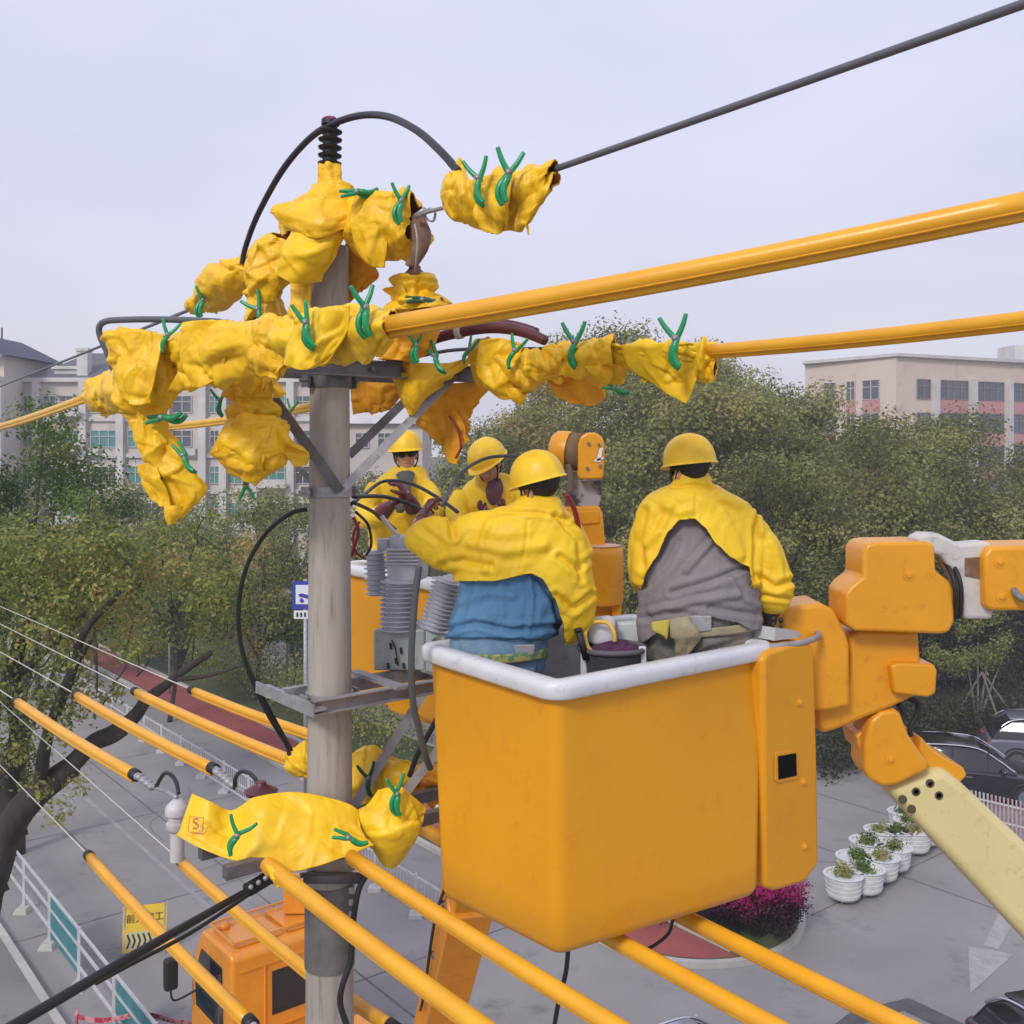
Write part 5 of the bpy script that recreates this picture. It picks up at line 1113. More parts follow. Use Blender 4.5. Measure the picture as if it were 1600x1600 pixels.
blanket('wide crumpled blanket along the left arm below the thick jumper', [[(456, 502, 452, 560, 3.9, .9), (425, 500, 430, 572, 4.05, .8), (395, 504, 392, 580, 4.2, .8), (360, 502, 352, 594, 4.3, .8), (325, 502, 320, 596, 4.42, .8), (290, 512, 292, 594, 4.5, .8), (268, 524, 276, 585, 4.58, .8)]], tips=[(276, 580, 318, 596, 296, 612, 4.42), (412, 566, 452, 560, 440, 590, 4.0),], flaps=[[[(285,503,4.36),(315,500,4.3),(352,500,4.24)],[(278,556,4.36),(312,560,4.28),(356,552,4.22)],[(300,606,4.36),(318,604,4.3),(342,588,4.26)]],[[(392,503,4.08),(440,500,3.9)],[(384,545,4.06),(446,548,3.88)],[(404,588,4.08),(436,594,3.95)]]], seed=12, wr=.022, gather=.12, pinch=.5)
blanket('big square crumpled blanket at the left arm end', [[(192, 528, 262, 526, 4.64, .9), (187, 550, 280, 545, 4.62, .9), (187, 580, 284, 585, 4.62, .9), (190, 608, 276, 612, 4.62, .9), (200, 632, 258, 634, 4.62, .9), (208, 646, 246, 648, 4.62, .9)]], tips=[(190, 545, 225, 524, 187, 514, 4.55), (262, 610, 286, 570, 300, 604, 4.5),], flaps=[[[(189,520,4.5),(222,517,4.44),(256,522,4.44)],[(184,570,4.5),(212,572,4.42),(246,570,4.42)],[(194,618,4.5),(212,632,4.46),(236,628,4.46)]]], seed=13, wr=.028, gather=.2)
blanket('folded blanket hanging in a pointed wedge at the far left', [[(205, 640, 250, 640, 4.62, .8), (206, 662, 252, 660, 4.6, .8), (222, 690, 272, 690, 4.6, .6), (226, 718, 288, 716, 4.6, .5), (238, 746, 312, 742, 4.6, .45), (252, 776, 322, 770, 4.6, .4), (264, 800, 298, 794, 4.6, .35), (268, 812, 280, 810, 4.6, .3)]],
    [[[(212, 728, 4.62), (240, 720, 4.56)], [(222, 752, 4.62), (256, 752, 4.54)], [(240, 782, 4.62), (268, 792, 4.56)]]], tips=[(258, 790, 286, 790, 267, 818, 4.55),], seed=14, wr=.02, gather=.12)
blanket('small pointed blanket at the far end of the left line', [[(136, 600, 140, 632, 5.6, .9), (150, 588, 156, 640, 5.5, .9), (168, 580, 172, 644, 5.4, .9), (186, 574, 190, 642, 5.2, .9), (204, 570, 206, 636, 5.0, .9)]],
    [[[(140, 620, 5.5), (184, 628, 5.3)], [(150, 636, 5.5), (182, 642, 5.32)], [(158, 650, 5.5), (162, 652, 5.45)]]], seed=15, wr=.024, gather=.14)
blanket('tall blanket tied twice, hanging left of the pole below the crossarm', [[(378, 512, 428, 510, 4.7, .9), (368, 545, 434, 540, 4.75, .9), (362, 580, 434, 582, 4.8, .9), (358, 608, 430, 608, 4.82, .9), (362, 626, 424, 624, 4.84, .9), (356, 644, 426, 642, 4.84, .9), (366, 660, 420, 658, 4.84, .9)]], tips=[(360, 596, 366, 626, 346, 618, 4.78), (424, 588, 428, 622, 446, 614, 4.76),], flaps=[[[(370,518,4.66),(400,516,4.62),(428,520,4.64)],[(364,560,4.68),(394,564,4.63),(422,566,4.66)],[(370,600,4.72),(386,616,4.7),(408,614,4.7)]]], seed=16, wr=.022, gather=.2)
blanket('ball shaped bundle at the bottom of the tall hanging blanket', [[(364, 656, 424, 656, 4.84, .9), (352, 670, 434, 668, 4.82, .9), (342, 692, 444, 690, 4.8, .9), (338, 708, 446, 706, 4.8, .9), (352, 728, 440, 724, 4.8, .85), (378, 744, 420, 740, 4.82, .8), (390, 748, 402, 747, 4.84, .8)]],
    [[[(418, 660, 4.78), (440, 668, 4.78)], [(425, 690, 4.76), (460, 690, 4.76)], [(440, 706, 4.78), (482, 708, 4.8)], [(462, 730, 4.8), (480, 728, 4.82)]]], m_=BLK, tips=[(344, 676, 352, 712, 328, 710, 4.74), (380, 738, 416, 736, 399, 758, 4.74),], flaps=[[[(350,668,4.72),(390,664,4.68),(424,666,4.7)],[(340,700,4.7),(380,706,4.65),(414,706,4.68)],[(362,734,4.74),(386,752,4.72),(408,750,4.74)]]], seed=17, wr=.026, gather=.22)
blanket('tilted blanket on the topmost line left of the pole', [[(292, 474, 300, 492, 6.4, 1), (312, 452, 326, 488, 6.3, 1), (324, 424, 348, 486, 6.1, 1), (342, 410, 366, 470, 5.95, 1), (362, 404, 386, 446, 5.85, 1), (380, 404, 396, 432, 5.8, 1)]], tips=[(362, 412, 392, 412, 388, 390, 5.8),], seed=18, wr=.022, gather=.10, pinch=.5)
blanket('bulky blanket curving down left of the pole top', [[(432, 366, 470, 378, 5.3, 1), (402, 384, 466, 398, 5.35, 1), (388, 408, 462, 424, 5.4, 1), (384, 434, 450, 446, 5.42, 1), (386, 458, 438, 462, 5.42, 1), (392, 478, 442, 474, 5.42, 1), (390, 500, 446, 496, 5.42, 1)]], tips=[(388, 470, 410, 480, 380, 506, 5.3),], flaps=[[[(406,378,5.2),(434,376,5.16),(458,384,5.16)],[(388,420,5.22),(416,424,5.18),(446,424,5.18)],[(392,462,5.26),(408,474,5.24),(428,472,5.24)]]], seed=19, wr=.026, gather=.16)
blanket('triangular drape hanging over the right half of the crossarm', [], [[[(602, 562, 5.35), (650, 566, 5.3), (700, 566, 5.35), (742, 556, 5.4)], [(612, 592, 5.33), (650, 598, 5.26), (690, 590, 5.32), (728, 576, 5.38)], [(625, 622, 5.34), (650, 622, 5.28), (676, 606, 5.34), (706, 590, 5.4)], [(640, 648, 5.36), (646, 648, 5.35), (654, 634, 5.36), (664, 620, 5.38)]]], seed=20, wr=.014)
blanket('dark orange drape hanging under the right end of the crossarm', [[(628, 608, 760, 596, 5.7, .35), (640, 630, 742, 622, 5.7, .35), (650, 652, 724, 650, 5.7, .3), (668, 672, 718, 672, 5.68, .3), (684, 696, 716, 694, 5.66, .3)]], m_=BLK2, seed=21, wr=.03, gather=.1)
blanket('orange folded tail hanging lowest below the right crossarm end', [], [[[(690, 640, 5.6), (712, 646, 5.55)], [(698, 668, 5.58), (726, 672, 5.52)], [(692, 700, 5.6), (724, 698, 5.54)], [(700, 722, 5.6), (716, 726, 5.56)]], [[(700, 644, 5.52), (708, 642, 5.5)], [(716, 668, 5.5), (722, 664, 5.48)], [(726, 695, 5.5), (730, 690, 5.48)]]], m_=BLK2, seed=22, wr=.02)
blanket('blanket bulging in the middle of the right line under the maroon sleeve', [[(742, 552, 742, 590, 5.5, .8), (752, 536, 748, 604, 5.45, .8), (778, 531, 780, 614, 5.35, .8), (806, 540, 806, 618, 5.25, .8), (832, 552, 830, 612, 5.15, .8), (846, 562, 842, 596, 5.1, .8)]], tips=[(786, 606, 826, 606, 814, 634, 5.2),], flaps=[[[(750,533,5.24),(782,528,5.18),(816,538,5.14)],[(746,575,5.26),(778,582,5.18),(808,582,5.16)],[(762,608,5.28),(784,624,5.24),(802,622,5.22)]]], seed=23, wr=.022, gather=.10, pinch=.7)
blanket('small knotted blanket ball on the right line', [[(818, 562, 822, 586, 5.05, .9), (832, 548, 834, 592, 5.0, .9), (854, 544, 856, 594, 4.95, .9), (874, 550, 874, 588, 4.9, .9), (884, 560, 880, 578, 4.88, .9)]], seed=24, wr=.022, gather=.12, pinch=.4)
blanket('orange drape hanging below the knotted ball on the right line', [], [[[(850, 576, 5.05), (885, 584, 5.0), (930, 586, 5.0), (952, 590, 5.0)], [(856, 600, 5.05), (890, 606, 5.0), (926, 606, 5.0), (948, 604, 5.0)], [(872, 622, 5.07), (898, 630, 5.03), (926, 634, 5.0), (945, 622, 5.03)]]], m_=BLK2, seed=25, wr=.016)
blanket('blanket cinched by the upright clip in the middle of the right line', [[(872, 540, 872, 574, 4.95, .9), (892, 534, 892, 580, 4.88, .9), (918, 534, 922, 580, 4.8, .9), (942, 534, 948, 574, 4.72, .9), (960, 536, 962, 566, 4.68, .9)]], [[[(905, 572, 4.86), (945, 556, 4.74), (972, 560, 4.7)], [(915, 590, 4.86), (950, 580, 4.74), (980, 584, 4.72)], [(930, 602, 4.88), (955, 604, 4.78), (972, 600, 4.74)]]], tips=[(915, 572, 955, 570, 950, 600, 4.7),], seed=26, wr=.018, gather=.12)
blanket('long triangular blanket draped over the right line with its corner hanging', [[(950, 537, 950, 568, 4.72, .9), (980, 537, 980, 560, 4.65, .9), (1020, 537, 1020, 560, 4.55, .9), (1060, 536, 1062, 565, 4.45, .9), (1100, 535, 1102, 572, 4.35, .9)]],
    [[[(946, 540, 4.70), (1000, 538, 4.54), (1050, 537, 4.43), (1098, 537, 4.32)], [(965, 566, 4.70), (1008, 568, 4.56), (1052, 572, 4.46), (1092, 574, 4.38)], [(990, 584, 4.68), (1022, 594, 4.58), (1056, 604, 4.48), (1082, 606, 4.40)], [(1006, 594, 4.66), (1030, 608, 4.58), (1054, 622, 4.5), (1070, 630, 4.44)]]], m_=BLKL, seed=27, wr=.012, gather=.05, pinch=.5, flare=0)
blanket('small cuff of blanket at the start of the right line cover', [[(1088, 537, 1090, 584, 4.42, .8), (1106, 536, 1106, 588, 4.38, .8), (1120, 540, 1118, 584, 4.34, .8)]], seed=28, wr=.012, flare=.15)
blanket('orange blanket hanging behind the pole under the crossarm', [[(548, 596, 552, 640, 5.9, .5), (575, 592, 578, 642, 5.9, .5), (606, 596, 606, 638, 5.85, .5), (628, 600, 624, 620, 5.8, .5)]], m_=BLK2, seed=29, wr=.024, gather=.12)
blanket('large smooth blanket with a red stamp draped left of the pole at the bottom', [], [[[(300, 1240, 5.02), (328, 1252, 4.96), (362, 1266, 5.00), (398, 1246, 4.96), (450, 1237, 5.00), (500, 1243, 5.02), (545, 1256, 5.03), (560, 1266, 5.04)],
    [(290, 1268, 4.97), (322, 1282, 4.92), (360, 1290, 4.95), (405, 1272, 4.90), (455, 1270, 4.94), (505, 1274, 4.96), (548, 1284, 4.98), (563, 1292, 4.99)],
    [(280, 1296, 4.92), (314, 1308, 4.88), (356, 1318, 4.88), (405, 1316, 4.84), (455, 1314, 4.86), (505, 1312, 4.89), (548, 1308, 4.92), (572, 1306, 4.94)],
    [(274, 1304, 4.90), (310, 1324, 4.86), (352, 1340, 4.82), (400, 1353, 4.78), (450, 1362, 4.80), (500, 1352, 4.82), (546, 1336, 4.86), (584, 1320, 4.88)]]], m_=BLKL, seed=30, wr=.006, fs_=3.2, plt=.010)
blanket('blanket with a hanging point over the lower line right of the pole', [], [[[(592, 1235, 5.1), (622, 1228, 5.02), (648, 1244, 5.02), (668, 1262, 5.05)], [(574, 1262, 5.08), (612, 1260, 4.98), (645, 1268, 4.98), (662, 1280, 5.02)], [(556, 1278, 5.06), (600, 1298, 4.96), (636, 1300, 4.98), (652, 1304, 5.02)], [(572, 1318, 5.08), (594, 1334, 5.0), (620, 1340, 5.02), (640, 1330, 5.06)], [(590, 1340, 5.1), (602, 1352, 5.05), (612, 1358, 5.05), (624, 1350, 5.08)]]], m_=BLKL, seed=31, wr=.018)
blanket('crumpled blanket behind the right side of the pole below the platform', [[(546, 1184, 550, 1264, 5.7, .6), (575, 1168, 575, 1262, 5.7, .7), (605, 1178, 604, 1256, 5.65, .7), (632, 1190, 630, 1240, 5.6, .7), (648, 1200, 644, 1226, 5.6, .7)]], m_=BLK, seed=32, wr=.03, gather=.16)
blanket('small orange bundle between the cable and the near bucket', [[(640, 1206, 640, 1236, 5.9, .9), (655, 1200, 656, 1248, 5.9, .9), (672, 1198, 676, 1252, 5.9, .9), (690, 1204, 694, 1248, 5.9, .9)]], m_=BLK2, tips=[(640, 1240, 664, 1246, 650, 1262, 5.8),], seed=33, wr=.026, gather=.14)
blanket('small yellow bundle tucked behind the left side of the pole', [[(452, 1178, 456, 1204, 6.2, .9), (468, 1172, 470, 1212, 6.15, .9), (490, 1174, 492, 1210, 6.1, .9)]], seed=34, wr=.024, gather=.14)
blanket('narrow tail of yellow blanket hanging at the cable clamp', [], [[[(414, 1350, 4.7), (432, 1356, 4.7)], [(424, 1370, 4.68), (438, 1372, 4.68)], [(431, 1386, 4.68), (437, 1388, 4.68)]]], m_=BLKL, seed=35, wr=.008)
# stamp on the big blanket
tb = [o for o in bpy.data.objects if o.get('label', '').startswith('large smooth blanket')][0]
M = Matrix.Translation(P(306, 1288, 4.862)) @ Matrix.Rotation(R(90), 4, 'X') @ Matrix.Rotation(R(12), 4, 'Y')
text_mesh('S', .075, M, mat('red_stamp', (.62, .16, .10), .6), tb, 'stamp', .001)
q = MB()
for a, b_ in (((296, 1276), (318, 1278)), ((294, 1300), (316, 1302)), ((296, 1276), (294, 1300)), ((318, 1278), (316, 1302))): q.bar(P(*a, 4.872), P(*b_, 4.872), .002, .004, up=(0, 1, 0))
st_ = q.build('stamp_border', MATS['red_stamp'], None, smooth=False, loc=ORG[tb.name]); st_.parent = tb; st_.location = (0, 0, 0)
# brown clevis and hanging link right of the barrel blanket
t = thing('strain_clamp', 'rusty brown strain clamp hanging beside the barrel shaped blanket', 'clamp', P(652, 420, 4.75))
q = MB(); q.loft([(642, 338, 664, 334, 4.78, .4), (640, 352, 670, 350, 4.77, .4), (642, 375, 674, 368, 4.76, .45), (640, 395, 668, 392, 4.76, .45), (632, 412, 654, 414, 4.77, .4)], 20, 5, wr=.01, seed=3); q.build('plate', RUST, t)
q = MB(); q.ptube([(656, 336, 4.70), (672, 330, 4.66), (692, 325, 4.6), (702, 322, 4.5)], .010, 8); q.ptube([(660, 332, 4.70), (672, 326, 4.68), (680, 332, 4.68), (677, 345, 4.69), (668, 343, 4.7), (664, 336, 4.7)], .006, 8); q.cyl(P(650, 338, 4.72), P(664, 328, 4.68), .014); q.build('shackle', STEEL, t)
q = MB(); q.ptube([(648, 350, 4.68), (652, 375, 4.68), (650, 410, 4.7), (648, 425, 4.74)], .005, 6); q.build('chain', STEEL, t)
q = MB(); q.lathe(P(648, 432, 4.95), (0, 0, 1), [(0, .05), (.01, .055), (.02, .045), (.035, .03), (.05, .028), (.06, .012)], 20); q.build('cap', RUST, t, angle=50)
cable('red striped edge of tape in the fold of the lowest orange tail', [(702, 650, 5.5), (716, 672, 5.48), (720, 698, 5.48), (712, 716, 5.5)], .007, RCAB, 'tape_edge', 'tape')

# ================================================================ green spring clips
def clip(px, py, d, ang, size, label, spread=1.0, yaw=0, m_=GREEN):
    size *= .88; t = thing('blanket_clip', label, 'clip', P(px, py, d), 'green blanket clips')
    M = Matrix.Rotation(R(yaw), 3, 'Z') @ Matrix.Rotation(R(-ang), 3, 'Y') ; c = P(px, py, d)
    def w_(x, z, y=0): return c+M @ Vector((x*size, y*size, z*size))
    for sg, nm in ((-1, 'arm'), (1, 'arm')):
        q = MB(); j = [(sg*.30*spread, .54), (sg*.19*spread, .30), (sg*.05, .08), (-sg*.02, -.02)]
        jaw = [(-.10, -.16), (-.17, -.34), (-.15, -.52), (-.04, -.68)] if sg > 0 else [(-.02, -.14), (-.07, -.32), (-.05, -.50), (.02, -.64)]
        pts = [list(w_(a, b_, sg*.06)) for a, b_ in j]+[list(w_(a, b_, sg*.09)) for a, b_ in jaw]
        pp = [Vector(a) for a in catmull(pts, 5)]; n = len(pp)
        q.tube(pp, [size*(.050+.024*math.sin(math.pi*min(1, i/n*1.1))+(.016 if i > n*.55 else 0)) for i in range(n)], 10)
        q.build(nm, m_, t)
    q = MB(); q.cyl(w_(0, .02, -.14), w_(0, .02, .14), size*.075, n=12); q.build('spring_pin', STEEL, t)
CL = [(558, 300, 4.78, 100, .17, 'clip pointing right, directly under the pole top insulator', .35), (626, 315, 4.72, 0, .17, 'clip standing on the barrel shaped blanket'), (748, 280, 3.88, 12, .17, 'left clip of the pair on the topmost right bundle'),
      (794, 272, 3.80, -6, .19, 'right and taller clip of the pair on the topmost right bundle'), (316, 470, 6.0, -5, .17, 'clip on the tilted blanket left of the pole top'), (404, 484, 5.2, 35, .19, 'clip at the foot of the bulky blanket left of the pole'),
      (570, 482, 3.26, 8, .155, 'large bright clip where the big line cover ends'), (478, 505, 3.40, 20, .15, 'clip on the long smooth blanket straight in front of the pole', .6), (262, 524, 4.45, -15, .14, 'small clip between the two leftmost crumpled blankets'),
      (255, 652, 4.5, 98, .18, 'clip lying level on the neck of the wedge blanket', .3), (288, 712, 4.5, 38, .15, 'clip slanting on the wedge shaped blanket', .35), (384, 758, 4.85, 185, .15, 'clip hanging upside down under the ball shaped bundle', .9),
      (344, 626, 4.9, 10, .13, 'faint clip left of the tall hanging blanket'), (660, 468, 4.9, 92, .17, 'dark clip lying across the small tied blanket', .3), (650, 540, 5.1, 5, .15, 'clip at the root of the maroon sleeve'),
      (680, 556, 5.15, 35, .17, 'clip slanting over the triangular drape', .5), (735, 545, 5.3, -25, .14, 'clip between the triangular drape and the bulging blanket', .6), (805, 548, 5.05, -20, .16, 'clip under the tip of the maroon sleeve'),
      (898, 535, 4.75, 3, .20, 'upright clip in the middle of the right line'), (1056, 530, 4.3, 8, .21, 'large upright clip near the start of the right line cover'), (960, 606, 4.7, 75, .12, 'small clip poking out below the right line blankets', .5),
      (372, 1305, 4.68, -20, .17, 'clip lying spread on the large stamped blanket', 1.4), (545, 1308, 4.72, 72, .16, 'clip at the right corner of the large stamped blanket', .4), (576, 1216, 5.45, 12, .17, 'dark clip on the crumpled blanket right of the pole'),
      (620, 1240, 4.93, 6, .18, 'bright clip on the blanket point beside the near bucket'), (455, 640, 6.6, -10, .14, 'faint far clip on the line cover left of the pole')]
for c_ in CL: clip(*c_[:6], spread=c_[6] if len(c_) > 6 else 1.0, yaw=(len(c_[5])*37 % 60)-30, m_=DGREEN if 'dark' in c_[5] else GREEN)

# ================================================================ the grey switch on the platform
t = thing('pole_switch', 'grey switch with ribbed insulator columns on the platform right of the pole', 'switch', P(640, 1050, 5.55))
q = MB(); q.prism([P(583, 984, 5.6), P(664, 984, 5.6), P(664, 1048, 5.6), P(583, 1048, 5.6)], (.1, .35, 0)); q.build('cabinet', GBOX, t, smooth=False, bevel=.012)
q = MB(); q.prism([P(664, 982, 5.45), P(705, 986, 5.45), P(705, 1052, 5.45), P(664, 1052, 5.45)], (.1, .4, 0)); q.build('drive_box', GBOX, t, smooth=False, bevel=.012)
q = MB()
for (x, y) in ((610, 1005), (626, 1012), (618, 1028), (630, 1036), (606, 1036)): q.bar(P(x, y, 5.59), P(x+1, y+9, 5.59), .012, .012)
q.ptube([(612, 1000, 5.58), (618, 1015, 5.57), (622, 1040, 5.58)], .004, 6); q.build('stencil', INK, t, smooth=False)
def column(px, y0, y1, d, r, lean, n_, nm='insulator_column'):
    a, b_ = P(px, y1, d), P(px+lean, y0, d); L = (b_-a).length; q = MB(); pr = [(0, r*.7)]
    for i in range(n_): z = L*(i+.15)/n_; st = L/n_; pr += [(z, r*.7), (z+st*.25, r*1.0), (z+st*.4, r*1.0), (z+st*.5, r*.72)]
    pr += [(L, r*.7)]; q.lathe(a, b_-a, pr, 22); q.build(nm, SILI, t, angle=55)
column(622, 905, 986, 5.65, .105, 2, 11); column(678, 905, 985, 5.5, .085, 22, 12); column(590, 860, 930, 5.85, .07, -4, 9); column(700, 900, 960, 5.7, .07, 12, 8)
q = MB(); q.prism([P(602, 858, 5.6), P(652, 858, 5.6), P(650, 912, 5.6), P(604, 912, 5.6)], (.05, .25, 0)); q.build('head', SILI, t, smooth=False, bevel=.02)
q = MB()
for k in range(5): q.prism([P(601, 858+k*5.5, 5.585), P(653, 858+k*5.5, 5.585), P(653, 860.5+k*5.5, 5.585), P(601, 860.5+k*5.5, 5.585)], (.05, .28, 0))
q.build('fins', SILI, t, smooth=False)
q = MB(); q.cyl(P(610, 850, 5.7), P(648, 850, 5.7), .05); q.cyl(P(600, 842, 5.75), P(600, 860, 5.75), .04); q.build('terminal', SILI, t)
q = MB(); q.ell(P(694, 1000, 5.35), (.03, .03, .03)); q.cyl(P(694, 1000, 5.35), P(680, 1002, 5.45), .02); q.build('lever', DSTEEL, t)

# ================================================================ the two buckets
def rquad(cs, r, n=7):
    """closed rounded quadrilateral: cs = 4 xy corners in order"""
    out = []; c = [Vector((a, b, 0)) for a, b in cs]
    for i in range(4):
        p = c[i]; a = (c[i-1]-p).normalized(); b = (c[(i+1) % 4]-p).normalized()
        for k in range(n+1):
            t_ = k/n; s_ = p+a*r; e_ = p+b*r; out.append(s_*(1-t_)**2+p*2*t_*(1-t_)+e_*t_*t_)
    return out
def ring(q, rings, closed_bottom=False):
    n = len(rings[0]); vs = [p for r_ in rings for p in r_]; fs = []
    for i in range(len(rings)-1):
        for k in range(n): k2 = (k+1) % n; fs.append((i*n+k, i*n+k2, (i+1)*n+k2, (i+1)*n+k))
    if closed_bottom: fs.append(tuple((len(rings)-1)*n+k for k in range(n)))
    q.add(vs, fs)
def off(poly, d_):
    n = len(poly); out = []
    for i in range(n):
        t_ = (poly[(i+1) % n]-poly[i-1]).normalized(); out.append(poly[i]+Vector((t_.y, -t_.x, 0))*d_)
    return out
def lerp4(A, B, t_): return [(a[0]+(b[0]-a[0])*t_, a[1]+(b[1]-a[1])*t_) for a, b in zip(A, B)]
def bucket(label, top, bot, zt, zb, r=.10):
    ctr = sum((Vector((a, b, 0)) for a, b in bot), Vector())/4; t = thing('lift_bucket', label, 'bucket', Vector((ctr.x, ctr.y, zb)))
    cw = (Vector((*top[1], 0))-Vector((*top[0], 0))).cross(Vector((*top[2], 0))-Vector((*top[1], 0))).z
    sgn = 1 if cw > 0 else -1
    q = MB(); rings = []
    for k in range(9):
        f = k/8; rings.append([p+Vector((0, 0, zt-.05+(zb+.06-zt+.05)*f)) for p in rquad(lerp4(top, bot, f), r)])
    for dz, ins in ((.035, -.012), (.014, -.03), (.003, -.055), (0, -.09)): rings.append([p+Vector((0, 0, zb+dz)) for p in off(rquad(bot, r), ins*sgn)])
    ring(q, rings, True); o = q.build('shell', BKT, t, angle=60)
    q = MB(); rings = []
    for k in range(6):
        f = k/5; rings.append([p+Vector((0, 0, zt-.02+(zb+.09-zt+.02)*f)) for p in off(rquad(lerp4(top, bot, f), r), -.045*sgn)])
    rings.append([p+Vector((0, 0, zb+.08)) for p in off(rquad(bot, r), -.09*sgn)]); ring(q, rings, True); q.build('liner', LINER, t, angle=60)
    q = MB(); prof = [(-.050, -.05), (-.053, -.012), (-.042, -.001), (.0, .004), (.036, .0), (.047, -.01), (.050, -.03), (.046, -.066), (.038, -.075), (.012, -.070), (.004, -.05)]
    base = rquad(top, r*1.05, 9); rings = [[p+Vector((0, 0, zt+z+.003*noise.noise(Vector((i*.35, o_*9, 1))))) for i, p in enumerate(off(base, o_*sgn*1.0))] for o_, z in prof]; rings.append(rings[0]); ring(q, rings); q.build('rim', WHT, t, angle=70)
    return t
B1 = bucket('near orange bucket with white rim carrying two men', [(.18, 4.185), (1.25, 5.04), (.69, 5.87), (-.415, 5.0)], [(.19, 4.23), (1.18, 4.83), (.66, 5.42), (-.352, 4.82)], H-.955, H-2.125, .07)
class Plane:
    def __init__(s, a, b): s.a = Vector((*a, 0)); s.u = (Vector((*b, 0))-s.a).normalized(); s.n = Vector((s.u.y, -s.u.x, 0))
    def __call__(s, px, py, o=0):
        k = (px-800)/F; t_ = (k*s.a.y-s.a.x)/(s.u.x-k*s.u.y); p = s.a+s.u*t_; p.z = H-(py-700)/F*p.y; return p+s.n*o
PL = Plane((1.20, 4.90), (1.58, 5.22))
q = MB(); q.prism([PL(*p) for p in ((1192, 1030), (1196, 1388), (1212, 1393), (1258, 1380), (1280, 1350), (1278, 1190), (1273, 1012), (1262, 1004), (1236, 1006), (1200, 1018))], -PL.n*.30); q.build('side_box', BKT, B1, bevel=.022, seg=3, angle=40)
q = MB(); q.prism([PL(*p, .002) for p in ((1209, 1178), (1212, 1174), (1240, 1171), (1245, 1175), (1246, 1212), (1242, 1217), (1214, 1223), (1209, 1219))], PL.n*.006); q.build('hatch_frame', ORG_, B1, smooth=False, bevel=.003)
q = MB(); q.prism([PL(*p, .009) for p in ((1213, 1181), (1241, 1176), (1242, 1211), (1214, 1217))], PL.n*.003); q.build('hatch_opening', mat('hatch_dark', (.006, .006, .006), .95, spec=.1), B1, smooth=False)
for p in ((1249, 1098), (1255, 1222), (1257, 1323)):
    q = MB(); q.lathe(PL(*p, .0), PL.n, [(0, .021), (.004, .021), (.006, .012), (.012, .011), (.014, .006)], 16); q.build('bolt', ORG_, B1, smooth=False)
q = MB(); q.ptube([(1192, 1014, 5.0), (1212, 1010, 5.02), (1245, 1006, 5.1), (1272, 998, 5.2), (1279, 990, 5.3), (1262, 985, 5.38), (1228, 981, 5.4)], .016, 10); q.build('side_rail', STEEL, B1)
q = MB(); q.prism([PL(*p, -.06) for p in ((1226, 1004), (1228, 984), (1262, 988), (1270, 998))], -PL.n*.15); q.build('control_tray', LINER, B1, smooth=False)
for p in ((1240, 990), (1252, 992)): q = MB(); q.cyl(PL(p[0], p[1]+4, -.12), PL(p[0], p[1]-16, -.12), .007, n=8); q.ell(PL(p[0], p[1]-18, -.12), (.013, .013, .013)); q.build('control_lever', RUB, B1)
# boom of the near bucket
t = thing('lift_boom', 'orange jointed arm with cream lower boom reaching in from the right edge', 'boom arm', P(1400, 1600, 5.7))
def plate(name, pts, d, th, m_=ORG_, bev=.03, d2=None, parent=None):
    n = len(pts); q = MB(); xs = [p[0] for p in pts]; x0, x1 = min(xs), max(xs)
    q.prism([P(p[0], p[1], d+((d2-d)*(p[0]-x0)/(x1-x0) if d2 else 0)) for p in pts], (.0, th, 0)); return q.build(name, m_, parent or t, bevel=bev, seg=3, angle=40)
plate('slew_housing', [(1222, 962), (1232, 948), (1284, 943), (1302, 952), (1321, 985), (1328, 1008), (1329, 1104), (1290, 1112), (1225, 1108)], 5.32, .32, bev=.022)
plate('knuckle', [(1278, 1143), (1272, 1090), (1326, 1070), (1328, 992), (1345, 984), (1436, 986), (1440, 1040), (1440, 1084), (1398, 1104), (1310, 1140), (1290, 1146)], 5.42, .32, bev=.025)
plate('lug', [(1392, 1040), (1402, 1036), (1460, 1038), (1465, 1048), (1463, 1084), (1450, 1090), (1398, 1084)], 5.36, .30, bev=.015)
hd = plate('head_cover', [(1349, 862), (1356, 850), (1372, 847), (1448, 846), (1461, 851), (1463, 892), (1484, 908), (1491, 922), (1492, 972), (1484, 988), (1470, 991), (1336, 986), (1322, 976), (1321, 928), (1330, 916), (1349, 902)], 5.28, .30, bev=.018)
q = MB(); q.prism([P(1362, 851, 5.32), P(1450, 849, 5.32), P(1450, 849, 5.66), P(1362, 851, 5.66)], (0, 0, .012)); q.build('top_recess', mat('mottled_grey', (.30, .27, .24), .8, c2=(.2, .17, .15), ns=9), t, smooth=False)  # flat mottled grey plate stands for the dark grey recess in the cover top
plate('link_arm', [(1430, 842), (1446, 833), (1468, 834), (1500, 850), (1545, 846), (1560, 862), (1556, 930), (1552, 968), (1508, 968), (1502, 930), (1494, 900), (1470, 868), (1440, 862)], 5.30, .14, mat('pale_cast_metal', (.60, .57, .53), .55, c2=(.50, .47, .44), ns=5, bump=.1, c3=(.22, .19, .17), ns3=10), bev=.02)
q = MB(); q.prism([P(1508, 872, 5.295), P(1537, 870, 5.295), P(1537, 906, 5.295), P(1508, 900, 5.295)], (0, .006, 0)); q.build('recess', RUST, t, smooth=False)
plate('boom_cover', [(1538, 868), (1548, 854), (1660, 852), (1660, 954), (1550, 955), (1540, 948)], 5.24, .35, bev=.02)
plate('upper_boom', [(1655, 868), (2200, 875), (2200, 938), (1655, 938)], 5.42, .28, bev=.01)
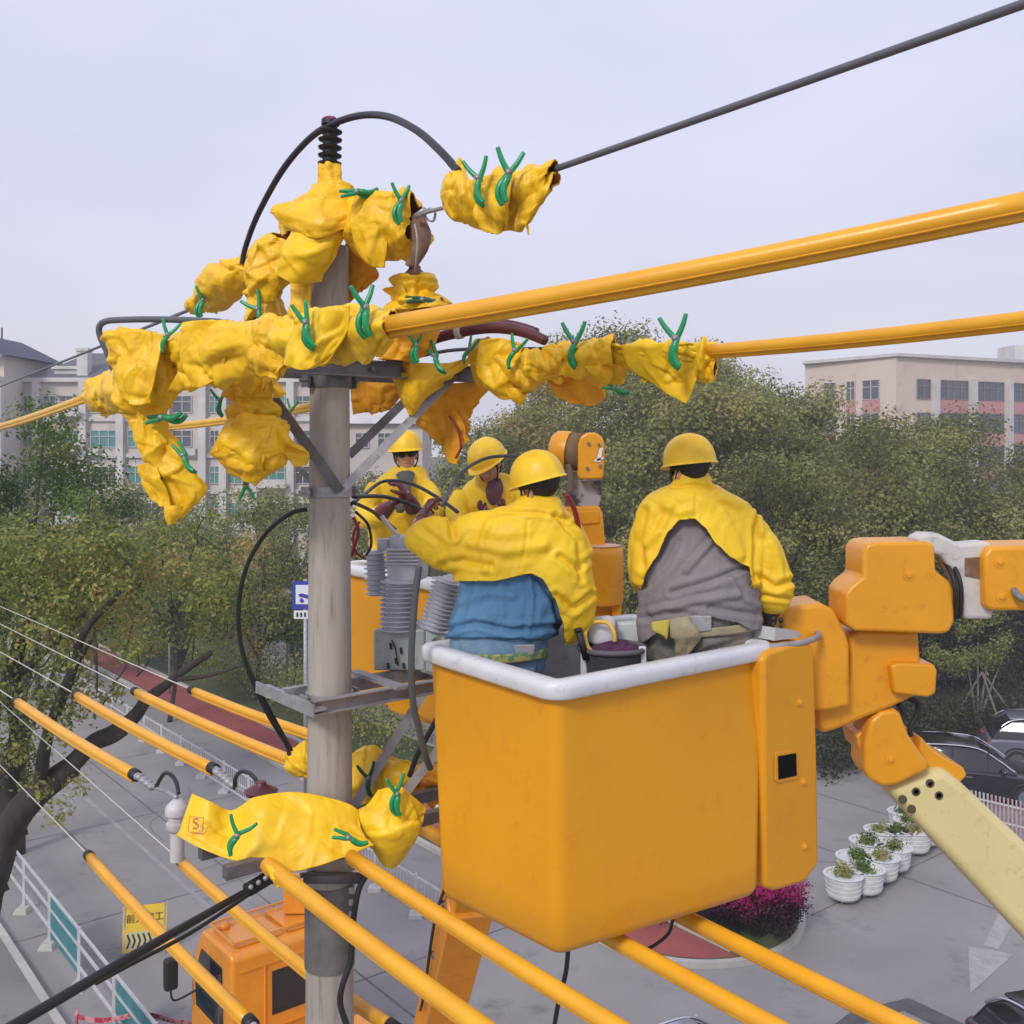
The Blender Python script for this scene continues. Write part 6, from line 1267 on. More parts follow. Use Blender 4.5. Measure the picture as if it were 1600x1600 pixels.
for i, (a, b_) in enumerate(((1478, 1490), (1486, 1499))):
    q = MB(); q.ptube([(1462, 868, 5.5), (a, 880, 5.34), (b_, 905, 5.27), (b_+3, 935, 5.27), (b_, 965, 5.32)], .012, 10); q.build('hose', RUB, t)
q = MB(); q.ptube([(1584, 922, 5.24), (1592, 932, 5.19), (1606, 938, 5.18), (1630, 940, 5.2)], .018, 10); q.build('hose', mat('grey_hose', (.16, .19, .21), .4), t)
for p, d in (((1420, 898), 5.28), ((1562, 878), 5.24), ((1565, 932), 5.24), ((1392, 1186), 5.42)):
    q = MB(); q.lathe(P(*p, d), (0, -1, 0), [(0, .03), (.004, .03), (.005, .018), (.010, .016), (.012, .01)], 18); q.build('bolt', ORG_, t, smooth=False)
plate('elbow_cover', [(1360, 1126), (1376, 1112), (1400, 1108), (1408, 1116), (1420, 1148), (1442, 1180), (1454, 1194), (1448, 1206), (1400, 1228), (1378, 1230), (1358, 1218), (1351, 1200), (1352, 1160)], 5.42, .24, bev=.025)
plate('elbow_flap', [(1440, 1152), (1452, 1166), (1470, 1180), (1506, 1200), (1512, 1212), (1500, 1224), (1468, 1212), (1448, 1196), (1436, 1172)], 5.55, .34, bev=.012)
plate('elbow_rib', [(1338, 1150), (1352, 1140), (1354, 1178), (1344, 1176)], 5.5, .25, bev=.008)
q = MB(); q.ptube([(1420, 1092, 5.5), (1434, 1098, 5.5), (1432, 1118, 5.5), (1422, 1136, 5.5), (1424, 1150, 5.5)], .014, 10); q.ptube([(1404, 1100, 5.5), (1412, 1114, 5.5), (1406, 1130, 5.5)], .016, 10); q.build('hose', RUB, t)
bo = plate('lower_boom', [(1386, 1234), (1450, 1208), (1478, 1202), (1502, 1222), (2060, 1745), (1960, 1850)], 5.48, .36, CRM, bev=.05)
for p in ((1410, 1249), (1431, 1237), (1453, 1224), (1424, 1264), (1467, 1243)):
    q = MB(); q.lathe(P(*p, 5.482), (0, -1, 0), [(0, .024), (.003, .024), (.004, .015), (.002, .014)], 16); q.build('bolt_hole', mat('dark_bolt', (.09, .075, .04), .6), bo, smooth=False)
# things in the near bucket
t = thing('tool_bag', 'dark round canvas bag hanging in the near bucket between the two men', 'bag', P(955, 1120, 5.0))
q = MB(); c0 = P(956, 1012, 5.0); q.lathe(c0+Vector((0, 0, -.34)), (0, 0, 1), [(0, .11), (.02, .135), (.18, .150), (.34, .158), (.34, .148), (.30, .142), (.28, .02)], 28); q.build('body', mat('dark_canvas', (.045, .042, .05), .9, c2=(.07, .06, .065), ns=12, bump=.5, bs=60), t, angle=50)
q = MB(); pts = [c0+Vector((math.cos(a*.314)*.16, math.sin(a*.314)*.16, 0)) for a in range(21)]; q.tube(pts, .014, 8, cap=False); q.build('hoop', mat('hoop_grey', (.12, .11, .12), .6), t)
for dx, dy in ((-.14, -.03), (.14, -.03)): q = MB(); q.box(c0+Vector((dx, dy-.04, -.10)), (.035, .02, .24)); q.build('side_strap', WHT, t, smooth=False, bevel=.004)
t = thing('rag_pile', 'purple and dark rags lying in the round tool bag', 'rags', c0+Vector((0, 0, -.06)))
for k in range(4):
    q = MB(); a = k*1.7; q.ell(c0+Vector((math.cos(a)*.055+.02, math.sin(a)*.055, -.015)), (.085, .07, .04)); q.build('rag', PURP, t, remesh=.008, post=wrinkle(.018, 22, k, (1, 1, 1)))
def item(label, name, cat, pts_fn, m_, **kw): q = MB(); pts_fn(q); o = q.build(name, m_, **kw); tag(o, label, cat); return o
item('white folded cloth sticking up from the round tool bag', 'cloth', 'cloth', lambda q: q.loft([(918, 972, 962, 968, 5.1, .3), (916, 985, 960, 984, 5.08, .35), (922, 1002, 958, 1003, 5.06, .4)], 20, 5, wr=.01), mat('white_cloth', (.62, .60, .63), .8, c2=(.52, .50, .56), ns=9))
item('pale blue box standing at the back of the round tool bag', 'box', 'box', lambda q: q.prism([P(966, 975, 5.2), P(1000, 973, 5.2), P(1000, 1003, 5.2), P(966, 1003, 5.2)], (0, .08, 0)), mat('pale_box', (.58, .64, .63), .6), smooth=False, bevel=.006)
item('looped yellow strap over the round tool bag', 'strap', 'strap', lambda q: (q.ptube([(918, 978, 5.0), (914, 992, 4.97), (918, 1010, 4.95), (926, 1020, 4.94)], .011, 8), q.ptube([(918, 978, 5.0), (930, 972, 5.02), (950, 974, 5.0), (959, 988, 4.98), (960, 1002, 4.98)], .011, 8)), mat('yellow_strap', (.80, .50, .08), .6))
item('black stick leaning out of the round tool bag towards the blue shirted man', 'stick', 'tool', lambda q: (q.cyl(P(904, 985, 4.9), P(916, 1030, 4.9), .017), q.cyl(P(903, 982, 4.9), P(904, 987, 4.9), .019)), RUB)

# far bucket and its lift
c = Vector((-.48, 7.45, 0))
def q4(a, b): return [tuple((c+U*(sx*a)+V*(sy*b)).xy) for sx, sy in ((-1, -1), (-1, 1), (1, 1), (1, -1))]
B2 = bucket('far orange bucket behind the grey switch carrying two men', q4(.72, .47), q4(.68, .43), H-.86, H-1.86, .10)
t = thing('bucket_lift', 'orange winch post and boom of the far bucket, rising right of the blue shirted man', 'lift', P(900, 1200, 7.25))
def cylp(name, px, y0, y1, d, r, m_, top=True, ax=None):
    a, b_ = P(px, y1, d), P(px, y0, d); L = (b_-a).length; q = MB(); q.lathe(a, (0, 0, 1), [(0, r*.94), (.02, r), (L-.06, r), (L-.02, r*.98), (L, r*.9)], 30); return q.build(name, m_, t, angle=50)
cylp('slew_drum', 936, 852, 942, 6.95, .165, ORG_); 
q = MB(); q.lathe(P(936, 852, 6.95), (0, 0, 1), [(0, .16), (.004, .12), (.002, .02)], 30); q.build('drum_lid', mat('worn_orange_top', (.62, .40, .25), .5, c2=(.75, .45, .2), ns=6), t)
plate('post', [(866, 798), (872, 792), (936, 790), (942, 802), (946, 850), (946, 860), (866, 862)], 7.0, .22, bev=.02)
plate('post_cap', [(874, 800), (934, 797), (938, 818), (874, 822)], 6.985, .1, bev=.01)
plate('lower_post', [(916, 940), (972, 938), (968, 990), (956, 1010), (900, 1010), (900, 990)], 6.95, .2, bev=.02)
plate('lower_rib', [(955, 934), (972, 932), (971, 964), (957, 968)], 6.88, .1, bev=.008)
plate('jib_bracket', [(884, 752), (940, 750), (941, 770), (936, 794), (882, 794), (886, 772)], 7.02, .12, mat('dirty_cast_metal', (.36, .34, .33), .6, c2=(.08, .07, .07), ns=8, lo=.45, hi=.55), bev=.01)
plate('jib_cheek', [(903, 745), (903, 695), (908, 682), (918, 676), (930, 676), (941, 682), (945, 694), (944, 742), (940, 749), (908, 749)], 6.9, .12, bev=.03)
q = MB(); q.cyl(P(893, 706, 7.05), P(912, 706, 7.0), .13, .13, 28); q.build('winch_drum', mat('rope_brown', (.22, .14, .07), .8, c2=(.15, .09, .05), ns=20, bump=.5, bs=60, stretch=(8, 1, 1)), t)
q = MB(); q.lathe(P(862, 702, 7.1), P(893, 706, 7.05)-P(862, 702, 7.1), [(0, .06), (.01, .11), (.04, .135), (.11, .14), (.135, .14), (.135, .10)], 28); q.build('winch_motor', ORG_, t, angle=50)
q = MB(); q.ptube([(888, 725, 6.95), (892, 745, 6.95), (890, 770, 6.95)], .022, 10); q.build('winch_rope', mat('winch_rope', (.16, .12, .08), .8), t)
q = MB()
for (a, b_) in ((920, 693), (936, 695), (918, 732), (938, 728)): q.cyl(P(a, b_, 6.90), P(a, b_, 6.885), .012, n=10)
q.build('cheek_bolts', DSTEEL, t, smooth=False)
q = MB(); q.prism([P(932, 722, 6.895), P(938, 722, 6.895), P(942, 700, 6.895), P(937, 700, 6.895)], (0, -.003, 0)); q.prism([P(929, 722, 6.895), P(943, 717, 6.895), P(943, 714, 6.895), P(929, 718, 6.895)], (0, -.003, 0)); q.build('decal', SIGNW, t, smooth=False)
# mounting under the far bucket and the boom that folds down to the truck
plate('mount_arm', [(600, 1092), (640, 1084), (700, 1080), (960, 1000), (968, 1050), (760, 1140), (690, 1140), (610, 1112)], 7.0, .22, bev=.02)
A0 = P(800, 1110, 7.2); T1 = Vector(T0)*0+SV(11.1, 7.3, 2.1)
def beam(name, a, b_, w_, h_, m_, bev=.02): q = MB(); q.bar(a, b_, w_, h_); return q.build(name, m_, t, bevel=bev, seg=2, angle=40)
k1 = A0+(T1-A0)*.36; beam('boom', A0, k1, .30, .34, ORG_); beam('boom_sleeve', A0+(T1-A0)*.31, T1, .40, .44, ORG2)
q = MB(); q.box(A0, (.42, .42, .42), Matrix.Rotation(R(39), 4, 'Z')); q.build('boom_head', ORG_, t, bevel=.06, seg=3, angle=40)
dirv = (T1-A0).normalized(); sd_ = dirv.cross(Vector((0, 0, 1))).normalized()
for k in (.33, .45): q = MB(); q.cyl(A0+(T1-A0)*k+sd_*.22, A0+(T1-A0)*k-sd_*.22, .035); q.build('pivot_pin', DSTEEL, t)
q = MB(); q.tube([A0+(T1-A0)*f+sd_*-.235+Vector((0, 0, .10*math.sin(f*20))) for f in [.2+.02*i for i in range(20)]], .016, 8); q.build('hose', RUB, t)

# ================================================================ people
def frame_(yaw, tilt=0, roll=0): return Matrix.Rotation(R(yaw), 4, 'Z') @ Matrix.Rotation(R(tilt), 4, 'X') @ Matrix.Rotation(R(roll), 4, 'Y')
def headskin(q, c, M):
    w_ = lambda x, y, z: Vector(c)+M.to_3x3() @ Vector((x, y, z))
    q.ell(w_(0, .010, .035), (.076, .094, .088), M, 24, 16); q.ell(w_(0, -.020, -.035), (.062, .070, .080), M, 24, 14)
    q.ell(w_(0, -.055, -.088), (.030, .028, .022), M)                                   # chin
    for s_ in (-1, 1):
        q.ell(w_(s_*.078, .012, -.012), (.012, .022, .034), M); q.ell(w_(s_*.038, -.064, -.030), (.024, .020, .020), M)   # ear, cheekbone
        q.ell(w_(s_*.030, -.080, .022), (.022, .012, .008), M)   # brow
    q.tube([w_(0, -.084, .012), w_(0, -.098, -.012), w_(0, -.108, -.026), w_(0, -.092, -.036)], [.008, .011, .015, .011], 10)      # nose
    for s_ in (-1, 1): q.ell(w_(s_*.012, -.094, -.031), (.009, .010, .008), M)
    q.tube([w_(-.024, -.078, -.058), w_(0, -.090, -.054), w_(.024, -.078, -.058)], [.005, .008, .005], 8); q.tube([w_(-.02, -.078, -.066), w_(0, -.087, -.067), w_(.02, -.078, -.066)], [.005, .008, .005], 8)
def hand(q, wr, f, n_, side, r=.0095, curl=1.0, sc=1.0):
    """palm and five fingers; wr wrist, f finger direction, n_ palm normal (fingers close towards it)"""
    f = Vector(f).normalized(); n_ = (Vector(n_)-f*Vector(n_).dot(f)).normalized(); s_ = f.cross(n_)*side; wr = Vector(wr)
    M = Matrix((s_, n_, f)).transposed().to_4x4()
    q.ell(wr+f*.048*sc, (.043*sc, .019*sc, .056*sc), M, 18, 12); q.tube([wr-f*.03, wr+f*.02], [.029*sc, .032*sc], 14)
    for k, (o_, L) in enumerate(((-.033, .066), (-.0115, .078), (.0105, .072), (.031, .056))):
        b_ = wr+f*(.088 if k in (1, 2) else .080)*sc+s_*o_*sc; a = 0; p = b_-f*.03; pts = [p, b_]
        for j, lk in enumerate((.42, .33, .25)):
            a += (.55, .75, .55)[j]*curl+.05*k; b_ = b_+(f*math.cos(a)+n_*math.sin(a))*L*lk*sc; pts.append(b_)
        q.tube(pts, [r*1.15, r*1.1, r*1.0, r*.92, r*.75], 10)
    b_ = wr+f*.028*sc-s_*.030*sc; p1 = b_+(f*.5-s_*.7+n_*.35).normalized()*.040*sc; p2 = p1+(f*.75-s_*.15+n_*.6).normalized()*.032*sc; p3 = p2+(f*.5+s_*.35+n_*.7).normalized()*.024*sc
    q.tube([wr+f*.01, b_, p1, p2, p3], [r*1.2, r*1.5, r*1.25, r*1.1, r*.85], 10)
def helmet(t, c, M, strap=True):
    w_ = lambda x, y, z: Vector(c)+M.to_3x3() @ Vector((x, y, z))
    q = MB(); nu, nv = 48, 16; rows = []
    for j in range(nv+1):
        ph = math.pi/2*j/nv; row = []
        for k in range(nu):
            th = 2*math.pi*k/nu; sx_, sy_ = math.cos(th), math.sin(th)
            ridge = .004*max(0, 1-abs(sx_*math.sin(ph))/.16)*math.sin(ph*1.0+.3)
            row.append(w_(sx_*(.127+ridge)*math.sin(ph)**.92, sy_*(.149+ridge)*math.sin(ph)**.92+.004, .040+(.150+ridge)*math.cos(ph)**.9 if ph < math.pi/2-1e-6 else .040))
        rows.append(row)
    for ex, dz in ((.005, -.003), (.009, -.007), (.009, -.011), (.002, -.011), (-.008, -.006)):
        row = []
        for k in range(nu):
            th = 2*math.pi*k/nu; sx_, sy_ = math.cos(th), math.sin(th); vis = max(0, -sy_-.35)*.045*(ex/.009 if ex > 0 else 0)
            row.append(w_(sx_*(.127+ex), sy_*(.149+ex)+.004-vis, .040+dz-vis*.25))
        rows.append(row)
    vs = [p for r_ in rows for p in r_]; fs = []
    for j in range(len(rows)-1):
        for k in range(nu): k2 = (k+1) % nu; fs.append((j*nu+k, (j+1)*nu+k, (j+1)*nu+k2, j*nu+k2))
    q.add(vs, fs); h = q.build('helmet', HELM, t, angle=55)
    q = MB(); q.tube([w_(math.cos(a*.3142)*.088, math.sin(a*.3142)*.104+.008, .028) for a in range(21)], .012, 8, cap=False, flat=1.6); hb = q.build('headband', STRAP, h)
    if strap:
        q = MB()
        for s_ in (-1, 1): q.ptube([w_(s_*.088, -.03, .035), w_(s_*.084, -.045, -.03), w_(s_*.055, -.06, -.09), w_(0, -.052, -.116)], .0055, 8); q.ptube([w_(s_*.088, .045, .03), w_(s_*.086, .0, -.03), w_(s_*.078, -.03, -.055)], .005, 8)
        q.build('chin_strap', STRAP, t)
def hairpiece(t, c, M):
    q = MB(); q.ell(Vector(c)+M.to_3x3() @ Vector((0, .024, .020)), (.083, .094, .074), M, 24, 16); q.ell(Vector(c)+M.to_3x3() @ Vector((0, .046, .0)), (.066, .052, .042), M, 20, 12)
    q.build('hair', HAIR, t, remesh=.008, sm=1, post=wrinkle(.004, 60, 3))
def face(t, c, M, glasses=False):
    w_ = lambda x, y, z: Vector(c)+M.to_3x3() @ Vector((x, y, z))
    for s_ in (-1, 1):
        q = MB(); q.ell(w_(s_*.030, -.078, .002), (.014, .008, .0075), M); e_ = q.build('eye', mat('eye_white', (.6, .58, .55), .3), t); q = MB(); q.ell(w_(s_*.030, -.0845, .002), (.006, .003, .006), M, 10, 6); q.build('iris', INK, e_)
        q = MB(); q.tube([w_(s_*.014, -.090, .020), w_(s_*.032, -.089, .024), w_(s_*.048, -.078, .018)], [.003, .004, .002], 8); q.build('eyebrow', HAIR, t)
    q = MB(); q.tube([w_(-.024, -.0805, -.062), w_(0, -.0925, -.0605), w_(.024, -.0805, -.062)], [.0028, .0035, .0028], 8); q.build('mouth', mat('lips', (.26, .075, .06), .5), t)
    if glasses:
        g = MB()
        for s_ in (-1, 1): g.ell(w_(s_*.034, -.094, .002), (.030, .009, .020), M, 18, 10)
        go = g.build('dark_glasses', SHADE, t); f_ = MB(); f_.tube([w_(-.08, .0, .008), w_(-.070, -.075, .010), w_(-.03, -.098, .012), w_(.03, -.098, .012), w_(.070, -.075, .010), w_(.08, .0, .008)], .003, 8); f_.build('frame', INK, go)
def fused(name, mats, t, fn, vox, sm=2, post=None, hem=None, solid=0, inner=None, hems=None):
    q = MB(); fn(q); o = q.build(name, mats, t, remesh=vox, sm=sm, post=post)
    for h_ in ([hem] if hem else [])+(hems or []): hemcut(o, h_)
    if solid:
        md = o.modifiers.new('t', 'SOLIDIFY'); md.thickness = solid; md.offset = 0
        if inner: o.data.materials.append(inner); md.material_offset = 1
    return o
def arm(q, pts, rs): q.ptube([Vector(P(*p)) if not isinstance(p, Vector) else p for p in pts], rs, 14, 6)
FLZ = H-2.0
# ---- man A: blue shirt, near bucket
DZ[0] = .36
mA = thing('person', 'man in yellow helmet, short yellow cape and blue shirt, reaching left with his back turned', 'person', Vector((.05, 4.95, FLZ)))
MA = frame_(-142, 12, 9); cA = P(843, 763, 4.66)
def bodyA(q):
    headskin(q, cA, MA); q.tube([cA+Vector((0, .0, -.05)), P(834, 812, 4.68), P(828, 835, 4.7)], [.058, .060, .075], 18)
    q.loft([(770, 812, 880, 815, 4.7, .6), (740, 835, 886, 838, 4.71, .42), (738, 880, 880, 880, 4.71, .42), (734, 930, 858, 930, 4.70, .44), (730, 980, 848, 980, 4.69, .46), (724, 1020, 840, 1020, 4.68, .46), (724, 1060, 840, 1060, 4.67, .56)], 28, 5)
    arm(q, [(755, 838, 4.7), (705, 846, 4.68), (666, 848, 4.70), (654, 826, 4.82), (664, 806, 4.94)], [.058, .052, .046, .042, .034])
    hand(q, P(664, 806, 4.94), (.05, .8, .45), (.8, 0, -.4), 1, .0085)
    arm(q, [(878, 838, 4.72), (900, 880, 4.74), (908, 930, 4.76), (906, 950, 4.95), (900, 962, 5.10)], [.058, .05, .044, .04, .032])
    hand(q, P(900, 962, 5.10), (-.2, .9, -.15), (-1, 0, 0), -1, .0085)
    for hx, fx, fy in ((758, .03, 4.98), (808, .22, 5.04)):
        h_ = P(hx, 1050, 4.68); k_ = (h_+Vector((fx, fy, FLZ)))/2+Vector((0, .03, 0)); q.tube([h_, k_, Vector((fx, fy, FLZ+.06))], [.085, .06, .045], 16); q.tube([Vector((fx, fy+.03, FLZ+.045)), Vector((fx-.02, fy+.20, FLZ+.035))], [.045, .035], 12)
fused('body', SKIN, mA, bodyA, .0075, 2)
hairpiece(mA, cA, MA); face(mA, cA, MA); helmet(mA, cA, MA)
def capeA(q):
    q.loft([(810, 778, 878, 784, 4.66, .85), (798, 788, 884, 796, 4.665, .85), (784, 798, 890, 806, 4.67, .8), (752, 806, 900, 818, 4.68, .66), (722, 826, 914, 842, 4.69, .6), (712, 860, 922, 874, 4.69, .58), (706, 900, 928, 905, 4.69, .58), (704, 950, 928, 950, 4.69, .58), (704, 975, 926, 975, 4.69, .58)], 36, 6)
    q.loft([(770, 800, 770, 900, 4.69, .75), (735, 800, 738, 905, 4.69, .7), (708, 812, 712, 902, 4.68, .75), (680, 806, 688, 893, 4.67, .8), (656, 814, 668, 886, 4.68, .85), (640, 826, 650, 868, 4.70, .85), (634, 842, 638, 858, 4.74, .8)], 28, 6)
    q.loft([(862, 822, 908, 822, 4.70, .8), (868, 860, 924, 860, 4.71, .8), (876, 900, 928, 905, 4.72, .8), (880, 935, 930, 938, 4.73, .75), (882, 962, 926, 962, 4.74, .7), (884, 985, 918, 978, 4.75, .6), (890, 1003, 904, 996, 4.76, .5)], 24, 6)
fused('yellow_cape', JKT, mA, capeA, .0085, 3, folds(wrinkle(.017, 6, 4, (1, 1, .8)), [([(712, 798), (705, 815), (708, 838)], 5, -.022), ([(868, 806), (902, 846), (908, 905)], 5, -.016), ([(782, 803), (840, 800), (888, 812)], 3.5, -.010), ([(690, 884), (722, 876), (765, 884)], 6, -.016), ([(735, 850), (790, 862), (850, 852)], 8, .012), ([(824, 812), (822, 850), (812, 890)], 3, -.006), ([(868, 930), (895, 952), (922, 930)], 5, -.02), ([(660, 826), (690, 848), (700, 872)], 6, -.014), ([(874, 870), (900, 890), (924, 872)], 5, -.014), ([(765, 815), (752, 845), (758, 890)], 6, .010)]), [(600, 906), (700, 908), (770, 908), (830, 896), (846, 903), (868, 935), (880, 972), (886, 1010), (1000, 1010)], .006, BIN)
def shirtA(q): q.loft([(738, 838, 884, 838, 4.7, .6), (728, 872, 886, 872, 4.69, .58), (720, 905, 880, 905, 4.68, .6), (710, 935, 882, 935, 4.68, .62), (701, 960, 882, 960, 4.67, .6), (697, 980, 876, 980, 4.67, .6), (697, 992, 866, 992, 4.67, .6), (706, 999, 852, 999, 4.67, .58)], 40, 6)
fused('blue_shirt', DENIM, mA, shirtA, .0085, 1, folds(wrinkle(.015, 7, 6, (1.2, 1, .7)), [([(826, 900), (832, 930), (826, 985)], 4, .014), ([(842, 905), (866, 940), (876, 985)], 5, -.016), ([(698, 984), (740, 974), (800, 986), (874, 978)], 5, -.020), ([(716, 940), (760, 926), (800, 930)], 7, .012), ([(735, 905), (722, 950), (716, 975)], 6, -.012), ([(780, 905), (785, 960)], 6, .008), ([(700, 1004), (780, 1002), (866, 1004)], 4, -.012)]))
def pantA(q):
    q.loft([(706, 985, 856, 985, 4.66, .56), (706, 1030, 852, 1030, 4.66, .60), (712, 1050, 846, 1050, 4.67, .60), (728, 1080, 838, 1080, 4.68, .6)], 28, 5)
    for hx, fx, fy in ((756, .03, 4.98), (806, .22, 5.04)): h_ = P(hx, 1060, 4.68); q.tube([h_, (h_+Vector((fx, fy, FLZ)))/2+Vector((0, .03, 0)), Vector((fx, fy, FLZ+.10))], [.105, .085, .07], 18)
fused('jeans', JEANS, mA, pantA, .010, 2, wrinkle(.022, 10, 8))
q = MB(); q.loft([(702, 1014, 856, 1010, 4.66, .68), (701, 1028, 855, 1024, 4.66, .68)], 40, 4, cap=False, rnd=False); bl = q.build('belt', WEBB, mA, solid=.008)
q = MB()
q.prism([P(778, 1009, 4.53), P(836, 1007, 4.53), P(834, 1024, 4.53), P(780, 1027, 4.53)], (0, .02, 0))
q.build('buckle', STEEL, bl, smooth=False, bevel=.004)
for sd__, args in ((1, (P(655, 836, 4.76), P(664, 806, 4.94), (.05, .8, .45), (.8, 0, -.4), 1)), (-1, (P(905, 952, 4.95), P(900, 962, 5.10), (-.2, .9, -.15), (-1, 0, 0), -1))):
    a, w0, f_, n_, s_ = args
    def gl(q): hand(q, w0, f_, n_, s_, .0115, .9, 1.12); q.tube([a, (a+w0)/2, w0+Vector(f_).normalized()*.01], [.062, .050, .036], 18)
    fused('glove', MAROON, mA, gl, .0048, 1, wrinkle(.004, 25, 5))
# ---- man B: grey shirt, near bucket
DZ[0] = .16
mB = thing('person', 'man in yellow helmet, yellow cape arched over a grey shirt, standing with his back turned', 'person', Vector((.86, 5.15, FLZ)))
MB_ = frame_(-158, 6, 3); cB = P(1078, 736, 5.0)
def bodyB(q):
    headskin(q, cB, MB_); q.tube([cB+Vector((0, 0, -.05)), P(1082, 775, 5.0), P(1086, 800, 5.02)], [.058, .062, .075], 18)
    q.loft([(1036, 778, 1136, 780, 5.05, .5), (1022, 800, 1160, 805, 5.06, .38), (1022, 850, 1162, 850, 5.06, .38), (1026, 900, 1162, 900, 5.06, .42), (1028, 950, 1160, 950, 5.05, .46), (1018, 1010, 1166, 1010, 5.03, .54), (1028, 1060, 1142, 1060, 5.03, .54)], 28, 5)
    arm(q, [(1160, 805, 5.04), (1190, 850, 5.03), (1208, 905, 5.02), (1206, 945, 5.08), (1200, 972, 5.14)], [.060, .054, .046, .040, .032])
    hand(q, P(1200, 972, 5.14), (-.05, .25, -1), (-1, .4, 0), 1, .0085)
    arm(q, [(1026, 805, 5.04), (1006, 850, 5.06), (1000, 895, 5.12), (1010, 918, 5.25), (1030, 925, 5.38)], [.058, .052, .046, .04, .032])
    hand(q, P(1030, 925, 5.38), (.5, .6, -.1), (0, 0, -1), 1, .0085)
    for hx, fx, fy in ((1060, .76, 5.06), (1118, .94, 5.10)):
        h_ = P(hx, 1050, 5.04); q.tube([h_, (h_+Vector((fx, fy, FLZ)))/2, Vector((fx, fy, FLZ+.06))], [.09, .065, .048], 16); q.tube([Vector((fx, fy+.03, FLZ+.045)), Vector((fx-.02, fy+.20, FLZ+.035))], [.045, .035], 12)
fused('body', SKIN, mB, bodyB, .0075, 2)
hairpiece(mB, cB, MB_); face(mB, cB, MB_, True); helmet(mB, cB, MB_)
def capeB(q):
    q.loft([(1052, 742, 1112, 742, 5.0, .8), (1048, 755, 1118, 755, 5.01, .85), (1030, 764, 1138, 764, 5.02, .75), (1010, 776, 1162, 780, 5.03, .66), (998, 796, 1178, 800, 5.04, .6), (992, 830, 1186, 830, 5.04, .63), (988, 870, 1188, 870, 5.04, .66), (988, 910, 1188, 910, 5.04, .66)], 40, 6)
    q.loft([(1146, 786, 1182, 800, 5.04, .85), (1152, 815, 1202, 822, 5.04, .85), (1164, 850, 1222, 856, 5.03, .85), (1174, 885, 1234, 888, 5.03, .85), (1178, 915, 1240, 915, 5.03, .85), (1182, 938, 1234, 944, 5.05, .85), (1190, 954, 1226, 956, 5.07, .85)], 26, 6)
    q.loft([(1002, 790, 1040, 785, 5.04, .8), (990, 825, 1026, 822, 5.05, .8), (982, 862, 1016, 862, 5.07, .8), (980, 888, 1010, 892, 5.10, .8), (986, 910, 1010, 912, 5.16, .8), (992, 922, 1010, 922, 5.24, .7)], 24, 6)
fused('yellow_cape', JKT, mB, capeB, .0085, 3, folds(wrinkle(.016, 5.5, 9, (1, 1, .7)), [([(1181, 805), (1181, 860), (1178, 905)], 4, -.024), ([(1052, 762), (1085, 757), (1118, 762)], 3, -.012), ([(1120, 768), (1165, 790), (1192, 832)], 7, .014), ([(1008, 798), (998, 845), (1004, 885)], 6, -.014), ([(1184, 900), (1212, 918), (1238, 908)], 5, -.018), ([(1186, 930), (1232, 936)], 4, -.014), ([(1088, 770), (1086, 806)], 3, -.007), ([(1040, 790), (1062, 800), (1080, 796)], 7, .01), ([(1130, 800), (1150, 840), (1158, 868)], 7, .012), ([(1202, 840), (1216, 870), (1220, 900)], 6, .012), ([(1010, 850), (1030, 830), (1048, 790)], 6, .010)]), [(960, 1000), (985, 1000), (1004, 912), (1008, 896), (1024, 872), (1044, 830), (1062, 812), (1086, 810), (1100, 822), (1122, 852), (1145, 872), (1162, 882), (1172, 886), (1184, 1000), (1300, 1000)], .006, BIN)
def shirtB(q): q.loft([(1018, 796, 1164, 798, 5.05, .46), (1012, 835, 1170, 835, 5.05, .50), (1004, 880, 1180, 880, 5.045, .56), (998, 920, 1186, 920, 5.04, .62), (997, 955, 1188, 955, 5.04, .64), (996, 985, 1188, 978, 5.03, .66), (1000, 1004, 1184, 986, 5.03, .66)], 40, 6)
fused('grey_shirt', GREY, mB, shirtB, .0085, 1, folds(wrinkle(.016, 7, 11, (1.3, 1, .6)), [([(1072, 892), (1112, 846)], 5, .014), ([(1050, 925), (1110, 908), (1168, 884)], 5, -.016), ([(1020, 958), (1080, 940), (1150, 930)], 6, .016), ([(1008, 915), (1044, 880), (1060, 846)], 6, -.012), ([(1086, 962), (1040, 956), (1004, 966)], 5, -.014), ([(1110, 950), (1184, 960)], 5, -.014), ([(1140, 905), (1160, 935), (1184, 945)], 5, .012)]), [(900, 1006), (1000, 1006), (1030, 988), (1060, 968), (1100, 962), (1150, 972), (1175, 984), (1250, 985)], .006)
def pantB(q):
    q.loft([(1010, 960, 1180, 960, 5.03, .60), (1008, 1000, 1178, 1000, 5.03, .58), (1012, 1030, 1160, 1030, 5.03, .56), (1020, 1070, 1146, 1070, 5.03, .56)], 28, 5)
    for hx, fx, fy in ((1058, .76, 5.06), (1116, .94, 5.10)): h_ = P(hx, 1060, 5.04); q.tube([h_, (h_+Vector((fx, fy, FLZ)))/2, Vector((fx, fy, FLZ+.10))], [.115, .09, .07], 18)
fused('trousers', KHAKI, mB, pantB, .010, 2, wrinkle(.024, 9, 12, (1, 1, 1.6)))
q = MB(); q.loft([(1008, 978, 1180, 966, 5.03, .64), (1008, 990, 1180, 980, 5.03, .64)], 40, 4, cap=False, rnd=False); bl = q.build('belt', TAN, mB, solid=.008)
q = MB(); q.prism([P(1078, 962, 4.84), P(1112, 962, 4.84), P(1112, 986, 4.84), P(1078, 990, 4.84)], (0, .03, 0)); q.build('buckle', STEEL, bl, smooth=False, bevel=.006)
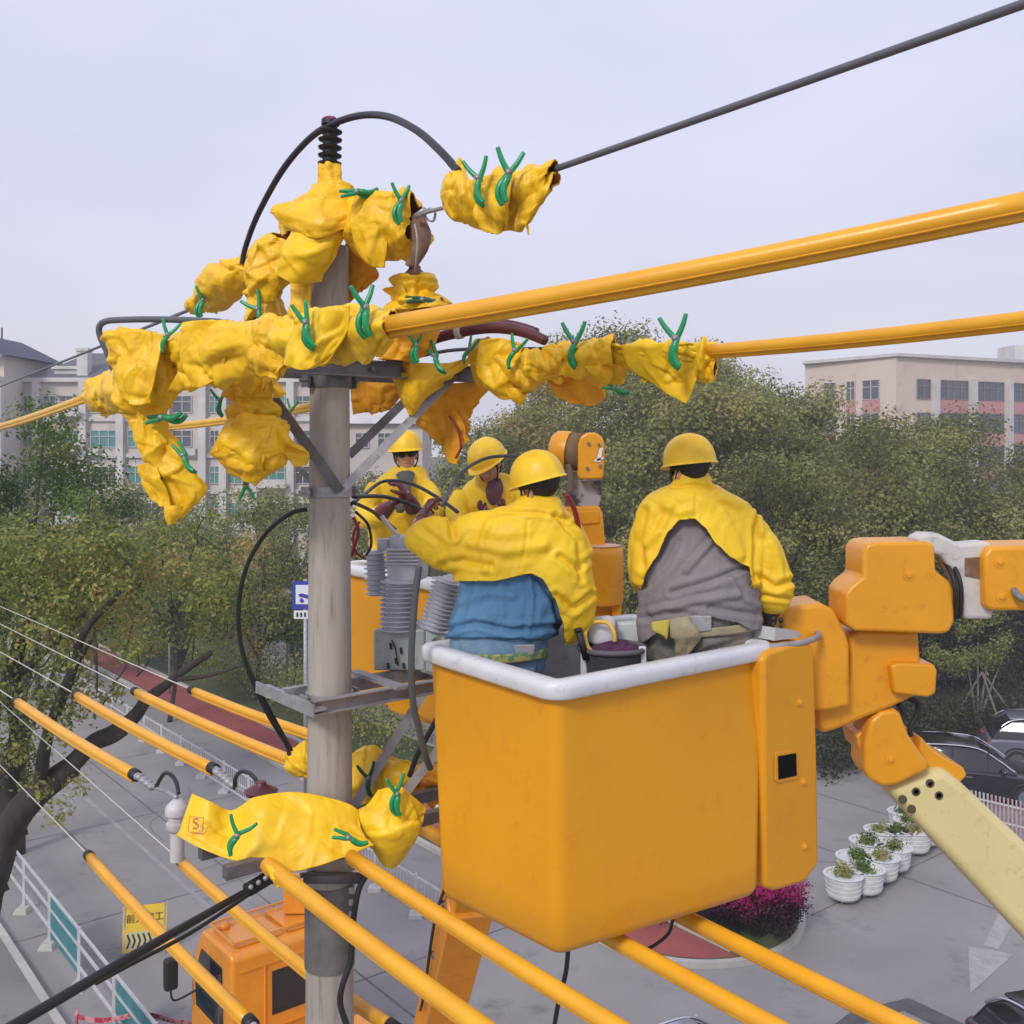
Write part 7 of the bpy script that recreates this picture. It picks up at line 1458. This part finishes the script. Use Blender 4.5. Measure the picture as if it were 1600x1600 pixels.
q = MB(); q.loft([(1044, 968, 1078, 962, 4.85, .35), (1044, 978, 1082, 974, 4.83, .42), (1050, 996, 1092, 986, 4.83, .40), (1056, 1012, 1094, 1000, 4.84, .36), (1056, 1032, 1070, 1028, 4.85, .3)], 30, 8, wr=.012, seed=4, fs_=10, plt=.008, rnd=False); q.build('tool_pouch', TAN, mB)
q = MB(); q.sheet([[(1018, 972, 4.85), (1046, 968, 4.84)], [(1020, 985, 4.84), (1044, 990, 4.83)], [(1036, 990, 4.84), (1042, 1000, 4.83)]], 6, wr=.004); q.build('yellow_tab', mat('dull_yellow', (.50, .40, .06), .7), mB, solid=.006)
for a, w0, f_, n_, s_ in ((P(1208, 938, 5.06), P(1200, 972, 5.14), (-.05, .25, -1), (-1, .4, 0), 1), (P(1008, 915, 5.22), P(1030, 925, 5.38), (.5, .6, -.1), (0, 0, -1), 1)):
    def gl(q): hand(q, w0, f_, n_, s_, .0115, .8, 1.12); q.tube([a, (a+w0)/2, w0+Vector(f_).normalized()*.01], [.056, .050, .038], 18)
    fused('glove', mat('black_glove', (.035, .022, .024), .5), mB, gl, .0048, 1, wrinkle(.004, 25, 5))
# ---- man C: dark glasses, far bucket
DZ[0] = 0.0
FL2 = H-1.77
def farman(label, c, M, d, sh, tor, arms, glasses, seed, rr_=None):
    t = thing('person', label, 'person', Vector((P(tor[-1][0]+20, 900, d).x, d, FL2)))
    cx = (tor[-1][0]+tor[-1][2])/2
    def bod(q):
        headskin(q, c, M); nb = P(*sh, d); q.tube([c+Vector((0, 0, -.05)), (c+nb)/2+Vector((0, 0, -.03)), nb], [.055, .057, .07], 16)
        s2 = [(a+(c_-a)*.12, b, c_-(c_-a)*.12, e_, f, .55) for a, b, c_, e_, f, g in tor]; q.loft(s2, 28, 5)
        for pts, f_, n_, s_ in arms: arm(q, pts, [.054, .048, .042, .037, .030]); hand(q, P(*pts[-1]), f_, n_, s_, .0085)
        for dx in (-.11, .11): q.tube([P(cx, 905, d)+Vector((dx, 0, 0)), Vector((P(cx, 905, d).x+dx, d, FL2+.5)), Vector((P(cx, 905, d).x+dx, d, FL2+.06))], [.085, .062, .045], 14); q.tube([Vector((P(cx, 905, d).x+dx, d, FL2+.045)), Vector((P(cx, 905, d).x+dx, d-.18, FL2+.035))], [.045, .034], 12)
    fused('body', SKIN, t, bod, .0085, 2); hairpiece(t, c, M); face(t, c, M, glasses); helmet(t, c, M)
    def jk(q):
        q.loft(tor, 36, 6)
        for pts, f_, n_, s_ in arms: arm(q, pts[:4], [.085, .080, .070, .058])
    fused('yellow_jacket', JKT, t, jk, .010, 2, wrinkle(.022, 8, seed, (1, 1, .8)))
    def tr(q):
        a = P(cx, 870, d); q.ell(a, (.19, .13, .14))
        for dx in (-.10, .10): q.tube([a+Vector((dx, 0, -.05)), Vector((a.x+dx, d, FL2+.5)), Vector((a.x+dx, d, FL2+.10))], [.10, .085, .07], 16)
    fused('trousers', KHAKI, t, tr, .012, 1, wrinkle(.01, 9, seed))
    for pts, f_, n_, s_ in arms:
        def gl(q): hand(q, P(*pts[-1]), f_, n_, s_, .0115, .9, 1.15); q.tube([P(*pts[-2]), (P(*pts[-2])+P(*pts[-1]))/2, P(*pts[-1])], [.060, .052, .038], 16)
        fused('glove', MAROON, t, gl, .0055, 1)
    return t
mC = farman('man in yellow helmet and dark glasses facing the camera beyond the grey switch', P(634, 711, 7.6), frame_(10, -2, -4), 7.65, (636, 748),
    [(606, 738, 664, 738, 7.6, .7), (590, 750, 672, 748, 7.62, .65), (577, 768, 682, 766, 7.64, .62), (572, 795, 684, 795, 7.65, .6), (576, 840, 682, 840, 7.66, .6), (580, 872, 680, 872, 7.66, .6)],
    [([(588, 764, 7.6), (574, 790, 7.45), (574, 810, 7.3), (596, 802, 7.1), (610, 790, 7.0)], (.8, -.2, .5), (0, 0, 1), 1), ([(668, 764, 7.6), (676, 790, 7.45), (668, 806, 7.3), (646, 795, 7.1), (636, 775, 7.0)], (-.5, -.2, .9), (-.6, 0, .2), -1)], True, 21)
q = MB(); q.loft([(618, 742, 650, 740, 7.5, .6), (624, 756, 644, 756, 7.43, .5), (622, 774, 640, 774, 7.40, .45), (618, 790, 634, 792, 7.38, .45), (620, 800, 630, 800, 7.38, .45)], 24, 5, wr=.012, seed=5); q.build('collar_scarf', mat('grey_green_scarf', (.12, .125, .11), .8, c2=(.08, .09, .09), ns=12), mC)
mD = farman('stooping man in yellow helmet looking down to the left, behind the blue shirted man', P(765, 726, 7.0), frame_(-34, 30, -8), 7.12, (770, 762),
    [(734, 750, 802, 748, 7.1, .7), (720, 760, 812, 757, 7.11, .65), (713, 778, 820, 775, 7.12, .62), (712, 805, 822, 805, 7.12, .6), (716, 850, 820, 850, 7.12, .6), (718, 880, 818, 880, 7.12, .6)],
    [([(724, 772, 7.1), (714, 800, 7.0), (722, 822, 6.85), (745, 818, 6.76), (762, 808, 6.72)], (.8, -.1, .4), (0, 0, 1), 1), ([(810, 772, 7.1), (818, 795, 6.98), (806, 822, 6.85), (788, 818, 6.76), (776, 808, 6.72)], (-.8, -.1, .3), (0, 0, 1), -1)], False, 31)
q = MB(); q.loft([(762, 752, 784, 749, 6.98, .5), (758, 768, 788, 764, 6.96, .4), (764, 786, 784, 784, 6.95, .4)], 24, 5, wr=.010, seed=7); q.build('inner_shirt', mat('plum_shirt', (.16, .06, .075), .8, c2=(.10, .05, .06), ns=12), mD)
